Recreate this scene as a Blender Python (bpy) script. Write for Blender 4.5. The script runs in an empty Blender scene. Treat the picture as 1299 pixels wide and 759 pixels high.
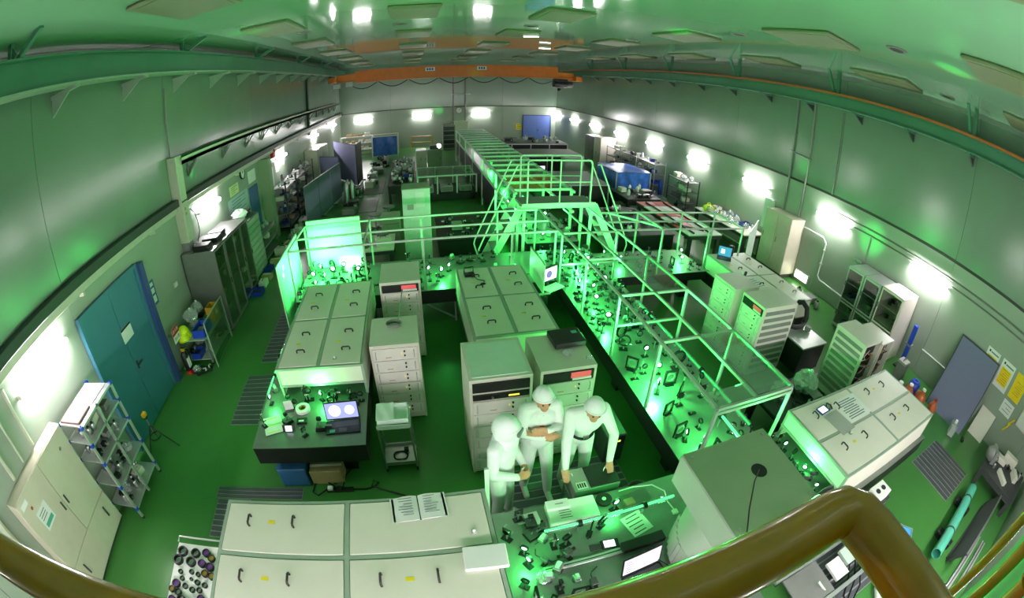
import bpy, bmesh, math, random
from mathutils import Vector, Matrix
PI = math.pi
rnd = random.Random(7)
scene = bpy.context.scene
COL = scene.collection

# ------------------------------------------------------------------ camera (full-frame fisheye on the gallery)
def camera():
    c = bpy.data.cameras.new('camera'); o = bpy.data.objects.new('camera', c); COL.objects.link(o)
    yaw, pitch, roll = math.radians(13.2125), math.radians(28.066), math.radians(1.3276)
    f = Vector((math.sin(yaw)*math.cos(pitch), math.cos(yaw)*math.cos(pitch), -math.sin(pitch)))
    r = Vector((math.cos(yaw), -math.sin(yaw), 0)); u = r.cross(f)
    R = r*math.cos(roll) + u*math.sin(roll); U = u*math.cos(roll) - r*math.sin(roll)
    m = Matrix((R, U, -f)).transposed().to_4x4(); m.translation = (0, 0, 4.5)
    o.matrix_world = m
    c.type = 'PANO'; c.sensor_width = 36.0; c.sensor_fit = 'HORIZONTAL'
    t = c
    t.panorama_type = 'FISHEYE_EQUISOLID'; t.fisheye_lens = 15.612; t.fisheye_fov = PI
    c.clip_start = 0.01; c.clip_end = 200
    scene.camera = o
camera()
w = bpy.data.worlds.new('world'); scene.world = w; w.use_nodes = True
w.node_tree.nodes['Background'].inputs[0].default_value = (0.5, 0.6, 0.55, 1)
w.node_tree.nodes['Background'].inputs[1].default_value = 0.0
vs = scene.view_settings
vs.view_transform = 'Standard'; vs.look = 'None'; vs.gamma = 1.0; vs.use_curve_mapping = False
vs.exposure = 0.5
try:
    scene.cycles.max_bounces = 10; scene.cycles.diffuse_bounces = 4; scene.cycles.glossy_bounces = 4
    scene.cycles.transparent_max_bounces = 24; scene.cycles.sample_clamp_indirect = 4.0; scene.cycles.sample_clamp_direct = 0
    scene.cycles.use_denoising = True; scene.cycles.caustics_reflective = False; scene.cycles.caustics_refractive = False
except Exception: pass
TUBE = 78.0                     # brightness of the fluorescent tubes
GREEN = (0.06, 1.0, 0.155)      # colour of the scattered laser light
GW = 2.3                        # scale of the laser glow
WHITE = (1.0, 0.92, 0.95)

# ------------------------------------------------------------------ materials
def lin(r, g, b):
    def f(c):
        c /= 255.0
        return c/12.92 if c <= 0.04045 else ((c+0.055)/1.055)**2.4
    return (f(r), f(g), f(b))
M = {}
def mat(name, rgb, rough=0.5, metal=0.0, var=0.06, scale=6.0, bump=0.0, bscale=40.0, coat=0.0, spec=0.5, emit=None, es=0.0, stretch=None):
    m = bpy.data.materials.new(name); m.use_nodes = True; nt = m.node_tree; b = nt.nodes['Principled BSDF']
    c = lin(*rgb)
    b.inputs['Roughness'].default_value = rough; b.inputs['Metallic'].default_value = metal
    b.inputs['Coat Weight'].default_value = coat; b.inputs['Coat Roughness'].default_value = 0.05
    b.inputs['Specular IOR Level'].default_value = spec
    tc = nt.nodes.new('ShaderNodeTexCoord'); mp = nt.nodes.new('ShaderNodeMapping')
    nt.links.new(tc.outputs['Object'], mp.inputs[0])
    if stretch: mp.inputs['Scale'].default_value = stretch
    nz = nt.nodes.new('ShaderNodeTexNoise'); nz.inputs['Scale'].default_value = scale; nz.inputs['Detail'].default_value = 4
    nt.links.new(mp.outputs[0], nz.inputs['Vector'])
    rp = nt.nodes.new('ShaderNodeValToRGB')
    rp.color_ramp.elements[0].position = 0.3; rp.color_ramp.elements[1].position = 0.7
    rp.color_ramp.elements[0].color = tuple(x*(1-var) for x in c)+(1,); rp.color_ramp.elements[1].color = tuple(min(1, x*(1+var)) for x in c)+(1,)
    nt.links.new(nz.outputs[0], rp.inputs[0]); nt.links.new(rp.outputs[0], b.inputs['Base Color'])
    if bump:
        n2 = nt.nodes.new('ShaderNodeTexNoise'); n2.inputs['Scale'].default_value = bscale; nt.links.new(mp.outputs[0], n2.inputs['Vector'])
        bp = nt.nodes.new('ShaderNodeBump'); bp.inputs['Strength'].default_value = bump; bp.inputs['Distance'].default_value = 0.02
        nt.links.new(n2.outputs[0], bp.inputs['Height']); nt.links.new(bp.outputs[0], b.inputs['Normal'])
    if emit:
        b.inputs['Emission Color'].default_value = tuple(emit)+(1,); b.inputs['Emission Strength'].default_value = es
    M[name] = m; return m
def clear(name, tint, refl=0.12, rough=0.03, haze=0.0, hcol=(0.6, 0.7, 0.65)):
    m = bpy.data.materials.new(name); m.use_nodes = True; nt = m.node_tree; nt.nodes.remove(nt.nodes['Principled BSDF'])
    out = nt.nodes['Material Output']; tr = nt.nodes.new('ShaderNodeBsdfTransparent'); gl = nt.nodes.new('ShaderNodeBsdfGlossy')
    tr.inputs[0].default_value = tuple(tint)+(1,); gl.inputs[0].default_value = (1, 1, 1, 1); gl.inputs['Roughness'].default_value = rough
    lw = nt.nodes.new('ShaderNodeLayerWeight'); lw.inputs[0].default_value = 0.35
    mul = nt.nodes.new('ShaderNodeMath'); mul.operation = 'MULTIPLY_ADD'; mul.inputs[1].default_value = 0.6; mul.inputs[2].default_value = refl*0.5
    nt.links.new(lw.outputs['Fresnel'], mul.inputs[0])
    mx = nt.nodes.new('ShaderNodeMixShader'); nt.links.new(mul.outputs[0], mx.inputs[0]); nt.links.new(tr.outputs[0], mx.inputs[1]); nt.links.new(gl.outputs[0], mx.inputs[2])
    last = mx
    if haze:
        df = nt.nodes.new('ShaderNodeBsdfDiffuse'); df.inputs[0].default_value = tuple(hcol)+(1,)
        m2 = nt.nodes.new('ShaderNodeMixShader'); m2.inputs[0].default_value = haze
        nt.links.new(mx.outputs[0], m2.inputs[1]); nt.links.new(df.outputs[0], m2.inputs[2]); last = m2
    nt.links.new(last.outputs[0], out.inputs[0]); M[name] = m; return m
def glow(name, rgb, s):
    m = bpy.data.materials.new(name); m.use_nodes = True; nt = m.node_tree; nt.nodes.remove(nt.nodes['Principled BSDF'])
    e = nt.nodes.new('ShaderNodeEmission'); e.inputs[0].default_value = tuple(rgb)+(1,); e.inputs[1].default_value = s
    nt.links.new(e.outputs[0], nt.nodes['Material Output'].inputs[0]); M[name] = m; return m

mat('wall_paint', (118, 138, 122), 0.19, var=0.05, scale=0.9, bump=0.06, bscale=1.6, spec=0.8)
mat('wall_lower', (152, 165, 149), 0.34, var=0.04, scale=1.2, bump=0.04, bscale=2.5, spec=0.4)
mat('ceiling_gloss', (146, 190, 158), 0.08, var=0.03, scale=0.7, bump=0.03, bscale=0.9, spec=1.0, coat=0.6)
mat('floor_epoxy', (62, 120, 56), 0.28, var=0.10, scale=0.8, bump=0.03, bscale=3.0, spec=0.45)
mat('dark_line', (48, 52, 46), 0.6)
mat('dark_duct', (44, 56, 48), 0.5)
mat('cream_duct', (190, 192, 172), 0.45)
mat('beam_green', (72, 122, 100), 0.4, var=0.08, scale=2)
mat('orange_paint', (206, 112, 30), 0.4, var=0.08, scale=3)
mat('rail_orange', (190, 92, 40), 0.5)
mat('yellow_pipe', (196, 112, 8), 0.22, var=0.16, scale=9, coat=0.4)
mat('steel', (168, 170, 168), 0.33, metal=0.85, var=0.05)
mat('alu', (196, 200, 198), 0.38, metal=0.6, var=0.04)
mat('table_steel', (128, 136, 130), 0.36, metal=0.55, var=0.06, scale=12)
mat('black_paint', (17, 17, 17), 0.5, var=0.2)
mat('black_metal', (22, 22, 24), 0.38, metal=0.3, var=0.25, scale=20)
mat('dark_grey', (58, 60, 60), 0.5)
mat('mid_grey', (122, 124, 120), 0.5)
mat('enclosure_white', (226, 222, 208), 0.42, var=0.025, scale=3)
mat('rack_white', (222, 214, 204), 0.4, var=0.03, scale=4)
mat('module_white', (238, 228, 224), 0.42, var=0.03, scale=8)
mat('locker_cream', (206, 200, 180), 0.42, var=0.03)
mat('trim_green', (150, 168, 150), 0.4)
mat('handle_brown', (44, 38, 36), 0.45)
mat('sticker_yellow', (232, 214, 40), 0.6)
mat('paper', (232, 234, 230), 0.85, var=0.02)
mat('print_grey', (120, 128, 132), 0.85, var=0.25, scale=60)
mat('print_black', (40, 40, 44), 0.8)
mat('door_teal', (62, 118, 140), 0.42, var=0.05, scale=2)
mat('door_frame_blue', (54, 72, 130), 0.4)
mat('door_blue', (92, 118, 190), 0.5)
mat('sign_blue', (44, 92, 140), 0.5)
mat('red_paint', (196, 30, 26), 0.4)
mat('red_dim', (176, 62, 52), 0.5)
mat('pink_label', (226, 96, 104), 0.5, emit=(1, 0.1, 0.12), es=0.25)
mat('slate_panel', (112, 116, 146), 0.7, var=0.04, scale=30)
mat('violet_panel', (132, 132, 172), 0.6, var=0.04)
mat('blue_plastic', (34, 74, 190), 0.45)
mat('tarp_blue', (60, 108, 196), 0.3, var=0.3, scale=5, bump=0.5, bscale=9)
mat('bin_blue', (28, 60, 160), 0.4)
mat('bin_yellow', (206, 160, 30), 0.45)
mat('neon_yellow', (214, 232, 20), 0.5)
mat('teal_pipe', (80, 176, 150), 0.4)
mat('suit_white', (236, 240, 238), 0.75, var=0.03, scale=9, bump=0.35, bscale=14)
mat('skin', (196, 140, 108), 0.55)
mat('belt_black', (16, 16, 18), 0.5)
mat('shoe_white', (214, 214, 210), 0.5)
mat('foam_white', (244, 242, 240), 0.8, var=0.02)
mat('copper', (196, 104, 62), 0.4, metal=0.3)
mat('cord_black', (12, 12, 12), 0.5)
mat('cord_white', (206, 214, 206), 0.5)
mat('box_green', (138, 160, 126), 0.5, var=0.03)
mat('box_grey', (160, 166, 156), 0.5, var=0.03)
mat('filter_panel', (112, 122, 88), 0.5, var=0.03)
mat('card_brown', (176, 150, 110), 0.8)
mat('violet_glass', (150, 90, 190), 0.15, metal=0.6)
mat('amber_glass', (214, 168, 80), 0.15, metal=0.6)
mat('green_sheet', (60, 215, 110), 0.3, var=0.15, scale=4, bump=0.3, bscale=5)
mat('panel_pale', (206, 226, 212), 0.45, var=0.03)
mat('grate', (92, 94, 100), 0.45, metal=0.5)
mat('grate_gap', (150, 152, 154), 0.6)
mat('screen_dark', (14, 16, 20), 0.2)
mat('mirror', (210, 214, 212), 0.06, metal=1.0)
mat('crystal', (190, 226, 206), 0.08, spec=0.8)
mat('led_yellow', (250, 220, 40), 0.4, emit=(1, 0.85, 0.1), es=0.8)
mat('led_green', (60, 250, 90), 0.4, emit=(0.1, 1, 0.2), es=2.0)
clear('acrylic', (0.90, 0.97, 0.92), 0.10)
clear('acrylic_green', (0.70, 0.92, 0.76), 0.16, haze=0.03)
clear('plastic_wrap', (0.86, 0.90, 0.90), 0.25, 0.12, haze=0.28, hcol=(0.75, 0.78, 0.78))
glow('tube_light', WHITE, TUBE)
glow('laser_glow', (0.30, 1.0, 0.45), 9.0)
glow('laser_beam', (0.10, 1.0, 0.28), 1.6)
glow('laser_soft', (0.06, 1.0, 0.22), 0.7)
glow('screen_white', (0.80, 0.84, 1.0), 1.6)
glow('screen_pink', (0.92, 0.80, 0.95), 1.1)
glow('screen_cyan', (0.05, 0.35, 0.45), 1.0)
glow('screen_phone', (0.85, 0.88, 1.0), 1.5)
glow('spot_white', (1.0, 1.0, 0.92), 8.0)

# ------------------------------------------------------------------ mesh helpers
class MB:
    def __init__(s): s.v = []; s.f = []
    def add(s, vs, fs):
        n = len(s.v); s.v += [tuple(p) for p in vs]; s.f += [tuple(i+n for i in f) for f in fs]; return s
    def box(s, x0, y0, z0, x1, y1, z1):
        x0, x1 = min(x0, x1), max(x0, x1); y0, y1 = min(y0, y1), max(y0, y1); z0, z1 = min(z0, z1), max(z0, z1)
        return s.add([(x0,y0,z0),(x1,y0,z0),(x1,y1,z0),(x0,y1,z0),(x0,y0,z1),(x1,y0,z1),(x1,y1,z1),(x0,y1,z1)],
                     [(3,2,1,0),(4,5,6,7),(0,1,5,4),(1,2,6,5),(2,3,7,6),(3,0,4,7)])
    def obox(s, c, size, rot=None):
        hx, hy, hz = (d/2 for d in size); m = rot or Matrix.Identity(3); c = Vector(c)
        ps = [(-hx,-hy,-hz),(hx,-hy,-hz),(hx,hy,-hz),(-hx,hy,-hz),(-hx,-hy,hz),(hx,-hy,hz),(hx,hy,hz),(-hx,hy,hz)]
        return s.add([m @ Vector(p) + c for p in ps], [(3,2,1,0),(4,5,6,7),(0,1,5,4),(1,2,6,5),(2,3,7,6),(3,0,4,7)])
    def bar(s, a, b, w, h=None):
        """a rectangular bar from a to b"""
        a, b = Vector(a), Vector(b); h = h or w; d = (b-a); L = d.length; d.normalize()
        up = Vector((0,0,1)) if abs(d.z) < 0.95 else Vector((0,1,0))
        sd = d.cross(up).normalized(); u2 = sd.cross(d)
        return s.obox((a+b)/2, (L, w, h), Matrix((d, sd, u2)).transposed())
    def cyl(s, a, b, r0, r1=None, n=12, caps=True):
        a, b = Vector(a), Vector(b); r1 = r0 if r1 is None else r1; d = (b-a).normalized()
        up = Vector((0,0,1)) if abs(d.z) < 0.95 else Vector((1,0,0)); e1 = d.cross(up).normalized(); e2 = d.cross(e1)
        vs = []
        for p, r in ((a, r0), (b, r1)):
            for i in range(n):
                t = 2*PI*i/n; vs.append(p + (e1*math.cos(t)+e2*math.sin(t))*r)
        fs = [(i, n+i, n+(i+1) % n, (i+1) % n) for i in range(n)]
        if caps: fs += [tuple(range(n)), tuple(range(2*n-1, n-1, -1))]
        return s.add(vs, fs)
    def tube(s, pts, r, n=8, closed=False):
        pts = [Vector(p) for p in pts]; k = len(pts); vs = []; e1 = None
        for i, p in enumerate(pts):
            if closed: t = pts[(i+1) % k]-pts[i-1]
            else: t = pts[min(i+1, k-1)]-pts[max(i-1, 0)]
            t.normalize()
            if e1 is None:
                up = Vector((0,0,1)) if abs(t.z) < 0.9 else Vector((1,0,0)); e1 = t.cross(up).normalized()
            else: e1 = (e1 - t*e1.dot(t)).normalized()
            e2 = t.cross(e1)
            for j in range(n):
                a = 2*PI*j/n; vs.append(p+(e1*math.cos(a)+e2*math.sin(a))*r)
        fs = []
        for i in range(k if closed else k-1):
            i2 = (i+1) % k
            for j in range(n): fs.append((i*n+j, i*n+(j+1) % n, i2*n+(j+1) % n, i2*n+j))
        if not closed: fs += [tuple(range(n-1, -1, -1)), tuple((k-1)*n+j for j in range(n))]
        return s.add(vs, fs)
    def lathe(s, prof, o=(0,0,0), axis='z', n=20):
        """prof: (radius, height) pairs"""
        o = Vector(o); vs = []
        for r, h in prof:
            for i in range(n):
                t = 2*PI*i/n; x, y = r*math.cos(t), r*math.sin(t)
                vs.append(o + Vector({'z': (x, y, h), 'y': (x, h, y), 'x': (h, x, y)}[axis]))
        k = len(prof); fs = []
        for a in range(k-1):
            for i in range(n):
                q = (a*n+i, a*n+(i+1) % n, (a+1)*n+(i+1) % n, (a+1)*n+i)
                fs.append(q if axis != 'y' else q[::-1])
        return s.add(vs, fs)
    def ring(s, c, ri, ro, t, axis='y', n=20):
        return s.lathe([(ri,-t/2),(ro,-t/2),(ro,t/2),(ri,t/2),(ri,-t/2)], c, axis, n)
    def disc(s, c, r, t, axis='y', n=20):
        return s.lathe([(0.0005,-t/2),(r,-t/2),(r,t/2),(0.0005,t/2)], c, axis, n)
    def ball(s, c, r, n=12, sc=(1,1,1)):
        c = Vector(c); vs = []; k = max(6, n//2+2)
        for i in range(k+1):
            ph = PI*i/k
            for j in range(n):
                t = 2*PI*j/n; rr = max(math.sin(ph), 1e-3)
                vs.append(c+Vector((rr*math.cos(t)*r*sc[0], rr*math.sin(t)*r*sc[1], -math.cos(ph)*r*sc[2])))
        return s.add(vs, [(i*n+j, i*n+(j+1) % n, (i+1)*n+(j+1) % n, (i+1)*n+j) for i in range(k) for j in range(n)])
    def prism(s, poly, z0, z1):
        n = len(poly); vs = [(x, y, z0) for x, y in poly]+[(x, y, z1) for x, y in poly]
        return s.add(vs, [tuple(range(n-1, -1, -1)), tuple(range(n, 2*n))]+[(i, (i+1) % n, n+(i+1) % n, n+i) for i in range(n)])
    def sheet(s, fn, nu, nv):
        vs = [fn(i/nu, j/nv) for j in range(nv+1) for i in range(nu+1)]
        return s.add(vs, [(j*(nu+1)+i, j*(nu+1)+i+1, (j+1)*(nu+1)+i+1, (j+1)*(nu+1)+i) for j in range(nv) for i in range(nu)])
    def mesh(s, name, m, bevel=0, smooth=False, off=None):
        me = bpy.data.meshes.new(name)
        vs = s.v if off is None else [(x-off[0], y-off[1], z-off[2]) for x, y, z in s.v]
        me.from_pydata(vs, [], s.f)
        bm = bmesh.new(); bm.from_mesh(me); bmesh.ops.recalc_face_normals(bm, faces=bm.faces)
        if bevel: bmesh.ops.bevel(bm, geom=list(bm.edges), offset=bevel, segments=1, affect='EDGES', clamp_overlap=True)
        bm.to_mesh(me); bm.free()
        me.materials.append(M[m] if isinstance(m, str) else m)
        if smooth:
            me.polygons.foreach_set('use_smooth', [True]*len(me.polygons))
            me.set_sharp_from_angle(angle=math.radians(38))
        return me
def wloc(o):
    v = Vector((0, 0, 0))
    while o is not None: v += o.location; o = o.parent
    return v
def obj(name, mb, m, parent=None, bevel=0, smooth=False, world=False, loc=None, label=None):
    """one mesh object; world=True: its points are world points and the parent stands unrotated"""
    off = wloc(parent) if (world and parent is not None) else None
    if parent is None and loc is None and world:       # origin at the base of the mesh
        xs = list(zip(*mb.v)); loc = ((min(xs[0])+max(xs[0]))/2, (min(xs[1])+max(xs[1]))/2, min(xs[2])); off = loc
    me = mb.mesh(name, m, bevel, smooth, off)
    o = bpy.data.objects.new(name, me); COL.objects.link(o)
    if parent is not None: o.parent = parent
    if loc is not None: o.location = loc
    if label: o['label'] = label
    return o
def thing(name, label, cat, loc=(0,0,0), rz=0.0, group=None, kind=None):
    o = bpy.data.objects.new(name, None); COL.objects.link(o); o.empty_display_size = 0.1
    o.location = loc; o.rotation_euler = (0, 0, rz); o['label'] = label; o['category'] = cat
    if group: o['group'] = group
    if kind: o['kind'] = kind
    return o
def tag(o, label, cat, group=None, kind=None):
    o['label'] = label; o['category'] = cat
    if group: o['group'] = group
    if kind: o['kind'] = kind
    return o
def struct(name, mb, m, label=None, parent=None, **k):
    o = obj(name, mb, m, parent, world=True, **k)
    if parent is None: o['kind'] = 'structure'
    if label: o['label'] = label
    return o
def dup(root, loc, rz=0.0, label=None, group=None, sc=None):
    def rec(o, par):
        c = o.copy(); COL.objects.link(c); c.parent = par
        for ch in o.children:
            if ch.type != 'LIGHT': rec(ch, c)
        return c
    r = rec(root, None); r.location = loc; r.rotation_euler = (0, 0, rz)
    if sc: r.scale = (sc, sc, sc)
    if label: r['label'] = label
    if group: r['group'] = group
    return r
def plamp(name, loc, watts, color=GREEN, r=0.05, parent=None):
    l = bpy.data.lights.new(name, 'POINT'); l.energy = watts*GW; l.color = color; l.shadow_soft_size = r
    o = bpy.data.objects.new(name, l); COL.objects.link(o); o.location = loc
    if parent is not None: o.parent = parent
    return o
# ------------------------------------------------------------------ the room shell
XL, XR, YB, YN, ZC, Z1 = -5.1, 10.4, 31.6, -1.5, 6.17, 2.83
struct('floor', MB().box(XL-.2, YN-.2, -.2, XR+.2, YB+.2, 0), 'floor_epoxy', 'glossy green epoxy floor of the laser hall')
struct('ceiling', MB().box(XL-.2, YN-.2, ZC, XR+.2, YB+.2, ZC+.2), 'ceiling_gloss', 'mirror-glossy pale ceiling of the laser hall')
def wall(name, axis, at, sgn, a0, a1, seams, label, hole=None):
    """a backing slab with separate sheet panels, lower row and upper row"""
    def bx(u0, u1, z0, z1, d0, d1):
        if axis == 'x': return MB().box(at+sgn*d0, u0, z0, at+sgn*d1, u1, z1)
        return MB().box(u0, at+sgn*d0, z0, u1, at+sgn*d1, z1)
    o = struct(name, bx(a0-.2, a1+.2, 0, ZC, .03, .2), 'dark_line', label)
    ed = [a0]+list(seams)+[a1]
    for i in range(len(ed)-1):
        obj('panel', bx(ed[i]+.004, ed[i+1]-.004, Z1+.03, ZC, 0, .032), 'wall_paint', o, world=True)
        obj('panel', bx(ed[i]+.004, ed[i+1]-.004, 0, Z1-.03, 0, .032), 'wall_lower', o, world=True)
    return o
wl = wall('wall_left', 'x', XL, -1, YN, YB, (.4, 4.2, 8.12, 13.6, 21.4, 26.5), 'pale green painted wall with the teal double door')
wr = wall('wall_right', 'x', XR, 1, YN, YB, (-.9, 3.0, 7.2, 11.8, 17.4, 23.2, 27.6), 'pale green painted wall with eight tube lamps and posters')
wb = wall('wall_back', 'y', YB, 1, XL, XR, (-1.5, 2.9, 6.4), 'pale green end wall with the blue double door')
wn = wall('wall_front', 'y', YN, -1, XL, XR, (0, 5.0), 'pale green end wall under the gallery')
# joint lines between the rows of panels
t = struct('trim_1', MB().box(XR-.03, YN, Z1-.03, XR, YB, Z1+.03), 'dark_line', 'dark joint strip along the wall with posters')
t = struct('trim_2', MB().box(XL, YB-.03, Z1-.03, XR, YB, Z1+.03), 'dark_line', 'dark joint strip across the end wall')
# corner cover strips
struct('trim_3', MB().box(XR-.06, YB-.06, Z1+.05, XR-.002, YB-.002, 4.9), 'steel', 'bright metal corner strip beside the crane hoist')
# shiny strip where the walls meet the ceiling
struct('trim_4', MB().box(XL, YN, ZC-.12, XL+.02, YB, ZC-.002), 'steel', 'shiny metal strip under the ceiling behind the green beam')
struct('trim_5', MB().box(XR-.02, YN, ZC-.12, XR, YB, ZC-.002), 'steel', 'shiny metal strip under the ceiling behind the orange rail')

# dark cable duct with a cream trunking under it on the long wall with the teal door
t = thing('cable_duct', 'long dark cable duct above the teal door', 'cable duct', (XL+.09, YN+.1, 2.84))
obj('duct', MB().box(XL+.002, YN+.1, 2.84, XL+.17, YB-.1, 2.99), 'dark_duct', t, world=True, bevel=.01)
obj('trunking', MB().box(XL+.002, YN+.1, 2.71, XL+.10, YB-.1, 2.83), 'cream_duct', t, world=True, bevel=.008)
for k in range(14):
    y = YN+1.2+k*2.4
    obj('bracket', MB().box(XL+.002, y, 2.66, XL+.12, y+.05, 2.71), 'cream_duct', t, world=True)
# tray on triangular brackets
t = thing('cable_tray', 'pale cable tray carried on triangular wall brackets', 'cable tray', (XL+.2, 8.2, 3.3))
obj('tray', MB().box(XL+.002, 8.2, 3.66, XL+.30, 29.6, 3.74).box(XL+.28, 8.2, 3.66, XL+.30, 29.6, 3.80), 'cream_duct', t, world=True)
obj('cable', MB().box(XL+.03, 8.2, 3.74, XL+.22, 29.5, 3.79), 'dark_duct', t, world=True)
for y in (8.9, 10.95, 12.75, 14.3, 15.97, 17.87, 19.7, 21.6, 23.4, 25.2, 27.0, 28.8):
    m = MB().bar((XL+.04, y, 3.30), (XL+.04, y, 3.66), .04).bar((XL+.04, y, 3.32), (XL+.30, y, 3.64), .035).bar((XL+.04, y+.45, 3.64), (XL+.04, y, 3.32), .035)
    obj('bracket', m, 'mid_grey', t, world=True)
t = thing('trunking_post', 'upright beige cable trunking between duct and tray', 'trunking', (XL+.1, 8.2, 1.9))
obj('column', MB().box(XL+.002, 8.02, 2.05, XL+.24, 8.30, 3.86), 'cream_duct', t, world=True, bevel=.01)
obj('end_box', MB().box(XL+.002, 8.04, 1.86, XL+.20, 8.28, 2.05), 'mid_grey', t, world=True, bevel=.01)
obj('cover_seam', MB().box(XL+.24, 8.03, 2.9, XL+.245, 8.29, 2.93), 'dark_grey', t, world=True)
for z in (2.62, 2.72):
    obj('socket', MB().box(XL+.24, 8.10, z, XL+.25, 8.16, z+.06), 'card_brown', t, world=True)
o = obj('hanging_cable', MB().tube([(XL+.26, 8.3, 2.7), (XL+.25, 8.5, 2.55), (XL+.15, 8.75, 2.3), (XL+.12, 8.8, 2.05), (XL+.12, 8.6, 1.85), (XL+.1, 8.35, 1.9)], .012), 'cord_black', world=True)
tag(o, 'thin loose cable loop hanging beside the beige trunking', 'cable')

# pipes on the walls
def pipe(pts, r, label, m='mid_grey', name='conduit_pipe', clips=(), group=None):
    t = thing(name, label, 'pipe', tuple(pts[0]), group=group)
    obj('pipe', MB().tube(pts, r), m, t, world=True, smooth=True)
    for c in clips: obj('clip', MB().obox(c, (r*3, r*3, .03)), m, t, world=True)
    return t
for x, dy in ((8.99, 0), (8.31, .0)):
    pipe([(XR-.05, x, 5.25), (XR-.05, x, 5.0), (XR-.05, x, 1.7)], .035, 'one of two thick upright conduits above the beige breaker cabinet', clips=((XR-.03, x, 4.2), (XR-.03, x, 3.1)), group='twin conduits above the breaker cabinet')
o = obj('crossbar', MB().cyl((XR-.06, 8.2, 3.55), (XR-.06, 9.1, 3.62), .02), 'steel', world=True, smooth=True); tag(o, 'short pale bar bridging the two thick conduits', 'bar')
pipe([(XR-.04, 7.25, 5.15), (XR-.04, 7.25, 2.85)], .018, 'single thin upright conduit beside the twin conduits')
pipe([(XR-.05, 6.9, 2.45), (XR-.05, 6.2, 2.44), (XR-.05, -1.4, 2.44)], .022, 'upper of two thin conduits running over the tube lamps')
pipe([(XR-.05, 6.2, 2.30), (XR-.05, -1.4, 2.30)], .018, 'lower of two thin conduits running over the tube lamps')
pipe([(XR-.04, 8.0, 1.62), (XR-.04, 7.2, 1.62), (XR-.04, 7.06, 1.5), (XR-.04, 7.06, .55), (XR-.04, 6.95, .45), (XR-.04, 5.6, .40)], .022, 'pale bent conduit from the breaker cabinet to the floor', m='cord_white', clips=((XR-.045, 7.06, .9), (XR-.045, 7.06, 1.3)))
pipe([(XR-.04, 3.0, .62), (XR-.04, 1.9, .62)], .02, 'short pale conduit behind the slate board', m='cord_white')
pipe([(XL+.05, 8.12, 5.3), (XL+.05, 8.12, 3.8)], .018, 'thin upright conduit over the beige trunking')
pipe([(XL+.10, 21.4, 5.5), (XL+.06, 21.4, 5.3), (XL+.06, 21.4, 2.6)], .06, 'thick dark upright pipe on the wall by the cable tray', m='dark_duct')
pipe([(2.9, YB-.06, 5.0), (2.9, YB-.06, 1.6)], .05, 'one of two upright pipes on the end wall', group='end wall pipes')
pipe([(3.75, YB-.06, 5.0), (3.75, YB-.06, 1.6)], .05, 'one of two upright pipes on the end wall', group='end wall pipes')
o = obj('crossbar', MB().cyl((2.6, YB-.12, 3.75), (4.1, YB-.12, 3.75), .03), 'steel', world=True, smooth=True); tag(o, 'short pale bar across the end wall pipes', 'bar')

# ------------------------------------------------------------------ doors
def double_door(name, axis, at, sgn, a0, a1, h, m, label, fm, notice=None):
    def bx(u0, u1, z0, z1, d0, d1):
        if axis == 'x': return MB().box(at+sgn*d0, u0, z0, at+sgn*d1, u1, z1)
        return MB().box(u0, at+sgn*d0, z0, u1, at+sgn*d1, z1)
    t = thing(name, label, 'door', (at, (a0+a1)/2, 0) if axis == 'x' else ((a0+a1)/2, at, 0), kind='structure')
    mid = (a0+a1)/2
    for u0, u1 in ((a0, mid-.004), (mid+.004, a1)):
        lf = obj('leaf', bx(u0, u1, .01, h, .02, .05), m, t, world=True, bevel=.004)
    fr = bx(a0-.07, a0, 0, h+.07, .005, .09); fr2 = bx(a1, a1+.07, 0, h+.07, .005, .09); fr3 = bx(a0, a1, h, h+.07, .005, .09)
    fr.add(fr2.v, fr2.f); fr.add(fr3.v, fr3.f)
    obj('door_frame', fr, fm, t, world=True)
    hd = bx(mid+.05, mid+.09, .95, 1.10, .05, .065); h2 = bx(mid+.05, mid+.20, 1.02, 1.045, .09, .11); h3 = bx(mid+.06, mid+.08, 1.02, 1.045, .05, .1)
    hd.add(h2.v, h2.f); hd.add(h3.v, h3.f)
    obj('handle', hd, 'dark_grey', t, world=True)
    if notice:
        u0, u1, z0, z1 = notice
        p = obj('notice', bx(u0, u1, z0, z1, .052, .056), 'paper', t, world=True)
        obj('header', bx(u0, u1, z1-.035, z1, .056, .058), 'print_black', p, world=True)
    return t
double_door('door_1', 'x', XL, 1, 4.28, 6.04, 2.38, 'door_teal', 'teal steel double door with a paper notice', 'door_teal', (5.12, 5.46, 1.48, 1.72))
struct('trim_6', MB().box(XL, 6.12, 0, XL+.16, 6.26, 2.42), 'door_frame_blue', 'blue jamb of the teal double door')
struct('trim_8', MB().box(XL, 6.27, 0, XL+.11, 6.33, 2.40), 'cream_duct', 'pale edge strip beside the blue door jamb')
double_door('door_2', 'y', YB, -1, 7.95, 9.95, 2.12, 'door_blue', 'blue double door in the end wall', 'door_frame_blue')
t = thing('door_3', 'narrow blue door beside the wall clock', 'door', (XL, 13.0, 0), kind='structure')
obj('leaf', MB().box(XL+.01, 12.6, .01, XL+.05, 13.35, 2.05), 'sign_blue', t, world=True)
obj('handle', MB().box(XL+.05, 12.68, 1.0, XL+.1, 12.8, 1.04), 'steel', t, world=True)
obj('transom', MB().box(XL+.01, 12.65, 2.18, XL+.04, 13.3, 2.55), 'paper', t, world=True)
o = struct('trim_7', MB().box(XL, 13.75, 0, XL+.35, 14.15, 2.7), 'box_green', 'green steel column beside the narrow blue door')

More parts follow.
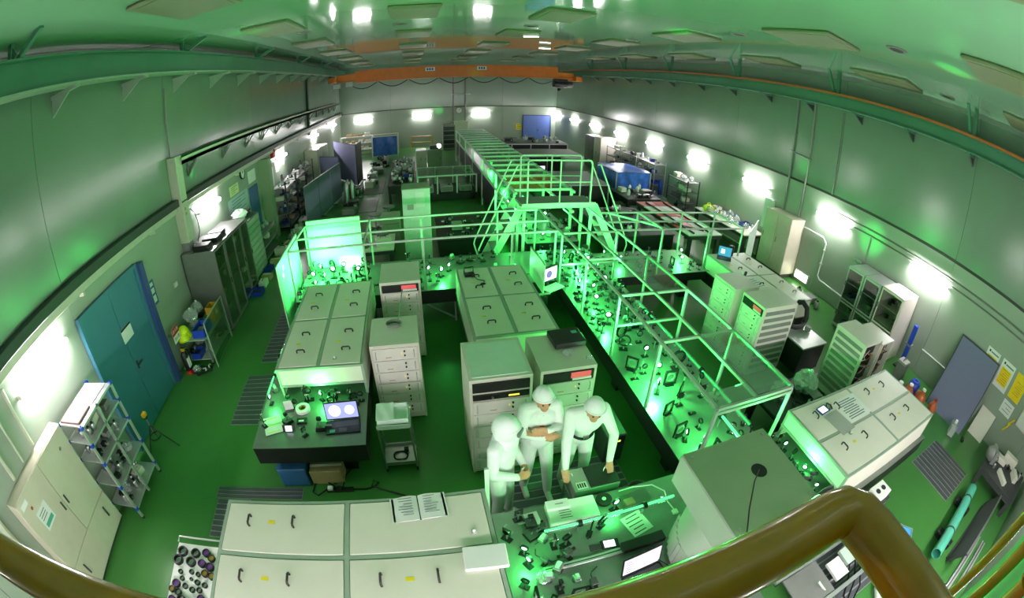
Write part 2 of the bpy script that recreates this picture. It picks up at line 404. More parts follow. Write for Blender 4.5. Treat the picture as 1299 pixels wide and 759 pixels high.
# ------------------------------------------------------------------ tube lamps on the walls
def lamp_proto(label, group):
    t = thing('wall_lamp', label, 'lamp', group=group)     # local: wall at x=0, lamp towards +x, along y
    obj('housing', MB().box(0, -.66, -.03, .03, .66, .03), 'paper', t, bevel=.006)
    tb = MB().cyl((.085, -.60, 0), (.085, .60, 0), .05, n=14)
    obj('tube', tb, 'tube_light', t, smooth=True)
    for s in (-1, 1): obj('lamp_holder', MB().box(.03, s*.60, -.03, .115, s*.645, .03), 'enclosure_white', t)
    return t
lp = lamp_proto('glowing white tube lamp high on the wall with the posters', 'tube lamps on the poster wall')
ys = [3.56+3.43*k for k in range(9)]
lp.location = (XR, ys[0], 2.2); lp.rotation_euler = (0, 0, PI)
PL = ('above the glass-door cabinets', 'beside the breaker cabinet', 'above the cluttered white bench', 'above the plastic-draped rack', 'above the rack behind the blue crate', 'above the farthest shelf rack', 'past the tall grey cabinet', 'two lamps short of the end wall', 'in the corner beside the blue door', 'beyond the posters')
for y, p_ in zip(ys, PL):
    l_ = lp if y == ys[0] else dup(lp, (XR, y, 2.2), PI)
    l_['label'] = 'glowing white tube lamp '+p_
for y, p_ in ((3.2, 'above the shelf rack with blue joints'), (9.65, 'above the stainless cabinets'), (16.3, 'above the crowded shelf racks'), (22.6, 'above the tall cream cabinets'), (28.4, 'at the far end of the cable duct')):
    dup(lp, (XL, y, 2.38), 0, 'glowing white tube lamp on the cable-duct wall '+p_, 'tube lamps under the cable duct')
for x, p_ in ((-3.46, 'above the long white shelf'), (.68, 'above the yellow barrier'), (4.83, 'past the two upright pipes')):
    dup(lp, (x, YB, 2.3), -PI/2, 'glowing white tube lamp on the end wall '+p_, 'tube lamps on the end wall')
for x in (-4.2, -2.8, -1.4, 0, 1.4, 2.8, 4.2, 5.6, 7.0):  # row inferred but unseen; extra lamps added to brighten lids and rack fronts
    dup(lp, (x, YN, 2.35), PI/2, 'glowing white tube lamp on the wall under the gallery', 'tube lamps under the gallery')
o = thing('bulkhead_lamp', 'small square glowing lamp low on the wall by the breaker cabinet', 'lamp', (XR-.001, 7.65, .1), PI)
obj('housing', MB().box(0, -.28, 0, .06, .28, .26), 'paper', o, bevel=.01)
obj('diffuser', MB().box(.06, -.25, .03, .09, .25, .23), glow('bulkhead_light', (1, 1, .78), 7.0), o, bevel=.01)

# ------------------------------------------------------------------ runway beams, hangers
def runway(name, x, zb, h, side, label, orange):
    """I-beam along y; side = +1 when the wall stands at larger x"""
    t = thing(name, label, 'beam', (x, 10, zb))
    m = MB().box(x-.02, YN+.05, zb+.03, x+.02, YB-.3, zb+h-.03)
    obj('web', m, 'beam_green', t, world=True)
    obj('lower_flange', MB().box(x-.12, YN+.05, zb, x+.12, YB-.3, zb+.03), 'trim_green' if not orange else 'beam_green', t, world=True)
    obj('upper_flange', MB().box(x-.12, YN+.05, zb+h-.03, x+.12, YB-.3, zb+h), 'beam_green', t, world=True)
    if orange: obj('conductor_rail', MB().box(x-.16, YN+.05, zb+h-.01, x-.10, YB-.3, zb+h+.045), 'rail_orange', t, world=True)
    return t
tb = runway('runway_beam', -4.62, 5.51, .44, -1, 'green crane runway beam on brackets over the teal door', False)
for y in (.8, 2.75, 4.7, 6.65, 8.6, 10.55, 12.5, 14.5, 16.5, 18.5, 20.5, 22.5, 24.5):
    m = MB().add([(XL+.0, y-.02, 5.50), (-4.62, y-.02, 5.50), (XL, y-.02, 5.20), (XL, y+.02, 5.50), (-4.62, y+.02, 5.50), (XL, y+.02, 5.20)], [(0,1,2),(5,4,3),(0,3,4,1),(1,4,5,2),(2,5,3,0)])
    obj('bracket', m, 'trim_green', tb, world=True)
    obj('bracket_arm', MB().box(XL, y-.05, 5.46, -4.5, y+.05, 5.51), 'trim_green', tb, world=True)
for y in (3.4, 8.2, 12.9, 18.0, 23.0):
    hg = obj('hanger', MB().bar((-4.62, y, 5.95), (-4.62, y, ZC), .07), 'beam_green', tb, world=True)
    obj('brace', MB().bar((-4.62, y+.12, 5.95), (-4.1, y+.12, ZC), .07), 'beam_green', tb, world=True)
    obj('gusset', MB().add([(-4.62, y-.01, 5.95), (-4.62, y-.01, 6.15), (-4.45, y-.01, 5.98), (-4.62, y+.01, 5.95), (-4.62, y+.01, 6.15), (-4.45, y+.01, 5.98)], [(0,1,2),(5,4,3),(0,3,4,1),(1,4,5,2),(2,5,3,0)]), 'beam_green', tb, world=True)
rb = runway('runway_beam', 9.95, 5.19, .34, 1, 'green crane runway beam with an orange conductor rail', True)
for y in (-.6, 1.2, 3.1, 4.9, 6.6, 8.4, 10.2, 12.0, 13.9, 16, 18, 20, 22, 24):
    obj('bracket', MB().add([(XR, y-.02, 5.18), (9.95, y-.02, 5.18), (XR, y-.02, 4.95), (XR, y+.02, 5.18), (9.95, y+.02, 5.18), (XR, y+.02, 4.95)], [(0,1,2),(5,4,3),(0,3,4,1),(1,4,5,2),(2,5,3,0)]), 'dark_duct', rb, world=True)
    obj('bracket_arm', MB().box(9.85, y-.05, 5.14, XR, y+.05, 5.19), 'beam_green', rb, world=True)
for y in (-.5, 3.0, 7.2, 11.4, 15.6, 19.8, 24):
    obj('hanger', MB().bar((9.95, y, 5.53), (9.95, y, ZC), .09), 'beam_green', rb, world=True)
    obj('brace', MB().bar((9.95, y+.12, 5.53), (9.6, y+.12, ZC), .07), 'beam_green', rb, world=True)

# ------------------------------------------------------------------ overhead crane
yc = 26.0
t = thing('bridge_crane', 'orange overhead bridge crane spanning the hall near the end wall', 'crane', (3, yc, 4.85))
g = obj('girder', MB().box(-3.2, yc-.16, 4.98, 8.55, yc+.16, 5.60), 'orange_paint', t, world=True, bevel=.01)
obj('flange', MB().box(-3.2, yc-.22, 4.92, 9.6, yc+.22, 4.98), 'orange_paint', t, world=True)
obj('flange', MB().box(-3.2, yc-.22, 5.60, 8.55, yc+.22, 5.64), 'orange_paint', t, world=True)
for i in range(6): obj('stiffener', MB().box(-2.6+i*2.1, yc-.19, 4.98, -2.58+i*2.1, yc-.16, 5.6), 'orange_paint', g, world=True)
obj('end_truck', MB().box(-4.75, yc-.6, 5.08, -4.3, yc+.6, 5.40).box(-4.3, yc-.2, 5.05, -3.2, yc+.2, 5.5), 'orange_paint', t, world=True, bevel=.02)
obj('end_truck', MB().box(9.5, yc-.7, 4.82, 9.9, yc+.7, 5.12).box(8.5, yc-.14, 5.0, 9.6, yc+.14, 5.32), 'orange_paint', t, world=True, bevel=.02)
for y in (yc-.45, yc+.45):
    obj('truck_wheel', MB().cyl((-4.66, y, 5.40), (-4.58, y, 5.40), .1), 'dark_grey', t, world=True, smooth=True)
    obj('truck_wheel', MB().cyl((9.9, y, 5.09), (9.98, y, 5.09), .1), 'dark_grey', t, world=True, smooth=True)
obj('control_box', MB().box(-3.75, yc-.35, 4.75, -3.35, yc-.16, 5.05), 'box_grey', t, world=True, bevel=.01)
obj('limit_box', MB().box(-4.45, yc-.5, 4.72, -4.05, yc-.3, 4.98), 'box_grey', t, world=True, bevel=.01)
for x in (1.05, 4.0):
    p = obj('nameplate', MB().box(x-.27, yc-.17, 5.33, x+.27, yc-.162, 5.55), 'paper', t, world=True)
    for k in range(3): obj('mark', MB().box(x-.2+k*.14, yc-.175, 5.37, x-.1+k*.14, yc-.17, 5.51), 'sign_blue', p, world=True)
for k in range(7):
    x0 = -3.6+k*1.72; pts = [(x0+1.66*s/10, yc-.3, 4.9-.34*math.sin(PI*s/10)) for s in range(11)]
    obj('festoon_cable', MB().tube(pts, .028, 6), 'cord_black', t, world=True, smooth=True)
h = thing('chain_hoist', 'black electric hoist hanging at the end of the orange crane', 'hoist', (8.75, yc, 4.2))
obj('trolley', MB().box(8.35, yc-.25, 4.62, 9.15, yc+.25, 4.91), 'black_metal', h, world=True, bevel=.02)
obj('drum', MB().lathe([(.01, -.45), (.2, -.45), (.24, -.40), (.24, .40), (.2, .45), (.01, .45)], (8.75, yc-.05, 4.6), 'x'), 'black_metal', h, world=True, smooth=True)
obj('motor', MB().lathe([(.01, 0), (.2, 0), (.2, .34), (.14, .38), (.01, .38)], (9.15, yc-.05, 4.6), 'x'), 'dark_grey', h, world=True, smooth=True)
obj('chain', MB().cyl((8.7, yc, 4.12), (8.7, yc, 4.5), .025), 'steel', h, world=True)
obj('hook', MB().lathe([(.01, 4.2), (.09, 4.16), (.12, 4.05), (.05, 3.98), (.01, 3.97)], (8.7, yc, .15)), 'black_metal', h, world=True, smooth=True)

# ------------------------------------------------------------------ ceiling filter units and vents
cf = thing('ceiling_filter', 'rectangular filter unit in the glossy ceiling', 'ceiling filter', group='ceiling filter units')
obj('frame', MB().box(-.52, -.82, -.06, .52, .82, 0), 'filter_panel', cf, bevel=.02)
obj('diffuser', MB().box(-.42, -.72, -.066, .42, .72, -.058), 'filter_panel', cf)
first = True
for x in (-2.95, .05, 3.15, 6.4, 9.45):
    for k in range(8):
        y = 1.25+4.1*k
        if y > 30 or (x < 3 and k == 0) or (x > 9 and y > 24): continue
        o = cf if first else dup(cf, (x, y, ZC))
        if first: cf.location = (x, y, ZC); first = False
        o['label'] = 'rectangular ceiling filter unit in the '+{-2.95: 'row beside the green beam', .05: 'second row from the green beam', 3.15: 'middle row of five', 6.4: 'second row from the orange rail', 9.45: 'row beside the orange rail'}[x]
        o['group'] = o['label'].replace('unit', 'units')
cv = thing('ceiling_vent', 'dark round vent in the glossy ceiling', 'vent', group='round ceiling vents')
obj('rim', MB().ring((0, 0, -.01), .13, .19, .02, 'z', 24), 'mid_grey', cv, smooth=True)
obj('grille', MB().disc((0, 0, -.006), .13, .01, 'z', 24), 'black_paint', cv)
for i, (x, y) in enumerate(((-.3, 11.3), (3.1, 11.75), (6.4, 12.35), (6.5, 3.5), (9.6, 3.7), (-2.6, 10.8), (6.4, 7.4), (.1, 15.4))):
    if i == 0: cv.location = (x, y, ZC)
    else: dup(cv, (x, y, ZC))
for i, (x, y, r) in enumerate(((3.55, 13.4, -.5), (5.2, 17.5, .1))):
    s = thing('ceiling_spotlight', 'small bright spotlight fixed under the glossy ceiling', 'spotlight', (x, y, ZC-.12), r, group='ceiling spotlights')
    obj('body', MB().box(-.24, -.07, 0, .24, .07, .08), 'paper', s, bevel=.01); obj('stem', MB().cyl((0, 0, .08), (0, 0, .12), .02), 'steel', s)
    obj('lens', MB().box(-.22, -.06, -.012, .22, .06, 0), 'spot_white', s)
# ------------------------------------------------------------------ optical tables
ZT = .78
def optical_table(x0, x1, y0, y1, label, thick=.28, zt=ZT, legs=None, skin='table_steel'):
    t = thing('optical_table', label, 'optical table', ((x0+x1)/2, (y0+y1)/2, 0))
    obj('top_plate', MB().box(x0, y0, zt-.012, x1, y1, zt), skin, t, world=True)
    obj('core', MB().box(x0+.004, y0+.004, zt-thick, x1-.004, y1-.004, zt-.012), 'black_paint', t, world=True)
    nx = max(2, int((x1-x0)/1.6)+1); ny = max(2, int((y1-y0)/1.8)+1)
    for i in range(nx):
        for j in range(ny):
            if 0 < i < nx-1 and 0 < j < ny-1: continue
            x = x0+.35+(x1-x0-.7)*i/(nx-1); y = y0+.4+(y1-y0-.8)*j/(ny-1)
            obj('leg', MB().box(x-.09, y-.09, 0, x+.09, y+.09, zt-thick), 'black_paint', t, world=True)
    return t
optical_table(2.62, 3.86, .95, 8.95, 'very long optical table covered with glowing green optics under the tall frame')
optical_table(.42, 2.61, .55, 2.46, 'optical table with two laptops and papers beside the men in white')
optical_table(-2.32, -.84, 3.62, 7.06, 'optical table with an open laptop under the pale two-by-two lidded hood')
optical_table(-2.15, .36, .3, 2.44, 'optical table carrying the widest pale hood with the open notebook')
optical_table(.64, 1.88, 4.98, 7.30, 'optical table under the pale hood behind the men in white', zt=.75)
optical_table(-2.45, 2.60, 7.40, 8.95, 'crosswise optical table with the brightest green glow behind the racks')
optical_table(3.87, 6.22, 7.30, 8.60, 'crosswise optical table with green optics next to the pale laptop hood', thick=.2)
optical_table(3.88, 6.95, 1.14, 2.56, 'optical table under the pale hood near the leaning slate board')
optical_table(6.32, 7.56, 5.08, 7.56, 'optical table under the pale hood with a small laptop on it', zt=.7)

# ------------------------------------------------------------------ hoods with lids
handle_me = MB().tube([(0, -.055, 0), (0, -.055, .035), (0, -.04, .048), (0, .04, .048), (0, .055, .035), (0, .055, 0)], .011, 6).mesh('handle', 'handle_brown')
def hood(x0, x1, y0, y1, z0, z1, axis, label, open_side=None, panel_m='enclosure_white', gap=.2, skip=()):
    """box with four lids; axis = long direction; handles lie across it"""
    t = thing('table_hood', label, 'hood', ((x0+x1)/2, (y0+y1)/2, z0)); E_ = .035
    for nm, b in (('-x', (x0, y0, x0+.012, y1)), ('+x', (x1-.012, y0, x1, y1)), ('-y', (x0, y0, x1, y0+.012)), ('+y', (x0, y1-.012, x1, y1))):
        zz = z0+gap if nm == open_side else z0
        obj('side_panel', MB().box(b[0]+.002, b[1]+.002, zz, b[2]-.002, b[3]-.002, z1-.03), panel_m if nm == open_side else 'enclosure_white', t, world=True)
        if nm == open_side:
            if nm == '-y': obj('front_trim', MB().box(x0, y0-.012, zz-.02, x1, y0-.001, zz+.012), 'alu', t, world=True)
            if nm == '-x': obj('front_trim', MB().box(x0-.012, y0, zz-.02, x0-.001, y1, zz+.012), 'trim_green', t, world=True)
    for x in (x0, x1-E_):
        for y in (y0, y1-E_): obj('corner_post', MB().box(x, y, z0, x+E_, y+E_, z1-.03), 'trim_green', t, world=True)
    xm, ym = (x0+x1)/2, (y0+y1)/2
    fr = MB().box(x0, y0, z1-.03, x1, y0+E_, z1).box(x0, y1-E_, z1-.03, x1, y1, z1).box(x0, y0+E_, z1-.03, x0+E_, y1-E_, z1).box(x1-E_, y0+E_, z1-.03, x1, y1-E_, z1)
    fr.box(xm-.022, y0+E_, z1-.03, xm+.022, y1-E_, z1).box(x0+E_, ym-.022, z1-.03, xm-.022, ym+.022, z1).box(xm+.022, ym-.022, z1-.03, x1-E_, ym+.022, z1)
    obj('top_frame', fr, 'trim_green', t, world=True)
    for i, (a0, a1) in enumerate(((x0+E_, xm-.022), (xm+.022, x1-E_))):
        for j, (b0, b1) in enumerate(((y0+E_, ym-.022), (ym+.022, y1-E_))):
            ld = obj('lid', MB().box(a0+.006, b0+.006, z1-.02, a1-.006, b1-.006, z1+.006), 'enclosure_white', t, world=True, bevel=.004)
            for f in (.22, .60):
                if (i, j, f) in skip: continue
                h = bpy.data.objects.new('handle', handle_me); COL.objects.link(h); h.parent = ld
                if axis == 'x': p = (a0+(a1-a0)*f, b0+(b1-b0)*.62)
                else: p = (a0+(a1-a0)*(.5 if i == 0 else .6), b0+(b1-b0)*(f+.05)); h.rotation_euler = (0, 0, PI/2)
                h.location = Vector((p[0], p[1], z1+.006))-wloc(ld)
            if axis == 'x': q = (a0+(a1-a0)*.41, b0+(b1-b0)*.62)
            else: q = (a0+(a1-a0)*.36, b0+(b1-b0)*.46)
            obj('sticker', MB().box(q[0]-.035, q[1]-.02, z1+.006, q[0]+.035, q[1]+.02, z1+.0075), 'sticker_yellow', ld, world=True)
    return t
hood(-2.15, .36, 1.20, 2.44, ZT, 1.26, 'x', 'widest pale hood with an open notebook and foam sheet on its lids', skip=((1, 1, .22), (1, 1, .60)))
hood(-2.05, -.83, 4.58, 7.05, ZT, 1.25, 'y', 'pale lidded hood above the table with the bright open laptop', open_side='-y')
hood(.65, 1.87, 4.99, 7.29, .75, 1.22, 'y', 'pale lidded hood behind the rack with dark vent slots')
hood(4.13, 6.85, 1.22, 2.50, ZT, 1.23, 'x', 'pale lidded hood with a sheet of notes and a phone on it', open_side='-x', panel_m='panel_pale', gap=.22)
hood(6.33, 7.55, 5.10, 7.55, .7, 1.09, 'y', 'pale lidded hood with a small laptop by the breaker cabinet')

# ------------------------------------------------------------------ equipment racks
def rack(w, d, h, label, loc, rz=0, mods=(), top=None, louvre=None, open_front=False, group=None, panel='module_white'):
    """local: front faces -y, front at y=0, depth to +y"""
    t = thing('equipment_rack', label, 'rack', loc, rz, group)
    b = MB().box(-w/2, .012, .05, w/2, d, h)
    if open_front:
        b = MB().box(-w/2, 0, .05, -w/2+.03, d, h).box(w/2-.03, 0, .05, w/2, d, h).box(-w/2+.03, d-.03, .05, w/2-.03, d, h).box(-w/2+.03, 0, h-.03, w/2-.03, d-.03, h).box(-w/2+.03, 0, .05, w/2-.03, d-.03, .1)
    obj('body', b, 'rack_white', t)
    for sx in (-1, 1):
        for sy in (.06, d-.06): obj('caster', MB().cyl((sx*(w/2-.06)-.02, sy, .03), (sx*(w/2-.06)+.02, sy, .03), .03, n=8), 'black_paint', t)
    if not open_front:
        fm = MB().box(-w/2, 0, .05, -w/2+.03, .012, h).box(w/2-.03, 0, .05, w/2, .012, h).box(-w/2+.03, 0, h-.03, w/2-.03, .012, h)
        obj('front_frame', fm, 'rack_white', t)
    z = h-.05
    for md in mods:
        kind, hh = md; z0 = z-hh; x0, x1 = -w/2+.034, w/2-.034
        if kind == 'gap': z = z0; continue
        o = obj('module', MB().box(x0, -.012, z0+.004, x1, .012, z-.004), 'black_paint' if kind in ('red', 'slot', 'player') else panel, t, bevel=.003)
        if kind == 'red':
            obj('label_plate', MB().box(.02, -.017, z0+.05, x1-.04, -.0125, z-.012), 'pink_label', o)
            obj('label_plate', MB().box(.04, -.017, z0+.015, x1-.03, -.0125, z0+.046), 'paper', o)
        elif kind == 'player':
            obj('display', MB().box(.08, -.016, z0+.03, .2, -.0125, z-.03), 'led_yellow', o)
            obj('knob', MB().cyl((-.1, -.03, (z0+z)/2), (-.1, -.0125, (z0+z)/2), .014, n=8), 'steel', o)
        elif kind == 'mod':
            zc = (z0+z)/2
            for sx in (-1, 1):
                obj('handle', MB().tube([(sx*(w/2-.075), -.012, zc-.06), (sx*(w/2-.075), -.04, zc-.045), (sx*(w/2-.075), -.04, zc+.045), (sx*(w/2-.075), -.012, zc+.06)], .006, 5), 'alu', o)
            
            if int(zc*10) % 3 != 1: obj('indicator', MB().box(.085, -.016, zc, .097, -.0125, zc+.022), 'led_yellow', o)
            for q in (.045, -.02): obj('knob', MB().cyl((.13, -.03, zc+q), (.13, -.0125, zc+q), .011, n=8), 'black_paint', o)
            obj('marking', MB().box(-.13, -.0135, zc-.045, -.05, -.0125, zc-.038), 'red_dim', o)
        z = z0
    if louvre:
        side, n = louvre
        x = w/2 if side == '+x' else -w/2; s = 1 if side == '+x' else -1
        for k in range(n):
            zz = .18+(h-.34)*k/(n-1)
            obj('louvre', MB().add([(x, .06, zz), (x+s*.022, .06, zz+.012), (x, .06, zz+.075), (x, d-.06, zz), (x+s*.022, d-.06, zz+.012), (x, d-.06, zz+.075)], [(0,1,2),(5,4,3),(0,3,4,1),(1,4,5,2),(2,5,3,0)]), 'mid_grey', t)
    if top == 'lid': obj('top_panel', MB().box(-w/2+.04, .04, h, w/2-.04, d-.06, h+.008), 'panel_pale', t)
    return t
m6 = [('mod', .2)]*6
rack(.66, .78, 1.50, 'pale rack with a black and pink panel behind the wired pale rack', (-.33, 6.36, 0), 0, [('red', .13)]+[('mod', .2)]*6)
rack(.66, .72, 1.34, 'pale rack with a coiled grey cable on its flat top', (-.42, 4.82, 0), 0, [('mod', .19)]*6)
rack(.70, .74, 1.57, 'pale rack with two black vent slots and a pale top panel', (.76, 3.64, 0), 0, [('slot', .13), ('gap', .03), ('player', .08), ('gap', .02)]+[('mod', .19)]*6, top='lid')
rack(.68, .72, 1.50, 'pale rack with a black instrument box lying on top', (1.57, 3.74, 0), 0, [('red', .14)]+[('mod', .19)]*6)
rack(.66, .62, 1.40, 'green-lit rack with a bare flat top beside the louvred rack', (5.30, 5.62, 0), -PI/2, [('mod', .2)]*6)
rack(.62, .92, 1.42, 'green-lit rack with louvred side and a black and pink panel', (5.38, 4.84, 0), -PI/2, [('red', .13)]+[('mod', .19)]*6, louvre=('+x', 9))
r7 = rack(.66, .78, 1.36, 'pale rack with louvres and an open cable side near the glass cabinets', (7.11, 3.02, 0), 0, [], louvre=('-x', 9), open_front=True)
r8 = rack(.52, .70, 1.28, 'narrower open pale rack standing behind the louvred open rack', (7.75, 3.0, 0), 0, [], open_front=True)
for r_, w_ in ((r7, .62), (r8, .46)):
    for k in range(4):
        z = .25+k*.27
        o = obj('drawer_unit', MB().box(-w_/2+.02, .1, z, w_/2-.02, .5, z+.18), 'black_metal', r_, bevel=.006)
        for q in range(3):
            pts = [(rnd.uniform(-.2, .2), .08, z+.1)]+[(rnd.uniform(-.25, .25)*w_*1.4, rnd.uniform(.0, .06), z+.1-.05*s) for s in range(1, 4)]
            obj('cable', MB().tube(pts, .008, 5), ('cord_black', 'copper', 'cord_white')[q], o, smooth=True)

# ------------------------------------------------------------------ aluminium frames round the beam lines
def frame(name, label, cat, bars, m='alu', w=.034):
    a = bars[0][1]
    t = thing(name, label, cat, (a[0], a[1], min(min(b[1][2], b[2][2]) for b in bars)))
    for nm, p, q in bars: obj(nm, MB().bar(p, q, w), m, t, world=True)
    return t
ZF = 1.78
bars = []
for y in (2.38, 3.61, 4.79, 6.05, 7.30):
    bars += [('cross_rail', (2.64, y, ZF), (3.78, y, ZF))]
    for x in (2.64, 3.78): bars.append(('post', (x, y, ZT), (x, y, ZF-.02)))
for x in (2.64, 3.20, 3.78): bars.append(('rail', (x, 2.38, ZF), (x, 8.9, ZF)))
bars += [('mid_rail', (2.64, 4.79, 1.30), (3.78, 4.79, 1.30)), ('mid_rail', (2.64, 7.30, 1.15), (3.78, 7.30, 1.15)), ('mid_rail', (2.66, 2.38, 1.72), (3.76, 2.38, 1.72))]
lf = frame('beamline_frame', 'long aluminium frame standing over the glowing long table', 'frame', bars)
for a, b in ((2.38, 3.61), (4.79, 6.05)):
    obj('cover_sheet', MB().box(3.22, a+.03, ZF+.02, 3.76, b-.03, ZF+.024), 'acrylic', lf, world=True)
obj('cover_sheet', MB().box(2.66, 2.40, ZF+.02, 3.18, 2.62, ZF+.024), 'acrylic', lf, world=True)
bars = []
for y in (7.44, 8.08, 8.86): bars.append(('rail', (-2.42, y, ZF), (2.60, y, ZF)))
for x in (-2.42, -.98, .10, 1.72, 2.56):
    bars.append(('post', (x, 7.44, ZT), (x, 7.44, ZF-.02))); bars.append(('post', (x, 8.86, ZT), (x, 8.86, ZF-.02)))
for x in (-2.42, -.98): bars.append(('cross_rail', (x, 7.44, ZF), (x, 8.86, ZF)))
bars += [('floor_brace', (.62, 7.6, .05), (.1, 7.5, .45)), ('floor_post', (.65, 7.55, 0), (.65, 7.55, .5))]
frame('beamline_frame', 'aluminium frame over the crosswise table with the green side screens', 'frame', bars)
bars = []
for y in (7.36, 7.86, 8.5): bars.append(('rail', (3.82, y, ZF), (7.15, y, ZF)))
for x in (4.87, 6.12, 7.15):
    zz = ZT if x < 6.2 else .0
    for y in (7.36, 8.5):
        if x > 7 and y < 8: zz = 1.1
        elif x > 7: zz = 0.0
        bars.append(('post', (x, y, zz), (x, y, ZF-.02)))
    bars.append(('cross_rail', (x, 7.36, ZF), (x, 8.5, ZF)))
bars += [('brace', (4.1, 8.5, ZF), (5.0, 7.36, ZF))]
frame('beamline_frame', 'aluminium frame over the crosswise table by the laptop hood', 'frame', bars)

# green-lit screens at the ends of the crosswise tables
def screen_board(pts, th, label, m='panel_pale', name='laser_screen', edge='trim_green'):
    """upright board through two floor points, z0..z1"""
    (xa, ya), (xb, yb), z0, z1 = pts
    t = thing(name, label, 'screen', ((xa+xb)/2, (ya+yb)/2, z0))
    obj('board', MB().bar((xa, ya, (z0+z1)/2), (xb, yb, (z0+z1)/2), th, z1-z0), m, t, world=True)
    obj('edge_trim', MB().bar((xa, ya, z1+.008), (xb, yb, z1+.008), th+.012, .016), edge, t, world=True)
    for x, y in ((xa, ya), (xb, yb)):
        obj('foot', MB().bar((x-.12, y, z0+.01), (x+.12, y, z0+.01), .04, .02), edge, t, world=True)
    return t
screen_board(((-2.62, 7.15), (-2.66, 8.95), 0, 1.62), .02, 'pale upright screen lit bright green at the table end')
screen_board(((-2.40, 8.97), (-1.20, 8.97), 0, 1.86), .02, 'pale upright screen lit green behind the brightest optics')
screen_board(((7.75, 7.7), (8.9, 8.6), 0, 1.55), .02, 'pale upright screen lit green beside the breaker cabinet')
screen_board(((2.08, 7.42), (2.10, 6.55), .95, 1.5), .015, 'small pale upright screen at the end of the hood behind the racks')

# ------------------------------------------------------------------ covered beam line running to the end wall
bars = []
for y in [10.5+.85*k for k in range(18)]:
    bars.append(('cross_rail', (2.46, y, ZF+.03), (3.98, y, ZF+.03)))
for x in (2.46, 3.98): bars.append(('rail', (x, 10.3, ZF), (x, 25.1, ZF)))
for y in (10.5, 13.0, 15.6, 18.1, 20.7, 23.2, 25.0):
    for x in (2.46, 3.98): bars.append(('post', (x, y, 0), (x, y, ZF-.02)))
for x in (2.46, 3.98): bars.append(('mid_rail', (x, 10.3, 1.25), (x, 25.1, 1.25)))
tn = frame('covered_beamline', 'long ladder-like covered beam line running to the end wall', 'frame', bars, m='panel_pale', w=.06)
for k in range(17):
    y = 10.5+.85*k
    obj('cover_sheet', MB().box(2.49, y+.03, ZF+.024, 3.95, y+.82, ZF+.03), 'acrylic_green', tn, world=True)
for x in (2.46, 3.98):
    obj('side_sheet', MB().box(x-.004, 13.0, .3, x+.004, 25.0, 1.2), 'black_paint', tn, world=True)
optical_table(2.56, 3.88, 9.5, 25.0, 'low optical table inside the ladder-like covered beam line', zt=.75)

# ------------------------------------------------------------------ footbridge over the beam line
dz, y0, y1, x0, x1 = 1.84, 9.05, 9.75, 2.30, 4.02
t = thing('footbridge', 'pale step-over footbridge with tube railings across the beam line', 'footbridge', ((x0+x1)/2, (y0+y1)/2, 0))
dk = obj('deck', MB().box(x0, y0, dz-.06, x1, y1, dz), 'mid_grey', t, world=True)
obj('deck_edge', MB().box(x0-.01, y0-.02, dz-.09, x1+.01, y0, dz+.03), 'panel_pale', t, world=True)
for x in (x0+.06, x1-.06):
    for y in (y0+.05, y1-.05): obj('leg', MB().bar((x, y, 0), (x, y, dz-.06), .06), 'panel_pale', t, world=True)
def railing(pts, r=.02, name='guard_rail'):
    return obj(name, MB().tube(pts, r, 8), 'panel_pale', t, world=True, smooth=True)
for y in (y0+.02, y1-.02):
    railing([(x0+.12, y, dz), (x0+.12, y, dz+.95), (x0+.16, y, dz+1.0), (x1-.16, y, dz+1.0), (x1-.12, y, dz+.95), (x1-.12, y, dz)])
    railing([(x0+.12, y, dz+.5), (x1-.12, y, dz+.5)], .015, 'mid_rail')
    railing([((x0+x1)/2, y, dz), ((x0+x1)/2, y, dz+1.0)], .018, 'upright')
for s, xa, xb, zb in ((-1, x0, x0-.95, .0), (1, x1, x1+.95, .0)):
    for y in (y0+.04, y1-.04):
        obj('stringer', MB().bar((xa, y, dz-.05), (xb, y, zb+.02), .03, .16), 'panel_pale', t, world=True)
        railing([(xa+s*.02, y, dz+.9), (xa+s*.10, y, dz+.9), (xb, y, zb+.85), (xb+s*.02, y, zb+.75), (xb-s*.1, y, zb+.3)], .018, 'handrail')
    for k in range(1, 7):
        f = k/7; x = xa+(xb-xa)*f; z = dz+(zb-dz)*f
        obj('tread', MB().box(x-.1, y0+.06, z-.02, x+.1, y1-.06, z+.01), 'mid_grey', t, world=True)
# ------------------------------------------------------------------ optics: one of each kind, copied to its places
def foot(t, m='black_metal', w=.05):
    obj('base', MB().box(-w, -w*.6, 0, w, w*.6, .014), m, t, bevel=.003)
def post(t, h, r=.009): obj('post', MB().cyl((0, 0, .014), (0, 0, h), r, n=8), 'steel', t, smooth=True)
PROTO = {}
def proto(key):
    t = thing('optic_'+key, '', 'optic mount'); PROTO[key] = t; return t
t = proto('lens'); t.name = 'lens_mount'; foot(t); post(t, .10)
obj('ring', MB().ring((0, 0, .145), .034, .046, .022, 'y', 18), 'black_metal', t, smooth=True)
obj('lens', MB().disc((0, 0, .145), .034, .008, 'y', 18), 'acrylic', t, smooth=True)
t = proto('wide'); t.name = 'wide_lens_mount'; foot(t, w=.07); post(t, .07, .012)
obj('ring', MB().ring((0, 0, .165), .078, .098, .03, 'y', 24), 'black_metal', t, smooth=True)
obj('lens', MB().disc((0, 0, .165), .078, .01, 'y', 24), 'acrylic', t, smooth=True)
for a in (0, 2.1, 4.2): obj('screw', MB().cyl((.098*math.sin(a), 0, .165+.098*math.cos(a)), (.125*math.sin(a), 0, .165+.125*math.cos(a)), .006, n=6), 'steel', t)
t = proto('mirror'); t.name = 'mirror_mount'; foot(t); post(t, .10)
obj('plate', MB().box(-.045, -.012, .10, .045, 0, .19), 'black_metal', t, bevel=.003)
obj('mirror', MB().disc((0, -.017, .145), .034, .01, 'y', 18), 'mirror', t, smooth=True)
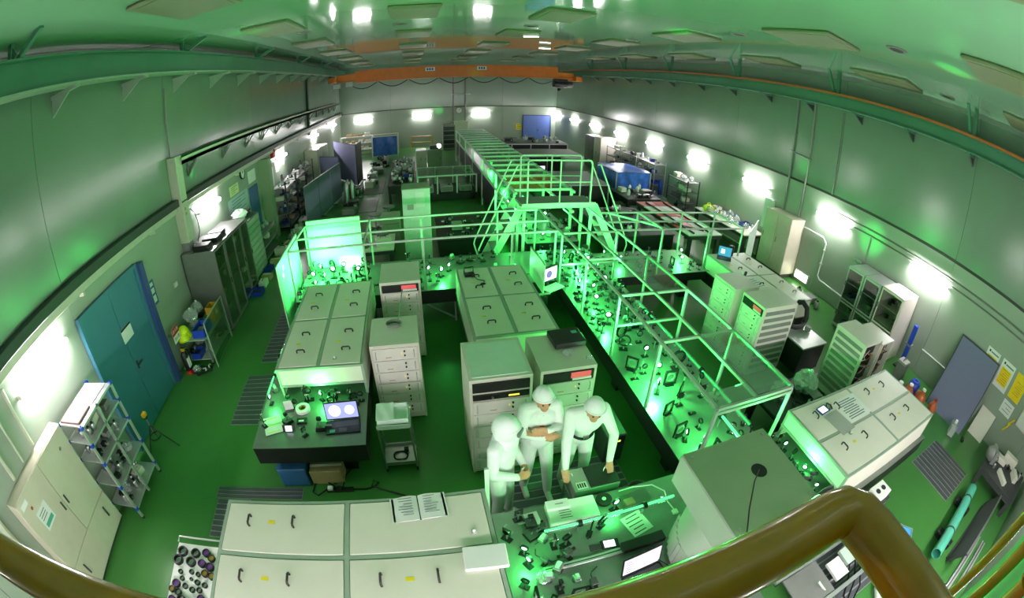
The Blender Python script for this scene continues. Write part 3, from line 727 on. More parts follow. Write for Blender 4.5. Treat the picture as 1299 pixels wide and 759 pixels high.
for x, z in ((-.033, .178), (.033, .112)): obj('knob', MB().cyl((x, 0, z), (x, .04, z), .009, n=8), 'steel', t, smooth=True)
t = proto('frame'); t.name = 'square_optic_frame'; foot(t, w=.06)
obj('frame', MB().box(-.09, -.012, .014, -.07, .012, .22).box(.07, -.012, .014, .09, .012, .22).box(-.07, -.012, .2, .07, .012, .22).box(-.07, -.012, .014, .07, .012, .034), 'black_metal', t)
obj('glass', MB().ring((0, 0, .118), .045, .066, .014, 'y', 18), 'steel', t, smooth=True)
t = proto('stage'); t.name = 'translation_stage'
obj('base', MB().box(-.07, -.07, 0, .07, .07, .025), 'black_metal', t, bevel=.003)
obj('carriage', MB().box(-.06, -.055, .025, .06, .065, .05), 'dark_grey', t, bevel=.003)
obj('micrometer', MB().cyl((.06, 0, .037), (.14, 0, .037), .011, n=8), 'steel', t, smooth=True)
obj('post', MB().cyl((0, 0, .05), (0, 0, .13), .01, n=8), 'steel', t, smooth=True)
obj('holder', MB().box(-.03, -.02, .13, .03, .02, .18), 'black_metal', t, bevel=.004)
t = proto('camera'); t.name = 'beam_camera'; foot(t); post(t, .08)
obj('body', MB().box(-.03, -.03, .08, .03, .05, .14), 'dark_grey', t, bevel=.005)
obj('barrel', MB().cyl((0, -.03, .11), (0, -.07, .11), .02, n=12), 'black_metal', t, smooth=True)
obj('cable', MB().tube([(0, .05, .11), (0, .09, .11), (.02, .12, .06), (.05, .16, .012), (.12, .2, .01)], .005, 5), 'cord_black', t, smooth=True)
t = proto('crystal'); t.name = 'crystal_holder'; foot(t, 'dark_grey')
obj('block', MB().box(-.035, -.05, .014, .035, .05, .075), 'steel', t, bevel=.004)
obj('crystal', MB().box(-.02, -.03, .075, .02, .03, .115), 'crystal', t)
t = proto('clamp'); t.name = 'table_clamp'
obj('arm', MB().prism([(-.02, -.06), (.02, -.06), (.028, .06), (-.028, .06)], .0, .014), 'black_metal', t)
obj('bolt', MB().cyl((0, .02, .014), (0, .02, .03), .012, n=6), 'steel', t)
t = proto('lit'); t.name = 'glowing_lens_mount'; foot(t); post(t, .10)
obj('ring', MB().ring((0, 0, .145), .03, .046, .022, 'y', 18), 'black_metal', t, smooth=True)
obj('lens', MB().ball((0, 0, .145), .03, 12, (1, .6, 1)), 'laser_glow', t, smooth=True)
KTXT = {'lens': ('black ring lens mount', 'lens mount'), 'wide': ('wide black ring lens mount', 'lens mount'), 'mirror': ('black mirror mount with adjuster knobs', 'mirror mount'),
        'frame': ('square black optic frame', 'optic frame'), 'stage': ('flat black translation stage', 'translation stage'), 'camera': ('small grey beam camera on a post', 'camera'),
        'crystal': ('steel block holding a clear crystal', 'crystal holder'), 'clamp': ('black table clamp with a bolt', 'clamp'), 'lit': ('lens mount glowing bright green', 'lens mount')}
USED = set()
def put(kind, x, y, z, rz, place, sc=1.0):
    txt, cat = KTXT[kind]; p = PROTO[kind]
    if kind not in USED:
        USED.add(kind); o = p; o.location = (x, y, z); o.rotation_euler = (0, 0, rz); o.scale = (sc, sc, sc)
    else: o = dup(p, (x, y, z), rz, sc=sc)
    o['label'] = txt+' '+place; o['category'] = cat; o['group'] = cat+'s '+place
    return o
BUSY = []
def free(x, y, d):
    return all((x-a)**2+(y-b)**2 > (d+e)**2 for a, b, e in BUSY)
def scatter(n, x0, x1, y0, y1, z, kinds, place, seed, d=.075, sc=1.0):
    r = random.Random(seed); k = 0
    for _ in range(n*12):
        if k >= n: break
        x, y = r.uniform(x0, x1), r.uniform(y0, y1); kd = r.choice(kinds); dd = d*(1.5 if kd in ('wide', 'stage', 'frame') else 1)*sc
        if not free(x, y, dd): continue
        BUSY.append((x, y, dd)); put(kd, x, y, z, r.choice((0, PI/2, PI, -PI/2, PI/4, -PI/4))+r.uniform(-.1, .1), place, sc*r.uniform(.85, 1.2)); k += 1
LONG = 'on the long table under the tall frame'
CROSS = 'on the crosswise table behind the racks'
RARM = 'on the table by the laptop hood'
TTAB = 'on the table beside the men in white'
BTAB = 'on the hood table with the laptop'
HTAB = 'at the open end of the noted hood'
def lit(x, y, z, w, place, sc=1.0, r=.06):
    o = put('lit', x, y, z, rnd.uniform(0, PI), place, sc); BUSY.append((x, y, .08*sc))
    if w: plamp('laser_scatter', (0, 0, .24), w, r=r, parent=o)
    return o
for x, y, w, s in ((2.93, 3.84, 34, 1.3), (3.02, 2.75, 12, 1.0), (3.12, 4.2, 8, 1.2), (3.15, 4.65, 0, 1.1), (2.95, 5.65, 14, 1.3), (3.02, 6.34, 8, 1.1), (3.29, 7.5, 14, 1.2), (3.5, 7.05, 0, 1.1), (2.94, 7.01, 8, 1.1), (3.4, 8.3, 22, 1.4), (2.85, 2.9, 0, 1.0), (3.15, 6.8, 0, 1.0), (3.5, 8.0, 0, 1.2), (3.6, 7.7, 0, 1.1), (3.1, 8.4, 0, 1.2)):
    lit(x, y, ZT, w, LONG, s)
for x, y, w, s in ((-2.08, 8.5, 30, 1.6), (-1.80, 8.35, 20, 1.5), (-1.95, 8.1, 0, 1.4), (-2.2, 8.2, 0, 1.4), (-1.6, 8.6, 0, 1.3), (-1.25, 8.3, 0, 1.3), (-2.1, 7.85, 12, 1.2), (.43, 7.95, 10, 1.2), (.18, 8.1, 0, 1.1), (.6, 8.2, 0, 1.0), (1.9, 7.9, 6, 1.0)):
    lit(x, y, ZT, w, CROSS, s)
for x, y, w, s in ((6.05, 8.2, 7, 1.1), (5.8, 7.8, 5, 1.1), (4.3, 8.0, 6, 1.0), (4.05, 8.35, 0, 1.0)): lit(x, y, ZT, w, RARM, s)
for x, y, w, s in ((.63, 1.80, 4, 1.0), (.62, 1.93, 0, .9), (1.62, 2.22, 2, 1.0)): lit(x, y, ZT, w, TTAB, s)
for x, y, w, s in ((4.04, 1.80, 5, .9), (4.05, 2.25, 0, .9), (4.02, 1.5, 0, .8)): lit(x, y, ZT, w, HTAB, s)
for x, y, w, s in ((-1.47, 4.48, 4, .9), (-2.22, 4.46, 3, .9), (-2.20, 5.75, 6, 1.0), (-2.20, 6.6, 0, .8)): lit(x, y, ZT, w, BTAB, s)
allk = ['lens', 'mirror', 'lens', 'mirror', 'stage', 'camera', 'crystal', 'frame', 'clamp', 'wide']
put('wide', 2.95, 5.13, ZT, .3, LONG, 1.15); put('wide', 2.9, 4.9, ZT, -.4, LONG, 1.0); put('frame', 2.8, 2.99, ZT, .2, LONG, 1.0); put('frame', 2.86, 3.4, ZT, .3, LONG, .9)
BUSY += [(2.95, 5.13, .16), (2.9, 4.9, .14), (2.8, 2.99, .14), (2.86, 3.4, .14)]
scatter(78, 2.70, 3.75, 5.3, 8.75, ZT, allk, LONG, 1, .062)
scatter(16, 2.70, 3.25, 1.9, 5.2, ZT, allk, LONG, 2)
scatter(14, 3.45, 3.8, 2.5, 5.2, ZT, ['lens', 'mirror', 'wide', 'clamp'], LONG, 22)
scatter(26, -2.35, -1.0, 7.5, 8.8, ZT, allk, CROSS, 3)
scatter(22, -.95, 2.0, 7.5, 8.8, ZT, allk, CROSS, 4)
scatter(20, 3.95, 6.1, 7.4, 8.5, ZT, allk, RARM, 5)
scatter(10, .50, .95, 1.55, 2.30, ZT, ['mirror', 'lens', 'stage', 'camera', 'crystal'], TTAB, 6, .06, .9)
scatter(12, 1.5, 2.1, .85, 1.2, ZT, allk, TTAB, 66, .06, .9)
scatter(16, .55, 1.25, .9, 1.55, ZT, allk, TTAB, 67, .06, .9)
scatter(8, -2.26, -.9, 4.3, 4.56, ZT, ['lens', 'mirror', 'lens', 'camera'], BTAB, 7, .07)
scatter(5, -2.26, -2.08, 3.9, 5.4, ZT, ['mirror', 'lens', 'crystal'], BTAB, 77, .07)
scatter(12, 3.92, 4.11, 1.2, 2.5, ZT, ['lens', 'mirror', 'camera', 'crystal'], HTAB, 8, .06, .9)
put('wide', 1.42, 2.06, ZT, .5, TTAB, .7); put('frame', 1.28, 2.0, ZT, 1.0, TTAB, .75); put('lens', 1.02, 1.94, ZT, .3, TTAB, 1.1); put('mirror', .66, 2.34, ZT, .2, TTAB, 1.0)
put('camera', 1.0, 1.80, ZT, 2.0, TTAB, 1.0); put('stage', .74, 2.12, ZT, .4, TTAB, .9)

# clear beam tubes with the beam inside
def beam_tube(a, b, r, label, clamps=3, m='laser_beam'):
    t = thing('beam_tube', label, 'beam tube', tuple(a)); a, b = Vector(a), Vector(b)
    obj('tube', MB().cyl(a, b, r, n=16, caps=False), 'acrylic', t, world=True, smooth=True)
    obj('beam', MB().cyl(a, b, r*.45, n=10), m, t, world=True, smooth=True)
    for k in range(clamps):
        p = a+(b-a)*((k+.5)/clamps); d = (b-a).normalized()
        cl = obj('clamp', MB().cyl(p-d*.02, p+d*.02, r*1.25, n=14), 'black_metal', t, world=True, smooth=True)
        obj('stand', MB().cyl((p.x, p.y, ZT), (p.x, p.y, p.z-r), .012, n=8), 'steel', t, world=True)
    return t
beam_tube((3.40, 6.2, .98), (3.40, 2.5, .98), .042, 'clear beam tube glowing green along the long table', 4)
beam_tube((3.66, 5.9, .96), (3.70, 2.7, .96), .035, 'thinner dim beam tube beside the glowing one on the long table', 4, m='laser_soft')
beam_tube((.84, 2.06, .93), (2.22, 2.09, .93), .03, 'short clear beam tube glowing green behind the paper box', 2)
beam_tube((-2.24, 4.5, .92), (-2.24, 6.95, .92), .025, 'thin glowing beam tube along the flank of the open laptop hood', 3)
# glow at the near end of the covered beam line
LADDER = 'at the near end of the covered beam line'
for x, y, z, w, s in ((2.62, 10.9, .75, 30, 1.6), (2.75, 11.6, .75, 0, 1.5), (2.7, 12.4, .75, 26, 1.6), (3.3, 12.9, .75, 10, 1.4), (2.65, 13.4, .75, 0, 1.5), (3.5, 11.2, .75, 0, 1.4), (3.2, 15.2, .75, 10, 1.2), (3.3, 18.5, .75, 8, 1.2), (2.66, 10.2, .75, 0, 1.5), (3.0, 9.7, .75, 12, 1.2)):
    lit(x, y, z, w, LADDER, s)
scatter(26, 2.62, 3.8, 9.7, 13.4, .75, allk, LADDER, 9, .08, 1.3)
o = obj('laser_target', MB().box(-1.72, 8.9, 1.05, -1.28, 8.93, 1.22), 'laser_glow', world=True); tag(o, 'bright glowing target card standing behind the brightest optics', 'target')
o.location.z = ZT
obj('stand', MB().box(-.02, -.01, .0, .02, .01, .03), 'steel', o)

# ------------------------------------------------------------------ things on the hood lids and racks
def papers(name, label, cat, x, y, z, w, h, rz, m='paper', lines=6, th=.004, lm='print_grey'):
    t = thing(name, label, cat, (x, y, z), rz)
    obj('sheet', MB().box(-w/2, -h/2, 0, w/2, h/2, th), m, t)
    for k in range(lines):
        yy = h*.38-k*h*.76/max(1, lines-1); ww = w*(.40 if k % 3 else .30)
        obj('text_line', MB().box(-ww, yy-h*.02, th, ww*rnd.uniform(.5, 1), yy+h*.02, th+.0008), lm, t)
    return t
t = thing('open_notebook', 'open notebook with handwritten pages on the widest pale hood', 'notebook', (-.245, 2.30, 1.267), .06)
for s in (-1, 1):
    pg = obj('page', MB().sheet(lambda u, v: (s*(u*.245+.002), (v-.5)*.27, .006+.022*math.sin(PI*min(1, u*1.3))*(1-u*.6)), 8, 2), 'paper', t, smooth=True)
    obj('page_block', MB().box(s*.004, -.13, 0, s*.235, .13, .006), 'paper', t)
    for k in range(7): obj('writing', MB().box(s*.05, .1-k*.03, .031-.0004*k, s*(.12+.06*rnd.random()), .106-k*.03, .0325), 'print_grey', pg)
obj('spine', MB().box(-.01, -.135, 0, .01, .135, .007), 'print_black', t)
t = thing('foam_sheet', 'thick white foam sheet lying over the edge of the widest pale hood', 'foam', (.235, 1.70, 1.266), -.05)
obj('slab', MB().box(-.175, -.115, 0, .175, .115, .04), 'foam_white', t, bevel=.01); obj('cover_film', MB().box(-.165, -.105, .0402, .165, .105, .0415), 'paper', t)
t = thing('laser_sensor', 'small white sensor knob glinting on the widest pale hood', 'sensor', (.19, 1.98, 1.266))
obj('base', MB().box(-.02, -.02, 0, .02, .02, .012), 'steel', t, bevel=.003); obj('dome', MB().ball((0, 0, .022), .016, 10), 'foam_white', t, smooth=True)
t = thing('laser_sensor', 'small white sensor knob glinting on the noted pale hood', 'sensor', (4.75, 1.75, 1.236))
obj('base', MB().box(-.025, -.025, 0, .025, .025, .012), 'steel', t, bevel=.003); obj('dome', MB().ball((0, 0, .024), .018, 10), 'foam_white', t, smooth=True)
t = thing('laser_sensor', 'small white sensor knob glinting on the laptop-table hood', 'sensor', (-1.22, 4.74, 1.256))
obj('base', MB().box(-.025, -.025, 0, .025, .025, .012), 'steel', t, bevel=.003); obj('dome', MB().ball((0, 0, .024), .018, 10), 'foam_white', t, smooth=True)
papers('note_sheet', 'large pale sheet of notes lying on the hood with a phone', 'paper', 5.22, 2.12, 1.237, .58, .44, .02, lines=9)
t = thing('smartphone', 'phone with a lit screen lying on the noted pale hood', 'phone', (4.66, 2.28, 1.237), .1)
obj('body', MB().box(-.11, -.07, 0, .11, .07, .014), 'sign_blue', t, bevel=.004); obj('screen', MB().box(-.08, -.05, .0142, .07, .05, .0155), 'screen_phone', t)
obj('strap', MB().tube([(.11, .02, .01), (.17, .06, .012), (.2, .0, .012), (.16, -.06, .01), (.11, -.04, .01)], .012, 6), 'cord_black', t, smooth=True)
obj('cover_plate', MB().box(-.1, -.5, 0, .22, -.1, .004), 'box_grey', t)
t = thing('instrument_box', 'flat black instrument box lying on the rack top', 'instrument', (1.70, 4.28, 1.5), .05)
obj('case', MB().box(-.2, -.16, .012, .2, .16, .09), 'black_metal', t, bevel=.008); obj('front', MB().box(-.19, -.168, .02, .19, -.16, .08), 'dark_grey', t); obj('sticker', MB().box(.08, .02, .0902, .15, .08, .0915), 'teal_pipe', t)
for sx in (-.16, .16):
    for sy in (-.12, .12): obj('foot', MB().cyl((sx, sy, 0), (sx, sy, .012), .015, n=8), 'black_paint', t)
def crumple(name, label, cat, loc, r, m, seed, flat=.6, group=None):
    rr = random.Random(seed); mb = MB().ball((0, 0, 0), r, 14, (1, 1, flat)); mb.v = [tuple(c*(1+rr.uniform(-.22, .22)) for c in v) for v in mb.v]
    zm = min(v[2] for v in mb.v); mb.v = [(x, y, z-zm) for x, y, z in mb.v]
    return tag(obj(name, mb, m, loc=loc), label, cat, group)
crumple('wrapped_part', 'small part in crumpled clear wrap on the rack top', 'wrapped part', (1.62, 3.98, 1.5), .06, 'plastic_wrap', 3)
crumple('wrapped_part', 'tiny crumpled clear wrap at the rack corner', 'wrapped part', (1.85, 3.86, 1.5), .04, 'plastic_wrap', 4)
t = thing('coiled_cable', 'grey coiled cable with a lead hanging down the racks', 'cable', (-.42, 5.30, 1.34))
for k in range(3):
    obj('loop', MB().tube([(.09*math.cos(a)*(1+.08*k), .075*math.sin(a)*(1+.08*k), .012+.016*k) for a in [2*PI*i/20 for i in range(20)]], .010, 6, True), 'mid_grey', t, smooth=True)
obj('lead', MB().tube([(.06, .05, .04), (.09, .3, .06), (.11, .9, .02), (.12, 1.0, .03)], .010, 6), 'mid_grey', t, smooth=True)
t = thing('small_laptop', 'small open laptop with a cyan picture on the breaker-side hood', 'laptop', (6.62, 7.25, 1.097), -.7)
obj('keyboard_base', MB().box(-.17, -.12, 0, .17, .12, .018), 'dark_grey', t, bevel=.004)
l = obj('lid', MB().obox((0, .16, .12), (.34, .012, .24), Matrix.Rotation(-.32, 3, 'X')), 'black_metal', t, bevel=.003)
obj('screen', MB().obox((0, .152, .12), (.31, .004, .21), Matrix.Rotation(-.32, 3, 'X')), 'screen_cyan', l)
obj('picture', MB().obox((-.05, .149, .12), (.09, .004, .1), Matrix.Rotation(-.32, 3, 'X')), 'screen_white', l)
t = thing('desk_speaker', 'small dark box standing behind the cyan laptop', 'box', (6.95, 7.42, 1.097), -.5); obj('case', MB().box(-.06, -.06, 0, .06, .06, .24), 'dark_grey', t, bevel=.01); obj('front', MB().box(-.05, -.064, .02, .05, -.06, .22), 'black_paint', t)
t = thing('tape_dispenser', 'white handled holder on the hood edge by the louvred rack', 'holder', (6.48, 6.35, 1.097), .4); obj('body', MB().box(-.07, -.03, 0, .07, .03, .12), 'paper', t, bevel=.01); obj('roll', MB().ring((0, -.045, .07), .025, .05, .03, 'y'), 'dark_grey', t, smooth=True)
papers('note_sheet', 'pale sheet lying on the breaker-side hood beside the racks', 'paper', 6.6, 6.0, 1.097, .3, .42, .1, lines=5)

# ------------------------------------------------------------------ laptop table and the cart beside it
def laptop(label, loc, rz, screen='screen_white', w=.36, tilt=-.25, sheets=True):
    t = thing('laptop', label, 'laptop', loc, rz)
    b = obj('keyboard_base', MB().box(-w/2, -.24, 0, w/2, 0, .02), 'black_metal', t, bevel=.004)
    obj('keys', MB().box(-w/2+.02, -.13, .0202, w/2-.02, -.02, .022), 'dark_grey', b); obj('touchpad', MB().box(-.05, -.22, .0202, .05, -.15, .0215), 'dark_grey', b)
    R = Matrix.Rotation(tilt, 3, 'X'); c = Vector((0, 0, .02))
    l = obj('lid', MB().obox(c+R @ Vector((0, .006, .125)), (w, .01, .25), R), 'black_metal', t, bevel=.003)
    obj('screen', MB().obox(c+R @ Vector((0, -.001, .128)), (w-.03, .003, .21), R), screen, l)
    return t, l, c, R
t, l, c, R = laptop('open laptop with two white discs on its screen on the hood table', (-1.14, 4.06, ZT), .05, glow('screen_lilac', (.36, .40, .80), 1.0), .44)
for x, r in ((-.085, .078), (.105, .062)):
    m = MB().disc((0, 0, 0), r, .002, 'y', 20); m.v = [tuple(c+R @ Vector((v[0]+x, v[1]-.004, v[2]+.13))) for v in m.v]
    obj('disc_image', m, 'screen_white', l)
obj('sticker', MB().box(-.17, -.22, .0205, -.1, -.17, .0225), 'teal_pipe', t)
papers('leaflet', 'white leaflet with green bands leaning on the hood table corner', 'leaflet', -2.10, 4.03, ZT+.006, .26, .34, .35, lines=3, lm='neon_yellow')
t = thing('smartphone', 'phone with a lit screen standing on the hood table', 'phone', (-1.85, 3.92, ZT), 0); obj('body', MB().obox((0, 0, .045), (.17, .012, .09), Matrix.Rotation(-.5, 3, 'X')), 'black_paint', t, bevel=.003); obj('screen', MB().obox((0, -.008, .046), (.09, .004, .07), Matrix.Rotation(-.5, 3, 'X')), 'screen_phone', t); obj('stand', MB().box(-.04, .0, 0, .04, .05, .012), 'dark_grey', t)
t = thing('tape_roll', 'white roll of tape lying on the hood table', 'tape roll', (-1.72, 4.30, ZT)); obj('tape', MB().ring((0, 0, .025), .055, .10, .05, 'z', 24), 'foam_white', t, smooth=True); obj('core', MB().ring((0, 0, .025), .048, .055, .052, 'z', 24), 'card_brown', t, smooth=True)
t = thing('power_meter', 'small black meter with a white display on the hood table', 'meter', (-1.70, 4.08, ZT), .05); obj('case', MB().box(-.07, -.05, 0, .07, .05, .03), 'black_paint', t, bevel=.004); obj('display', MB().box(-.04, -.03, .0302, .03, .0, .0315), 'paper', t)
t = thing('white_card_holder', 'small white bracket standing on the hood table', 'card holder', (-1.92, 4.33, ZT), .2); obj('card', MB().box(-.06, -.01, 0, .06, .01, .14), 'paper', t); obj('foot', MB().box(-.06, -.06, 0, .06, .0, .008), 'dark_grey', t)
put('stage', -1.42, 3.95, ZT, 0, BTAB, 1.0); put('stage', -1.9, 4.08, ZT, .8, BTAB, .9); put('mirror', -1.62, 3.82, ZT, .8, BTAB, .8); put('lens', -1.3, 4.3, ZT, .1, BTAB, 1.1); put('mirror', -1.0, 4.35, ZT, .1, BTAB, 1.1); put('lens', -1.65, 4.5, ZT, .1, BTAB, 1.2)
t = thing('storage_box', 'blue-grey box on the floor under the hood table', 'box', (-1.95, 3.80, 0)); obj('carton', MB().box(-.2, -.15, 0, .2, .15, .32), 'sign_blue', t, bevel=.01); obj('lid', MB().box(-.21, -.16, .32, .21, .16, .35), 'sign_blue', t, bevel=.008)
t = thing('storage_box', 'brown flat carton on the floor under the hood table', 'box', (-1.50, 3.80, 0)); obj('carton', MB().box(-.22, -.12, 0, .22, .12, .25), 'card_brown', t, bevel=.008); obj('tape', MB().box(-.22, -.02, .25, .22, .02, .252), 'paper', t)
t = thing('utility_cart', 'small steel two-shelf cart with a pale tray beside the racks', 'cart', (-.50, 4.02, 0))
for z in (.14, .80): obj('shelf', MB().box(-.21, -.18, z-.02, .21, .18, z).box(-.21, -.18, z, .21, -.165, z+.04).box(-.21, .165, z, .21, .18, z+.04), 'steel' if z < .5 else 'panel_pale', t)
for x in (-.2, .2):
    for y in (-.17, .17):
        obj('upright', MB().cyl((x, y, .06), (x, y, .80), .012, n=8), 'steel', t); obj('caster', MB().cyl((x-.012, y, .03), (x+.012, y, .03), .03, n=10), 'black_paint', t)
t = thing('plastic_tray', 'pale tray box with a cloth on the small steel cart', 'tray', (-.50, 4.02, .842)); obj('tray', MB().box(-.19, -.15, 0, .19, .15, .01).box(-.19, -.15, .01, .19, -.14, .07).box(-.19, .14, .01, .19, .15, .07).box(.18, -.14, .01, .19, .14, .07).box(-.19, -.14, .01, -.18, .14, .07), 'panel_pale', t); obj('cloth', MB().sheet(lambda u, v: (-.2+.22*u, -.16+.32*v, .075+.006*math.sin(9*u+5*v)), 8, 8), 'panel_pale', t, smooth=True)
t = thing('coiled_cable', 'black coiled cable on the low shelf of the small cart', 'cable', (-.50, 3.98, .142)); obj('loop', MB().tube([(.09*math.cos(a), .08*math.sin(a), .012+.01*math.sin(3*a)) for a in [2*PI*i/18 for i in range(18)]], .012, 6, True), 'cord_black', t, smooth=True); obj('plug', MB().box(.05, .06, 0, .11, .12, .05), 'black_paint', t, bevel=.006)
t = thing('power_strip', 'black power strip with tangled leads on the green floor', 'power strip', (-1.30, 3.56, 0))
obj('strip', MB().box(-.22, -.035, 0, .14, .035, .04), 'black_paint', t, bevel=.006)
obj('plug', MB().box(-.2, -.03, .04, -.13, .03, .08), 'paper', t, bevel=.005); obj('plug', MB().box(-.08, -.03, .04, -.02, .03, .07), 'black_paint', t, bevel=.005)
obj('lead', MB().tube([(.14, 0, .02), (.3, .0, .01), (.42, .03, .01), (.47, .10, .01), (.40, .14, .01), (.38, .05, .01), (.5, -.02, .01), (.8, -.15, .01), (1.1, -.32, .01), (1.3, -.4, .01)], .012, 6), 'cord_black', t, smooth=True)
obj('lead', MB().tube([(-.2, 0, .05), (-.34, -.08, .01), (-.42, -.02, .01), (-.40, .12, .01), (-.25, .16, .01), (-.1, .12, .01)], .011, 6), 'cord_black', t, smooth=True)
obj('lead', MB().tube([(-.1, .03, .05), (-.3, .2, .01), (-.5, .3, .01), (-.55, .45, .01), (-.35, .5, .01)], .010, 6), 'cord_black', t, smooth=True)
obj('lead', MB().tube([(.0, .03, .04), (.02, .25, .01), (.1, .35, .03)], .010, 6), 'cord_black', t, smooth=True)

# ------------------------------------------------------------------ table beside the men
t, l, c, R = laptop('open black laptop with a pale list on its screen beside the tall green box', (1.60, 1.45, ZT), .12, 'screen_pink', .42)
for k in range(5): 
    m = MB().box(-.17, -.001, 0, -.12+.02*(k % 2), .001, .006); m.v = [tuple(c+R @ Vector((v[0], v[1]-.004, v[2]+.05+.035*k))) for v in m.v]; obj('text_line', m, 'print_grey', l)
t = thing('paper_box', 'pale flat carton with printed lines on the table beside the men', 'carton', (1.19, 2.29, ZT), -.03)
obj('carton', MB().box(-.25, -.13, 0, .25, .13, .09), 'paper', t, bevel=.006)
obj('flap', MB().box(-.25, .02, .09, -.02, .13, .12), 'paper', t, bevel=.004)
for k in range(4): obj('text_line', MB().box(-.14, .0-k*.03, .0902, -.03+.01*(k % 2), .007-k*.03, .0912), 'print_black', t)
obj('text_line', MB().box(-.16, .07, .1202, -.08, .078, .1212), 'print_black', t)
papers('white_card', 'small white card lying by the corner of the widest pale hood', 'card', .80, 2.32, ZT, .14, .16, .1, lines=0)
t = thing('smartphone', 'phone with a bright white screen on the table beside the men', 'phone', (1.43, 1.83, ZT), -.1); obj('body', MB().box(-.09, -.05, 0, .09, .05, .015), 'black_paint', t, bevel=.004); obj('screen', MB().box(-.06, -.04, .0152, .05, .04, .0165), 'screen_phone', t); obj('pad', MB().box(-.2, -.05, 0, -.1, .02, .012), 'dark_grey', t, bevel=.003)
papers('printed_sheet', 'printed sheet lit green lying behind the phone', 'paper', 1.78, 1.98, ZT, .24, .26, .25, lines=5, lm='print_black')
t = thing('rail_bar', 'flat grey rail dividing the table beside the men', 'rail', (1.45, 1.72, ZT), .02); obj('rail', MB().box(-.7, -.03, 0, .52, .03, .03), 'alu', t, bevel=.004); obj('slot', MB().box(-.69, -.006, .0302, .51, .006, .0312), 'dark_grey', t); obj('black_box', MB().box(.05, -.06, .031, .5, .05, .09), 'black_paint', t, bevel=.004)
t = thing('fibre_reel', 'flat black reel with a pale hub near the paper box', 'reel', (1.56, 2.36, ZT)); obj('reel', MB().disc((0, 0, .02), .085, .03, 'z', 24), 'black_paint', t, smooth=True); obj('hub', MB().disc((0, 0, .037), .022, .006, 'z', 14), 'paper', t, smooth=True)
t = thing('white_cable', 'white cable curling over the table beside the cart', 'cable', (2.0, 2.3, ZT)); obj('cable', MB().tube([(-.25, .12, .02), (-.1, .1, .06), (.1, .05, .08), (.22, -.05, .04), (.2, -.18, .02), (.22, -.3, .02)], .008, 6), 'cord_white', t, smooth=True); obj('plug', MB().box(.19, -.36, 0, .25, -.3, .03), 'paper', t, bevel=.004)
t = thing('adapter_tray', 'white tray with a black adapter beside the open black laptop', 'tray', (1.885, 1.20, ZT), .1); obj('tray', MB().box(-.06, -.2, 0, .06, .2, .02), 'panel_pale', t, bevel=.004); obj('adapter', MB().box(-.03, -.05, .02, .03, .09, .06), 'black_paint', t, bevel=.006); obj('cable', MB().tube([(0, .09, .04), (-.02, .2, .05), (-.08, .3, .06), (-.2, .32, .02)], .006, 5), 'cord_black', t, smooth=True)
t = thing('clear_case', 'clear plastic case on the table under the beam tube', 'case', (1.86, 2.26, ZT), .1); obj('case', MB().box(-.16, -.07, 0, .16, .07, .08), 'acrylic', t); obj('insert', MB().box(-.1, -.04, .005, .0, .04, .03), 'card_brown', t)
t = thing('grey_multimeter', 'grey multimeter lying at the corner beside the widest hood', 'multimeter', (.62, 1.35, ZT), .1); obj('case', MB().box(-.07, -.1, 0, .07, .1, .04), 'mid_grey', t, bevel=.008); obj('display', MB().box(-.05, .02, .0402, .05, .08, .0415), 'panel_pale', t); obj('dial', MB().disc((0, -.03, .045), .03, .01, 'z', 14), 'black_paint', t, smooth=True)
crumple('wrapped_part', 'crumpled bag of small parts by the glowing mounts', 'wrapped part', (.72, 1.62, ZT), .07, 'plastic_wrap', 8)
t = thing('upright_strip', 'narrow green-lit upright strip at the corner of the widest hood', 'strip', (.40, 2.54, 0)); obj('strip', MB().box(-.02, -.012, 0, .02, .012, 1.42), 'panel_pale', t); obj('foot', MB().box(-.05, -.05, 0, .05, .05, .02), 'dark_grey', t)
# cart with the instrument the men work on
t = thing('instrument_cart', 'low grey cart in front of the leaning man', 'cart', (1.58, 2.72, 0))
for z in (.12, .60): obj('shelf', MB().box(-.28, -.17, z-.03, .28, .17, z), 'mid_grey', t, bevel=.005)
for x in (-.26, .26):
    for y in (-.15, .15): obj('leg', MB().cyl((x, y, 0), (x, y, .57), .015, n=8), 'steel', t)
t = thing('test_instrument', 'black-topped bench instrument under the leaning man\'s hands', 'instrument', (1.58, 2.72, .60))
obj('case', MB().box(-.26, -.16, .0, .26, .16, .16), 'box_grey', t, bevel=.006); obj('cover', MB().box(-.08, -.15, .16, .26, .15, .175), 'black_paint', t, bevel=.005)
p = obj('sticker', MB().box(-.22, -.14, .1602, -.1, -.04, .1612), 'paper', t)
for k in range(4): obj('mark', MB().box(-.21+.025*k, -.12, .1612, -.195+.025*k, -.06, .162), 'print_black', p)
t = thing('ups_unit', 'dark box unit on a low stand behind the leaning man', 'power unit', (2.22, 3.75, 0)); obj('case', MB().box(-.14, -.3, .02, .14, .3, .52), 'dark_grey', t, bevel=.01); obj('panel', MB().box(-.12, -.306, .36, .12, -.3, .5), 'black_paint', t); obj('indicator', MB().box(.0, -.311, .4, .06, -.3065, .43), 'led_yellow', t)
for x in (-.1, .1): obj('foot', MB().box(x-.02, -.28, 0, x+.02, .28, .02), 'black_paint', t)
t = thing('coiled_cable', 'grey coiled hose on the floor under the long table edge', 'cable', (2.36, 2.85, 0))
for k in range(3): obj('loop', MB().tube([(.13*math.cos(a)*(1+.06*k), .15*math.sin(a), .02+.02*k) for a in [2*PI*i/18 for i in range(18)]], .012, 6, True), 'mid_grey', t, smooth=True)

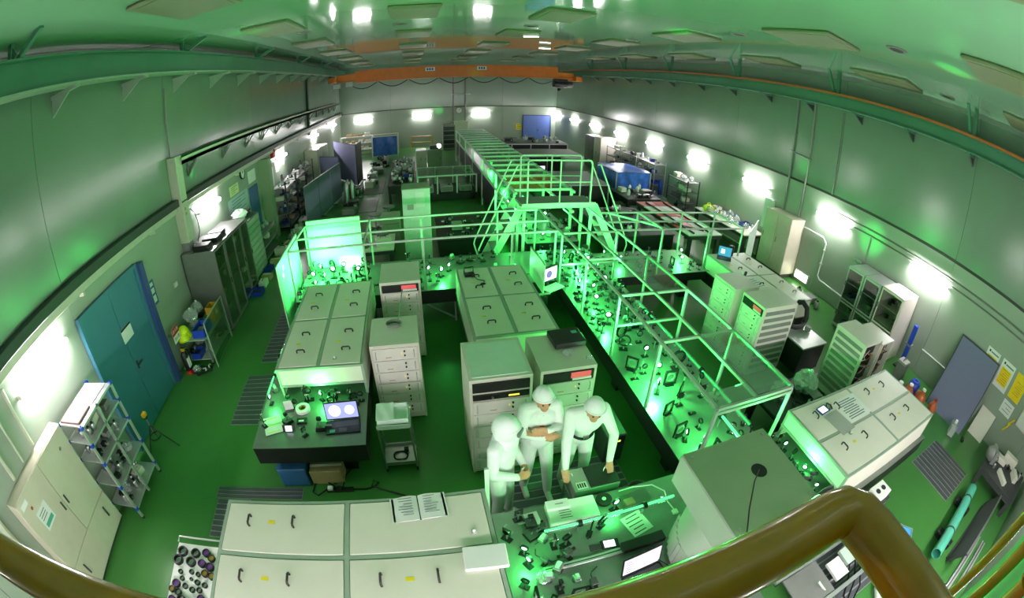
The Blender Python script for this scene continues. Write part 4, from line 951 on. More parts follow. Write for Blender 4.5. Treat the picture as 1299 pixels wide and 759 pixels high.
# monitor beside the screen board
t = thing('monitor', 'small monitor with a white disc on a stand behind the pale hood', 'monitor', (2.34, 7.02, 0), .5)
obj('pole', MB().cyl((0, .03, .02), (0, .03, 1.0), .02, n=8), 'dark_grey', t); obj('base', MB().box(-.12, -.1, 0, .12, .14, .02), 'dark_grey', t)
obj('housing', MB().box(-.19, -.02, .98, .19, .03, 1.26), 'black_metal', t, bevel=.006); s_ = obj('screen', MB().box(-.17, -.025, 1.0, .17, -.02, 1.24), 'screen_white', t); obj('disc_image', MB().disc((-.03, -.027, 1.12), .07, .004, 'y', 18), glow('screen_blue', (.25, .3, .6), .8), s_)
obj('keyboard_tray', MB().box(-.2, -.22, .86, .2, .0, .885), 'panel_pale', t, bevel=.004)

# ------------------------------------------------------------------ tall green box unit on a ribbed drum
t = thing('box_unit', 'big green-grey box with a round hole standing on a ribbed drum', 'box unit', (2.27, 1.37, ZT))
obj('cover', MB().box(1.81, .93, 1.67, 2.715, 1.815, 1.995), 'box_grey', t, world=True, bevel=.01)
ring = [(2.36+.075*math.cos(2*PI*i/24), 1.41+.075*math.sin(2*PI*i/24)) for i in range(24)]
tp = MB(); x0, x1, y0, y1 = 1.815, 2.71, .935, 1.81
sq = []
for i in range(24):
    a = 2*PI*i/24; dx, dy = math.cos(a), math.sin(a); ts = []
    if dx > 1e-6: ts.append((x1-2.36)/dx)
    if dx < -1e-6: ts.append((x0-2.36)/dx)
    if dy > 1e-6: ts.append((y1-1.41)/dy)
    if dy < -1e-6: ts.append((y0-1.41)/dy)
    k = min(ts); sq.append((2.36+dx*k, 1.41+dy*k))
vs_ = [(x, y, 2.005) for x, y in ring]+[(x, y, 2.005) for x, y in sq]
fs_ = [(i, 24+i, 24+(i+1) % 24, (i+1) % 24) for i in range(24)]
n0 = len(vs_)
tp.add(vs_, fs_); tp.add([(x0, y0, 2.005), (x1, y0, 2.005), (x1, y1, 2.005), (x0, y1, 2.005)], [])
def corner(cx, cy, idx):
    best = sorted(range(24), key=lambda i: (sq[i][0]-cx)**2+(sq[i][1]-cy)**2)
    for i in range(24):
        j = (i+1) % 24
        a, b = sq[i], sq[j]
        if abs(a[0]-b[0]) > 1e-6 and abs(a[1]-b[1]) > 1e-6 and min(abs(a[0]-cx), abs(b[0]-cx)) < 1e-6 and min(abs(a[1]-cy), abs(b[1]-cy)) < 1e-6:
            tp.f.append((24+i, n0+idx, 24+j))
for i_, c_ in enumerate(((x0, y0), (x1, y0), (x1, y1), (x0, y1))): corner(c_[0], c_[1], i_)
obj('top_sheet', tp, 'box_green', t, world=True)
obj('hole', MB().disc((2.36, 1.41, 1.998), .08, .003, 'z', 24), 'black_paint', t, world=True)
for x in (1.87, 2.65):
    for y in (.99, 1.75): obj('screw', MB().cyl((x, y, 2.005), (x, y, 2.016), .014, n=8), 'steel', t, world=True)
dr = obj('drum', MB().lathe([(.01, ZT), (.40, ZT), (.44, ZT+.03), (.44, 1.3), (.40, 1.4), (.36, 1.67), (.01, 1.67)], (2.33, 1.38, 0), 'z', 40), 'box_grey', t, world=True, smooth=True)
for k in range(16):
    a = math.radians(130+k*9); x, y = 2.33+.44*math.cos(a), 1.38+.44*math.sin(a)
    obj('rib', MB().bar((x, y, ZT+.06), (x, y, ZT+.36), .022, .05), 'box_grey', dr, world=True)
obj('cable', MB().tube([(2.36, 1.41, 1.95), (2.34, 1.40, 2.03), (2.2, 1.3, 2.06), (2.02, 1.1, 2.04), (1.90, .92, 2.0), (1.86, .8, 1.6)], .006, 6), 'cord_black', t, world=True, smooth=True)
t = thing('vacuum_hose', 'thick black hose arching beside the big green-grey box', 'hose', (2.5, .7, ZT))
obj('hose', MB().tube([(2.30, .86, 2.03), (2.28, .85, 2.12), (2.38, .84, 2.22), (2.55, .85, 2.24), (2.72, .88, 2.16), (2.78, .88, 1.9), (2.8, .86, 1.4), (2.8, .8, ZT)], .024, 8), 'cord_black', t, world=True, smooth=True)
obj('collar', MB().cyl((2.8, .8, ZT), (2.8, .8, ZT+.06), .04, n=12), 'dark_grey', t, world=True)
obj('bracket', MB().box(2.26, .80, 1.98, 2.34, .92, 2.03), 'copper', t, world=True)

# ------------------------------------------------------------------ gallery with the yellow guard rail at the viewer's feet
t = thing('guard_railing', 'thick yellow tube railing of the viewing gallery', 'railing', (0, -.6, 3.0))
def pipe_part(pts, r, name='rail'): return obj(name, MB().tube(pts, r, 20), 'yellow_pipe', t, world=True, smooth=True)
pipe_part([(-2.6, .112, 4.1), (-1, .112, 4.1), (.0, .112, 4.1), (.42, .113, 4.1), (.452, .108, 4.1), (.468, .09, 4.1), (.472, .06, 4.1), (.475, -.2, 4.1), (.475, -1.45, 4.1)], .036)
pipe_part([(.475, -1.0, 4.1), (.475, -1.0, 3.0)], .03, 'post'); pipe_part([(-2.5, .112, 4.1), (-2.5, .112, 3.0)], .03, 'post')
struct('gallery_floor', MB().box(-3.2, YN+.02, 2.9, .62, .02, 3.0), 'mid_grey', 'grey floor of the viewing gallery')['kind'] = 'structure'
t = thing('stair_gate', 'yellow stair gate posts with a green sheet beside the gallery', 'gate', (1.0, -.27, 2.9))
for x in (1.17, .89, .68): obj('post', MB().cyl((x, -.25, 2.9), (x, -.25, 4.12), .017, n=12), 'yellow_pipe', t, world=True, smooth=True)
obj('top_rail', MB().cyl((.68, -.25, 4.12), (1.17, -.25, 4.12), .017, n=12), 'yellow_pipe', t, world=True, smooth=True)
obj('sheet', MB().box(.66, -.30, 3.0, 1.15, -.285, 4.08), 'green_sheet', t, world=True)
struct('landing', MB().box(.62, YN+.02, 2.8, 1.25, -.15, 2.9), 'mid_grey', 'grey stair landing below the viewing gallery')
# ------------------------------------------------------------------ the three people in white
def cap(mb, a, b, r0, r1, n=12):
    mb.cyl(a, b, r0, r1, n); mb.ball(a, r0, n); mb.ball(b, r1, n)
def hand(mb, wrist, palm_dir, nrm, s=1.0, curl=.35, thumb=1):
    """palm box plus five bent fingers; palm_dir towards the fingers, nrm out of the back of the hand"""
    d = Vector(palm_dir).normalized(); n = Vector(nrm); n = (n-d*n.dot(d)).normalized(); sd = d.cross(n)*thumb; w = Vector(wrist)
    mb.obox(w+d*.045*s, (.09*s, .078*s, .028*s), Matrix((d, sd, n)).transposed())
    mb.ball(w+d*.03*s, .032*s, 8)
    for k, (o, L) in enumerate(((-.030, .062), (-.010, .074), (.011, .068), (.031, .052))):
        p = w+d*.085*s-sd*o*s; q = p+(d-n*curl*.5).normalized()*L*.5*s; e = q+(d-n*curl*1.6).normalized()*L*.5*s
        cap(mb, p, q, .0095*s, .009*s, 6); cap(mb, q, e, .009*s, .0075*s, 6)
    p = w+d*.03*s+sd*.036*s; q = p+(d*.7+sd*.7-n*.1).normalized()*.042*s; e = q+(d*.95+sd*.25-n*.2).normalized()*.03*s
    cap(mb, p, q, .012*s, .010*s, 6); cap(mb, q, e, .010*s, .008*s, 6)
def person(label, loc, rz, J, hands, head, look, extra):
    """J: joints in local metres, the person faces -y"""
    mb = MB(); V = lambda k: Vector(J[k])
    cap(mb, V('hipc'), V('waist'), .135, .125, 14); cap(mb, V('waist'), V('chest'), .13, .145, 14); mb.ball(V('chest'), .16, 16, (1.22, .85, 1.05))
    mb.ball(V('hipc'), .15, 14, (1.18, .9, .9))
    cap(mb, V('chest')+Vector((0, .01, .06)), V('neck'), .11, .062)
    cap(mb, V('shl'), V('shr'), .075, .075)
    for s in 'lr':
        cap(mb, V('sh'+s), V('el'+s), .072, .056); cap(mb, V('el'+s), V('wr'+s), .056, .040)
        cap(mb, V('hip'+s), V('kn'+s), .102, .074); cap(mb, V('kn'+s), V('an'+s), .074, .054)
        a = V('an'+s); cap(mb, a+Vector((0, .03, -.045)), a+Vector((0, -.17, -.055)), .042, .040, 10)
    hc = V('head'); nk = V('neck')
    cap(mb, nk, hc, .056, .06)
    mb.ball(hc, .105, 18, (.84, .98, 1.16))
    lk = Vector(look).normalized(); up = (hc-nk).normalized(); up = (up-lk*up.dot(lk)).normalized(); sdv = lk.cross(up)
    mb.ball(hc+lk*.10-up*.01, .018, 8)                                    # nose
    mb.ball(hc+lk*.075-up*.075, .045, 10)                                 # chin
    for s in (-1, 1): mb.ball(hc+sdv*s*.09-up*.01, .026, 8, (.6, .9, 1.2))  # ears
    for w_, d_, n_, th, cu in hands: hand(mb, w_, d_, n_, 1.05, cu, th)
    me = bpy.data.meshes.new('person'); me.from_pydata(mb.v, [], mb.f)
    tmp = bpy.data.objects.new('tmp', me); COL.objects.link(tmp)
    rm = tmp.modifiers.new('r', 'REMESH'); rm.mode = 'VOXEL'; rm.voxel_size = .009
    dg = bpy.context.evaluated_depsgraph_get(); out = bpy.data.meshes.new_from_object(tmp.evaluated_get(dg)); bpy.data.objects.remove(tmp)
    bm = bmesh.new(); bm.from_mesh(out)
    for _ in range(4): bmesh.ops.smooth_vert(bm, verts=bm.verts, factor=.5, use_axis_x=True, use_axis_y=True, use_axis_z=True)
    hw = [(Vector(h[0]), Vector(h[1]).normalized()) for h in hands]
    for f in bm.faces:
        c = f.calc_center_median(); f.smooth = True; mi = 0
        if any(-.005 < (c-w_).dot(d_) < .21 and ((c-w_)-d_*(c-w_).dot(d_)).length < .062 for w_, d_ in hw): mi = 1
        if (c-hc).length < .15 and (c-hc).dot(lk) > .01 and (c-hc).dot(up) < .05 and (c-hc).dot(up) > -.125: mi = 1
        if c.z < .085: mi = 2
        f.material_index = mi
    out.materials.clear()
    for m in ('suit_white', 'skin', 'shoe_white'): out.materials.append(M[m])
    bm.to_mesh(out); bm.free()
    o = bpy.data.objects.new('person', out); COL.objects.link(o); o.location = loc; o.rotation_euler = (0, 0, rz)
    tag(o, label, 'person')
    for s in (-1, 1): obj('eye', MB().ball(hc+lk*.092+up*.012+sdv*s*.032, .011, 8), 'print_black', o)
    obj('mouth', MB().bar(hc+lk*.105-up*.06-sdv*.022, hc+lk*.105-up*.06+sdv*.022, .006), 'red_dim', o)
    # cap: shell over the skull
    cp = MB(); n = 20; cu = (up-lk*.42).normalized(); cl = sdv.cross(cu)*-1
    for i in range(8):
        ph = (i/7)*1.5
        for j in range(n):
            a = 2*PI*j/n; r_ = .116+(.012 if i == 7 else 0)
            dv = cu*math.cos(ph)*1.12+(sdv*math.cos(a)*.90+cl*math.sin(a)*1.02)*math.sin(ph)
            cp.v.append(tuple(hc-lk*.008+up*.008+dv*r_))
    cp.f += [(i*n+j, i*n+(j+1) % n, (i+1)*n+(j+1) % n, (i+1)*n+j) for i in range(7) for j in range(n)]
    obj('cap', cp, 'suit_white', o, smooth=True)
    obj('cap_band', MB().tube([hc-lk*.008+up*.008+(cu*math.cos(1.47)*1.12+(sdv*math.cos(a)*.90+cl*math.sin(a)*1.02)*math.sin(1.47))*.121 for a in [2*PI*j/20 for j in range(20)]], .010, 6, True), 'suit_white', o, smooth=True)
    if 'hood' in extra:
        hd = MB().ball(hc-lk*.022-up*.02, .135, 18, (1, 1, 1.12)); cap(hd, hc-up*.09-lk*.02, nk-Vector((0, 0, .04)), .10, .135, 16)
        obj('hood', hd, 'suit_white', o, smooth=True)
        obj('goggles', MB().bar(hc+lk*.118+up*.02-sdv*.06, hc+lk*.118+up*.02+sdv*.06, .03, .045), 'mid_grey', o, bevel=.008)
        obj('mask', MB().ball(hc+lk*.085-up*.06, .058, 12), 'suit_white', o, smooth=True)
    if 'mask' in extra: obj('mask', MB().ball(hc+lk*.072-up*.058, .058, 12), 'suit_white', o, smooth=True)
    if 'belt' in extra:
        wv = V('waist')-Vector((0, 0, .02)); ax = (V('chest')-V('waist')).normalized()
        e1 = Vector((1, 0, 0)); e2 = ax.cross(e1)
        pts = [wv+e1*math.cos(a)*.142+e2*math.sin(a)*.136 for a in [2*PI*j/24 for j in range(24)]]
        obj('belt', MB().tube(pts, .017, 6, True), 'belt_black', o, smooth=True)
        obj('buckle', MB().obox(wv+Vector((0, -.15, 0)), (.06, .02, .035)), 'steel', o)
    obj('zip_seam', MB().bar(V('neck')+Vector((0, -.095, -.07)), V('waist')+Vector((0, -.142, .0)), .006), 'paper', o)
    return o
person('person in a white suit, cap and belt standing with folded arms', (1.105, 3.29, 0), .02,
    dict(hipc=(0, .02, .92), waist=(0, .02, 1.06), chest=(0, .0, 1.27), neck=(0, -.02, 1.44), head=(.0, -.07, 1.575), shl=(-.17, .01, 1.385), shr=(.17, .01, 1.385),
         ell=(-.22, -.10, 1.15), wrl=(-.03, -.225, 1.15), elr=(.22, -.10, 1.16), wrr=(.05, -.20, 1.22), hipl=(-.09, .02, .88), knl=(-.11, -.02, .48), anl=(-.13, .02, .095), hipr=(.09, .02, .88), knr=(.11, -.08, .48), anr=(.13, -.13, .095)),
    [((.0, -.235, 1.15), (1, -.15, .08), (0, -1, .1), 1, .3), ((.02, -.20, 1.23), (-1, .1, .02), (0, -1, .2), -1, .3)], None, (0, -.95, -.32), ('belt',))
person('person in a white suit, cap and belt leaning on the bench instrument', (1.58, 3.20, 0), 0,
    dict(hipc=(0, .06, .93), waist=(0, .02, 1.06), chest=(0, -.07, 1.26), neck=(.0, -.14, 1.41), head=(.0, -.21, 1.53), shl=(-.18, -.07, 1.375), shr=(.18, -.07, 1.375),
         ell=(-.27, -.24, 1.12), wrl=(-.31, -.40, .90), elr=(.29, -.22, 1.10), wrr=(.20, -.40, .88), hipl=(-.09, .06, .88), knl=(-.10, .06, .48), anl=(-.12, .12, .095), hipr=(.09, .06, .88), knr=(.11, .02, .48), anr=(.13, .06, .095)),
    [((-.32, -.41, .885), (.08, -.6, -.62), (0, -.6, .75), -1, .5), ((.20, -.41, .865), (-.05, -.6, -.62), (0, -.6, .75), 1, .5)], None, (-.15, -.9, -.42), ('belt',))
person('person in a white hooded suit and goggles standing at the table edge', (.63, 2.91, 0), .95,
    dict(hipc=(0, .02, .92), waist=(0, .02, 1.06), chest=(0, .0, 1.27), neck=(0, -.02, 1.43), head=(0, -.05, 1.565), shl=(-.18, .01, 1.385), shr=(.18, .01, 1.385),
         ell=(-.25, .0, 1.10), wrl=(-.10, -.20, 1.0), elr=(.25, .02, 1.10), wrr=(.10, -.19, .97), hipl=(-.09, .02, .88), knl=(-.10, .0, .48), anl=(-.11, .04, .095), hipr=(.09, .02, .88), knr=(.10, -.02, .48), anr=(.12, -.02, .095)),
    [((-.09, -.21, 1.0), (.8, -.6, -.1), (-.3, -.8, .6), -1, .5), ((.09, -.20, .97), (-.8, -.6, -.1), (.3, -.8, .6), 1, .5)], None, (.05, -.9, -.3), ('hood',))

# ------------------------------------------------------------------ small things for shelves and benches
CL = {}
def cproto(k, cat, txt):
    t = thing(k, txt, cat); CL[k] = [t, cat, txt, False]; return t
t = cproto('instrument', 'instrument', 'grey dark-fronted instrument'); obj('case', MB().box(-.15, -.12, .012, .15, .12, .14), 'mid_grey', t, bevel=.006); obj('front', MB().box(-.14, -.126, .02, .14, -.12, .13), 'black_paint', t); obj('knob', MB().cyl((.09, -.14, .07), (.09, -.126, .07), .02, n=10), 'steel', t)
for sx in (-.12, .12): obj('foot', MB().box(sx-.015, -.1, 0, sx+.015, .1, .012), 'black_paint', t)
t = cproto('pale_case', 'case', 'pale handled case'); obj('case', MB().box(-.16, -.11, 0, .16, .11, .16), 'enclosure_white', t, bevel=.012); obj('handle', MB().tube([(-.06, 0, .16), (-.06, 0, .19), (.06, 0, .19), (.06, 0, .16)], .008, 6), 'dark_grey', t)
t = cproto('storage_bin', 'bin', 'open blue parts bin'); obj('bin', MB().box(-.13, -.1, 0, .13, .1, .012).box(-.13, -.1, .012, -.12, .1, .12).box(.12, -.1, .012, .13, .1, .12).box(-.12, -.1, .012, .12, -.09, .09).box(-.12, .09, .012, .12, .1, .12), 'bin_blue', t); obj('contents', MB().box(-.115, -.085, .012, .115, .085, .06), 'dark_grey', t)
t = cproto('steel_canister', 'canister', 'small shiny steel canister'); obj('can', MB().lathe([(.01, 0), (.06, 0), (.065, .01), (.065, .14), (.05, .16), (.01, .165)], n=16), 'steel', t, smooth=True); obj('cap', MB().cyl((0, 0, .16), (0, 0, .19), .03, n=12), 'black_paint', t)
t = cproto('cable_coil', 'cable', 'coil of black cable'); obj('coil', MB().tube([((.10+.012*math.sin(7*a))*math.cos(a), (.10+.012*math.sin(7*a))*math.sin(a), .025+.012*math.cos(5*a)) for a in [2*PI*i/28 for i in range(28)]], .022, 6, True), 'cord_black', t, smooth=True); obj('tie', MB().box(.07, -.015, .0, .13, .015, .055), 'paper', t)
t = cproto('carton', 'carton', 'small brown carton'); obj('box', MB().box(-.13, -.1, 0, .13, .1, .13), 'card_brown', t, bevel=.004); obj('tape', MB().box(-.13, -.015, .13, .13, .015, .132), 'paper', t)
t = cproto('optic_block', 'optic part', 'dark machined optic part'); obj('block', MB().box(-.06, -.06, 0, .06, .06, .09), 'black_metal', t, bevel=.006); obj('barrel', MB().cyl((0, -.06, .06), (0, -.14, .06), .03, n=12), 'steel', t, smooth=True); obj('knob', MB().cyl((.06, 0, .05), (.1, 0, .05), .014, n=8), 'steel', t)
bagm = MB().ball((0, 0, 0), .12, 14, (1, .9, .75)); rb_ = random.Random(5); bagm.v = [tuple(c*(1+rb_.uniform(-.2, .2)) for c in v) for v in bagm.v]; zm = min(v[2] for v in bagm.v); bagm.v = [(x, y, z-zm) for x, y, z in bagm.v]
t = cproto('plastic_bag', 'bag', 'crumpled clear plastic bag'); obj('bag', bagm, 'plastic_wrap', t); obj('knot', MB().ball((.02, 0, .19), .022, 8, (1, 1, 1.6)), 'paper', t)
t = cproto('bottle', 'bottle', 'small white bottle'); obj('bottle', MB().lathe([(.01, 0), (.045, 0), (.045, .12), (.02, .15), (.02, .17), (.01, .17)], n=14), 'paper', t, smooth=True); obj('cap', MB().cyl((0, 0, .17), (0, 0, .19), .024, n=10), 'blue_plastic', t)
def cput(k, x, y, z, rz, where, sc=1.0):
    e = CL[k]
    if not e[3]:
        o = e[0]; e[3] = True; o.location = (x, y, z); o.rotation_euler = (0, 0, rz); o.scale = (sc,)*3
    else: o = dup(e[0], (x, y, z), rz, sc=sc)
    o['label'] = e[2]+' '+where; o['group'] = k.replace('_', ' ')+'s '+where
    return o
CR = dict(instrument=.18, pale_case=.18, storage_bin=.155, steel_canister=.07, cable_coil=.125, carton=.155, optic_block=.12, plastic_bag=.135, bottle=.05)
def clutter(n, x0, x1, y0, y1, z, kinds, where, seed, sc=1.0, d=.14):
    r = random.Random(seed); got = []
    for _ in range(n*40):
        if len(got) >= n: break
        k = r.choice(kinds); s = sc*r.uniform(.8, 1.15); q = CR[k]*s; m = q*.55
        if x1-x0 < 2*m or y1-y0 < 2*m: continue
        x, y = r.uniform(x0+m, x1-m), r.uniform(y0+m, y1-m)
        if any((x-a)**2+(y-b)**2 < (q+e)**2*.92 for a, b, e in got): continue
        got.append((x, y, q)); cput(k, x, y, z, r.choice((0, PI/2, PI, -PI/2))+r.uniform(-.25, .25), where, s)
MIX = ['instrument', 'pale_case', 'steel_canister', 'cable_coil', 'carton', 'optic_block', 'optic_block', 'plastic_bag', 'bottle', 'storage_bin']
GREYS = ['instrument', 'steel_canister', 'optic_block', 'cable_coil', 'optic_block', 'pale_case', 'plastic_bag']
def shelf_unit(label, x0, x1, y0, y1, zs, h, m='steel', sm='mid_grey', board=.02, pr=.018, name='shelf_rack', joints=None):
    t = thing(name, label, 'shelf', ((x0+x1)/2, (y0+y1)/2, 0))
    for x in (x0, x1):
        for y in (y0, y1):
            obj('upright', MB().box(x-pr, y-pr, .03, x+pr, y+pr, h), m, t, world=True); obj('caster', MB().ball((x, y, .03), .03, 8), 'black_paint', t, world=True)
            if joints:
                for z in zs: obj('joint', MB().box(x-pr*1.4, y-pr*1.4, z-.03, x+pr*1.4, y+pr*1.4, z+.02), joints, t, world=True)
    for z in zs: obj('shelf_board', MB().box(x0+pr, y0+pr, z-board, x1-pr, y1-pr, z).box(x0-pr, y0, z-board*1.6, x0+pr, y1, z).box(x1-pr, y0, z-board*1.6, x1+pr, y1, z), sm, t, world=True)
    return t
def bench(label, x0, x1, y0, y1, z, m='black_paint', tm='table_steel', th=.1):
    t = thing('workbench', label, 'bench', ((x0+x1)/2, (y0+y1)/2, 0))
    obj('bench_top', MB().box(x0, y0, z-.03, x1, y1, z), tm, t, world=True); obj('apron', MB().box(x0+.02, y0+.02, z-.03-th, x1-.02, y1-.02, z-.03), m, t, world=True)
    for x in (x0+.08, x1-.08):
        for y in (y0+.08, y1-.08): obj('leg', MB().box(x-.05, y-.05, 0, x+.05, y+.05, z-.03-th), m, t, world=True)
    return t

# ------------------------------------------------------------------ along the wall with the teal door
t = thing('steel_locker', 'tall cream two-door locker with a paper notice', 'locker', (-4.95, 2.12, 0))
obj('body', MB().box(XL+.01, 1.40, .06, -4.852, 2.84, 1.8), 'locker_cream', t, world=True, bevel=.006); obj('plinth', MB().box(XL+.02, 1.43, 0, -4.88, 2.81, .06), 'dark_grey', t, world=True)
for y0_, y1_, hy in ((1.41, 2.115, 2.06), (2.125, 2.83, 2.18)):
    d = obj('door', MB().box(-4.85, y0_, .62, -4.835, y1_, 1.79), 'locker_cream', t, world=True, bevel=.003)
    obj('handle', MB().box(-4.835, hy-.012, 1.08, -4.815, hy+.012, 1.22), 'dark_grey', d, world=True, bevel=.003)
d = obj('drawer_front', MB().box(-4.85, 1.41, .07, -4.835, 2.83, .61), 'locker_cream', t, world=True, bevel=.003)
for y in (1.62, 2.62): obj('handle', MB().box(-4.835, y-.012, .32, -4.81, y+.012, .5), 'dark_grey', d, world=True, bevel=.003)
obj('lock', MB().cyl((-4.835, 2.62, 1.58), (-4.826, 2.62, 1.58), .022, n=12), 'steel', t, world=True)
obj('knob', MB().cyl((-4.835, 1.62, 1.58), (-4.826, 1.62, 1.58), .022, n=12), 'copper', t, world=True)
n_ = obj('notice', MB().box(-4.835, 1.60, 1.20, -4.832, 1.86, 1.48), 'paper', t, world=True)
obj('notice_band', MB().box(-4.832, 1.63, 1.23, -4.8305, 1.83, 1.29), 'teal_pipe', n_, world=True)
for k in range(3): obj('text_line', MB().box(-4.832, 1.63, 1.34+k*.04, -4.8305, 1.78, 1.352+k*.04), 'print_grey', n_, world=True)
obj('label', MB().box(-4.835, 1.47, 1.66, -4.832, 1.62, 1.73), 'paper', t, world=True)
sr = shelf_unit('aluminium shelf rack with blue joints and a brown board on top', -4.98, -4.42, 2.90, 3.82, (.22, .66, 1.10, 1.42, 1.70), 1.72, 'alu', 'alu', joints='blue_plastic')
o = obj('brown_board', MB().box(-4.95, 2.95, 1.702, -4.5, 3.3, 1.73), 'card_brown', world=True, bevel=.004); tag(o, 'brown board lying on the aluminium shelf rack', 'board'); o.data.materials[0] = mat('board_brown', (120, 96, 96), .6)
o = obj('white_tray', MB().box(-4.93, 3.36, 1.702, -4.5, 3.78, 1.715), 'foam_white', world=True); tag(o, 'white sheet tray lying on the aluminium shelf rack', 'tray')
AR = 'on the aluminium shelf rack with blue joints'
for i, z in enumerate((.22, .66, 1.10, 1.42)): clutter(12, -4.88, -4.5, 3.0, 3.72, z, GREYS+['plastic_bag'], AR, 40+i, .72, .105)
for x in (-4.98, -4.42): obj('upright', MB().box(x-.018, 3.342, .1, x+.018, 3.378, 1.7), 'alu', sr, world=True)
t = thing('tripod', 'small black tripod with a camera head beside the teal door', 'tripod', (-4.55, 4.30, 0))
for a in (.3, 2.3, 4.3): obj('leg', MB().cyl((0, 0, .52), (.34*math.cos(a), .34*math.sin(a), .005), .011, n=6), 'black_metal', t); 
obj('column', MB().cyl((0, 0, .4), (0, 0, .66), .012, n=8), 'steel', t); obj('head', MB().box(-.03, -.03, .66, .03, .03, .70), 'black_metal', t, bevel=.006); obj('camera', MB().box(-.035, -.05, .70, .035, .05, .77), 'bin_yellow', t, bevel=.008); obj('brace', MB().ring((0, 0, .3), .1, .115, .012, 'z'), 'black_metal', t)
t = thing('fire_extinguisher', 'black and red fire extinguisher beside the blue door jamb', 'extinguisher', (-4.80, 6.42, 0))
obj('cylinder', MB().lathe([(.01, .02), (.07, .02), (.075, .04), (.075, .40), (.05, .46), (.02, .48), (.01, .48)], n=20), 'black_paint', t, smooth=True); obj('base_ring', MB().lathe([(.01, 0), (.08, 0), (.08, .07), (.076, .07)], n=20), 'red_paint', t, smooth=True); obj('label', MB().box(.05, -.05, .14, .078, .05, .34), 'paper', t); obj('valve', MB().box(-.02, -.02, .48, .05, .02, .54), 'bin_yellow', t, bevel=.004); obj('lever', MB().box(-.02, -.012, .55, .09, .012, .57), 'black_paint', t); obj('hose', MB().tube([(.02, .02, .5), (.05, .1, .46), (.05, .12, .3), (.05, .1, .18)], .012, 6), 'cord_black', t, smooth=True)
t = thing('extinguisher_sign', 'red and white sign above the fire extinguisher', 'sign', (XL+.22, 6.52, .66)); obj('plate', MB().box(0, -.14, .0, .006, .14, .30), 'paper', t); obj('red_band', MB().box(.006, -.14, .15, .009, .14, .30), 'red_paint', t); obj('bracket', MB().box(-.22, -.02, .1, 0, .02, .14), 'steel', t)
def text(s, size, m, parent, loc, rot, name='lettering'):
    cu = bpy.data.curves.new(name, 'FONT'); cu.body = s; cu.size = size; cu.align_x = 'CENTER'; cu.align_y = 'CENTER'; cu.extrude = .0005
    tmp = bpy.data.objects.new('tmp', cu); COL.objects.link(tmp); dg = bpy.context.evaluated_depsgraph_get()
    me = bpy.data.meshes.new_from_object(tmp.evaluated_get(dg)); bpy.data.objects.remove(tmp)
    me.materials.clear(); me.materials.append(M[m]); o = bpy.data.objects.new(name, me); COL.objects.link(o); o.parent = parent; o.location = loc; o.rotation_euler = rot; return o
text('\u6d88\u706b\u5668', .085, 'paper', t, (.0105, 0, .225), (PI/2, 0, PI/2)); text('\u6d88\u706b\u5668', .075, 'red_paint', t, (.0075, 0, .075), (PI/2, 0, PI/2))
t = thing('blue_wall_sign', 'narrow dark blue sign beside the teal door', 'sign', (XL, 6.48, 1.47)); obj('plate', MB().box(.001, -.12, 0, .012, .12, .47), 'sign_blue', t)
for k, (z, h) in enumerate(((.36, .07), (.22, .10), (.05, .13))): obj('text_block', MB().box(.012, -.08, z, .0135, .08, z+h), 'panel_pale', t)
t = thing('wall_outlet', 'small round-cornered outlet box on the pale wall', 'outlet', (XL, 7.35, 1.40)); obj('box', MB().box(.001, -.07, 0, .05, .07, .12), 'cream_duct', t, bevel=.012); obj('cover', MB().box(.05, -.05, .02, .056, .05, .10), 'paper', t)
CS = 'on the low junk shelf beside the extinguisher'
shelf_unit('low junk shelf piled with bins and bags beside the extinguisher', -5.0, -4.30, 6.65, 7.72, (.12, .55), .56, 'steel', 'trim_green')
for i, (y, z) in enumerate(((6.72, .555), (6.86, .555), (6.79, .68))):
    t = thing('safety_helmet', 'neon yellow safety helmet on the low junk shelf', 'helmet', (-4.86, y, z), 0, 'neon helmets'); obj('shell', MB().lathe([(.115, 0), (.11, .05), (.085, .10), (.045, .13), (.002, .14)], n=18), 'neon_yellow', t, smooth=True); obj('brim', MB().ring((0, 0, .005), .105, .135, .012, 'z', 18), 'neon_yellow', t, smooth=True)
clutter(12, -4.97, -4.62, 6.95, 7.68, .555, ['pale_case', 'plastic_bag', 'optic_block', 'plastic_bag', 'cable_coil'], CS, 51, .85)
for i_, (x_, y_, z_, s_) in enumerate(((-4.80, 7.15, .70, 1.4), (-4.78, 7.45, .72, 1.3))): cput('plastic_bag', x_, y_, z_, i_, CS, s_)
clutter(9, -4.95, -4.35, 6.7, 7.68, .125, ['cable_coil', 'storage_bin', 'plastic_bag', 'cable_coil'], CS, 52, .95)
clutter(5, -5.0, -4.3, 6.35, 6.62, 0, ['cable_coil', 'plastic_bag', 'optic_block'], CS, 53, .9)
t = thing('crate', 'big open blue crate at the edge of the junk shelf', 'crate', (-4.48, 6.95, .555)); obj('crate', MB().box(-.15, -.22, 0, .15, .22, .015).box(-.15, -.22, .015, -.135, .22, .16).box(.135, -.22, .015, .15, .22, .16).box(-.135, -.22, .015, .135, -.205, .16).box(-.135, .205, .015, .135, .22, .16), 'blue_plastic', t); obj('cloth', MB().box(-.12, -.2, .015, .12, .1, .08), 'mid_grey', t)
t = thing('crate', 'upright yellow crate at the end of the junk shelf', 'crate', (-4.42, 7.50, .555)); obj('crate', MB().box(-.1, -.14, 0, .1, .14, .015).box(-.1, -.14, .015, -.09, .14, .3).box(.09, -.14, .015, .1, .14, .3).box(-.09, -.14, .015, .09, -.13, .3).box(-.09, .13, .015, .09, .14, .3), 'bin_yellow', t); obj('label', MB().box(.1, -.05, .1, .102, .05, .2), 'paper', t)
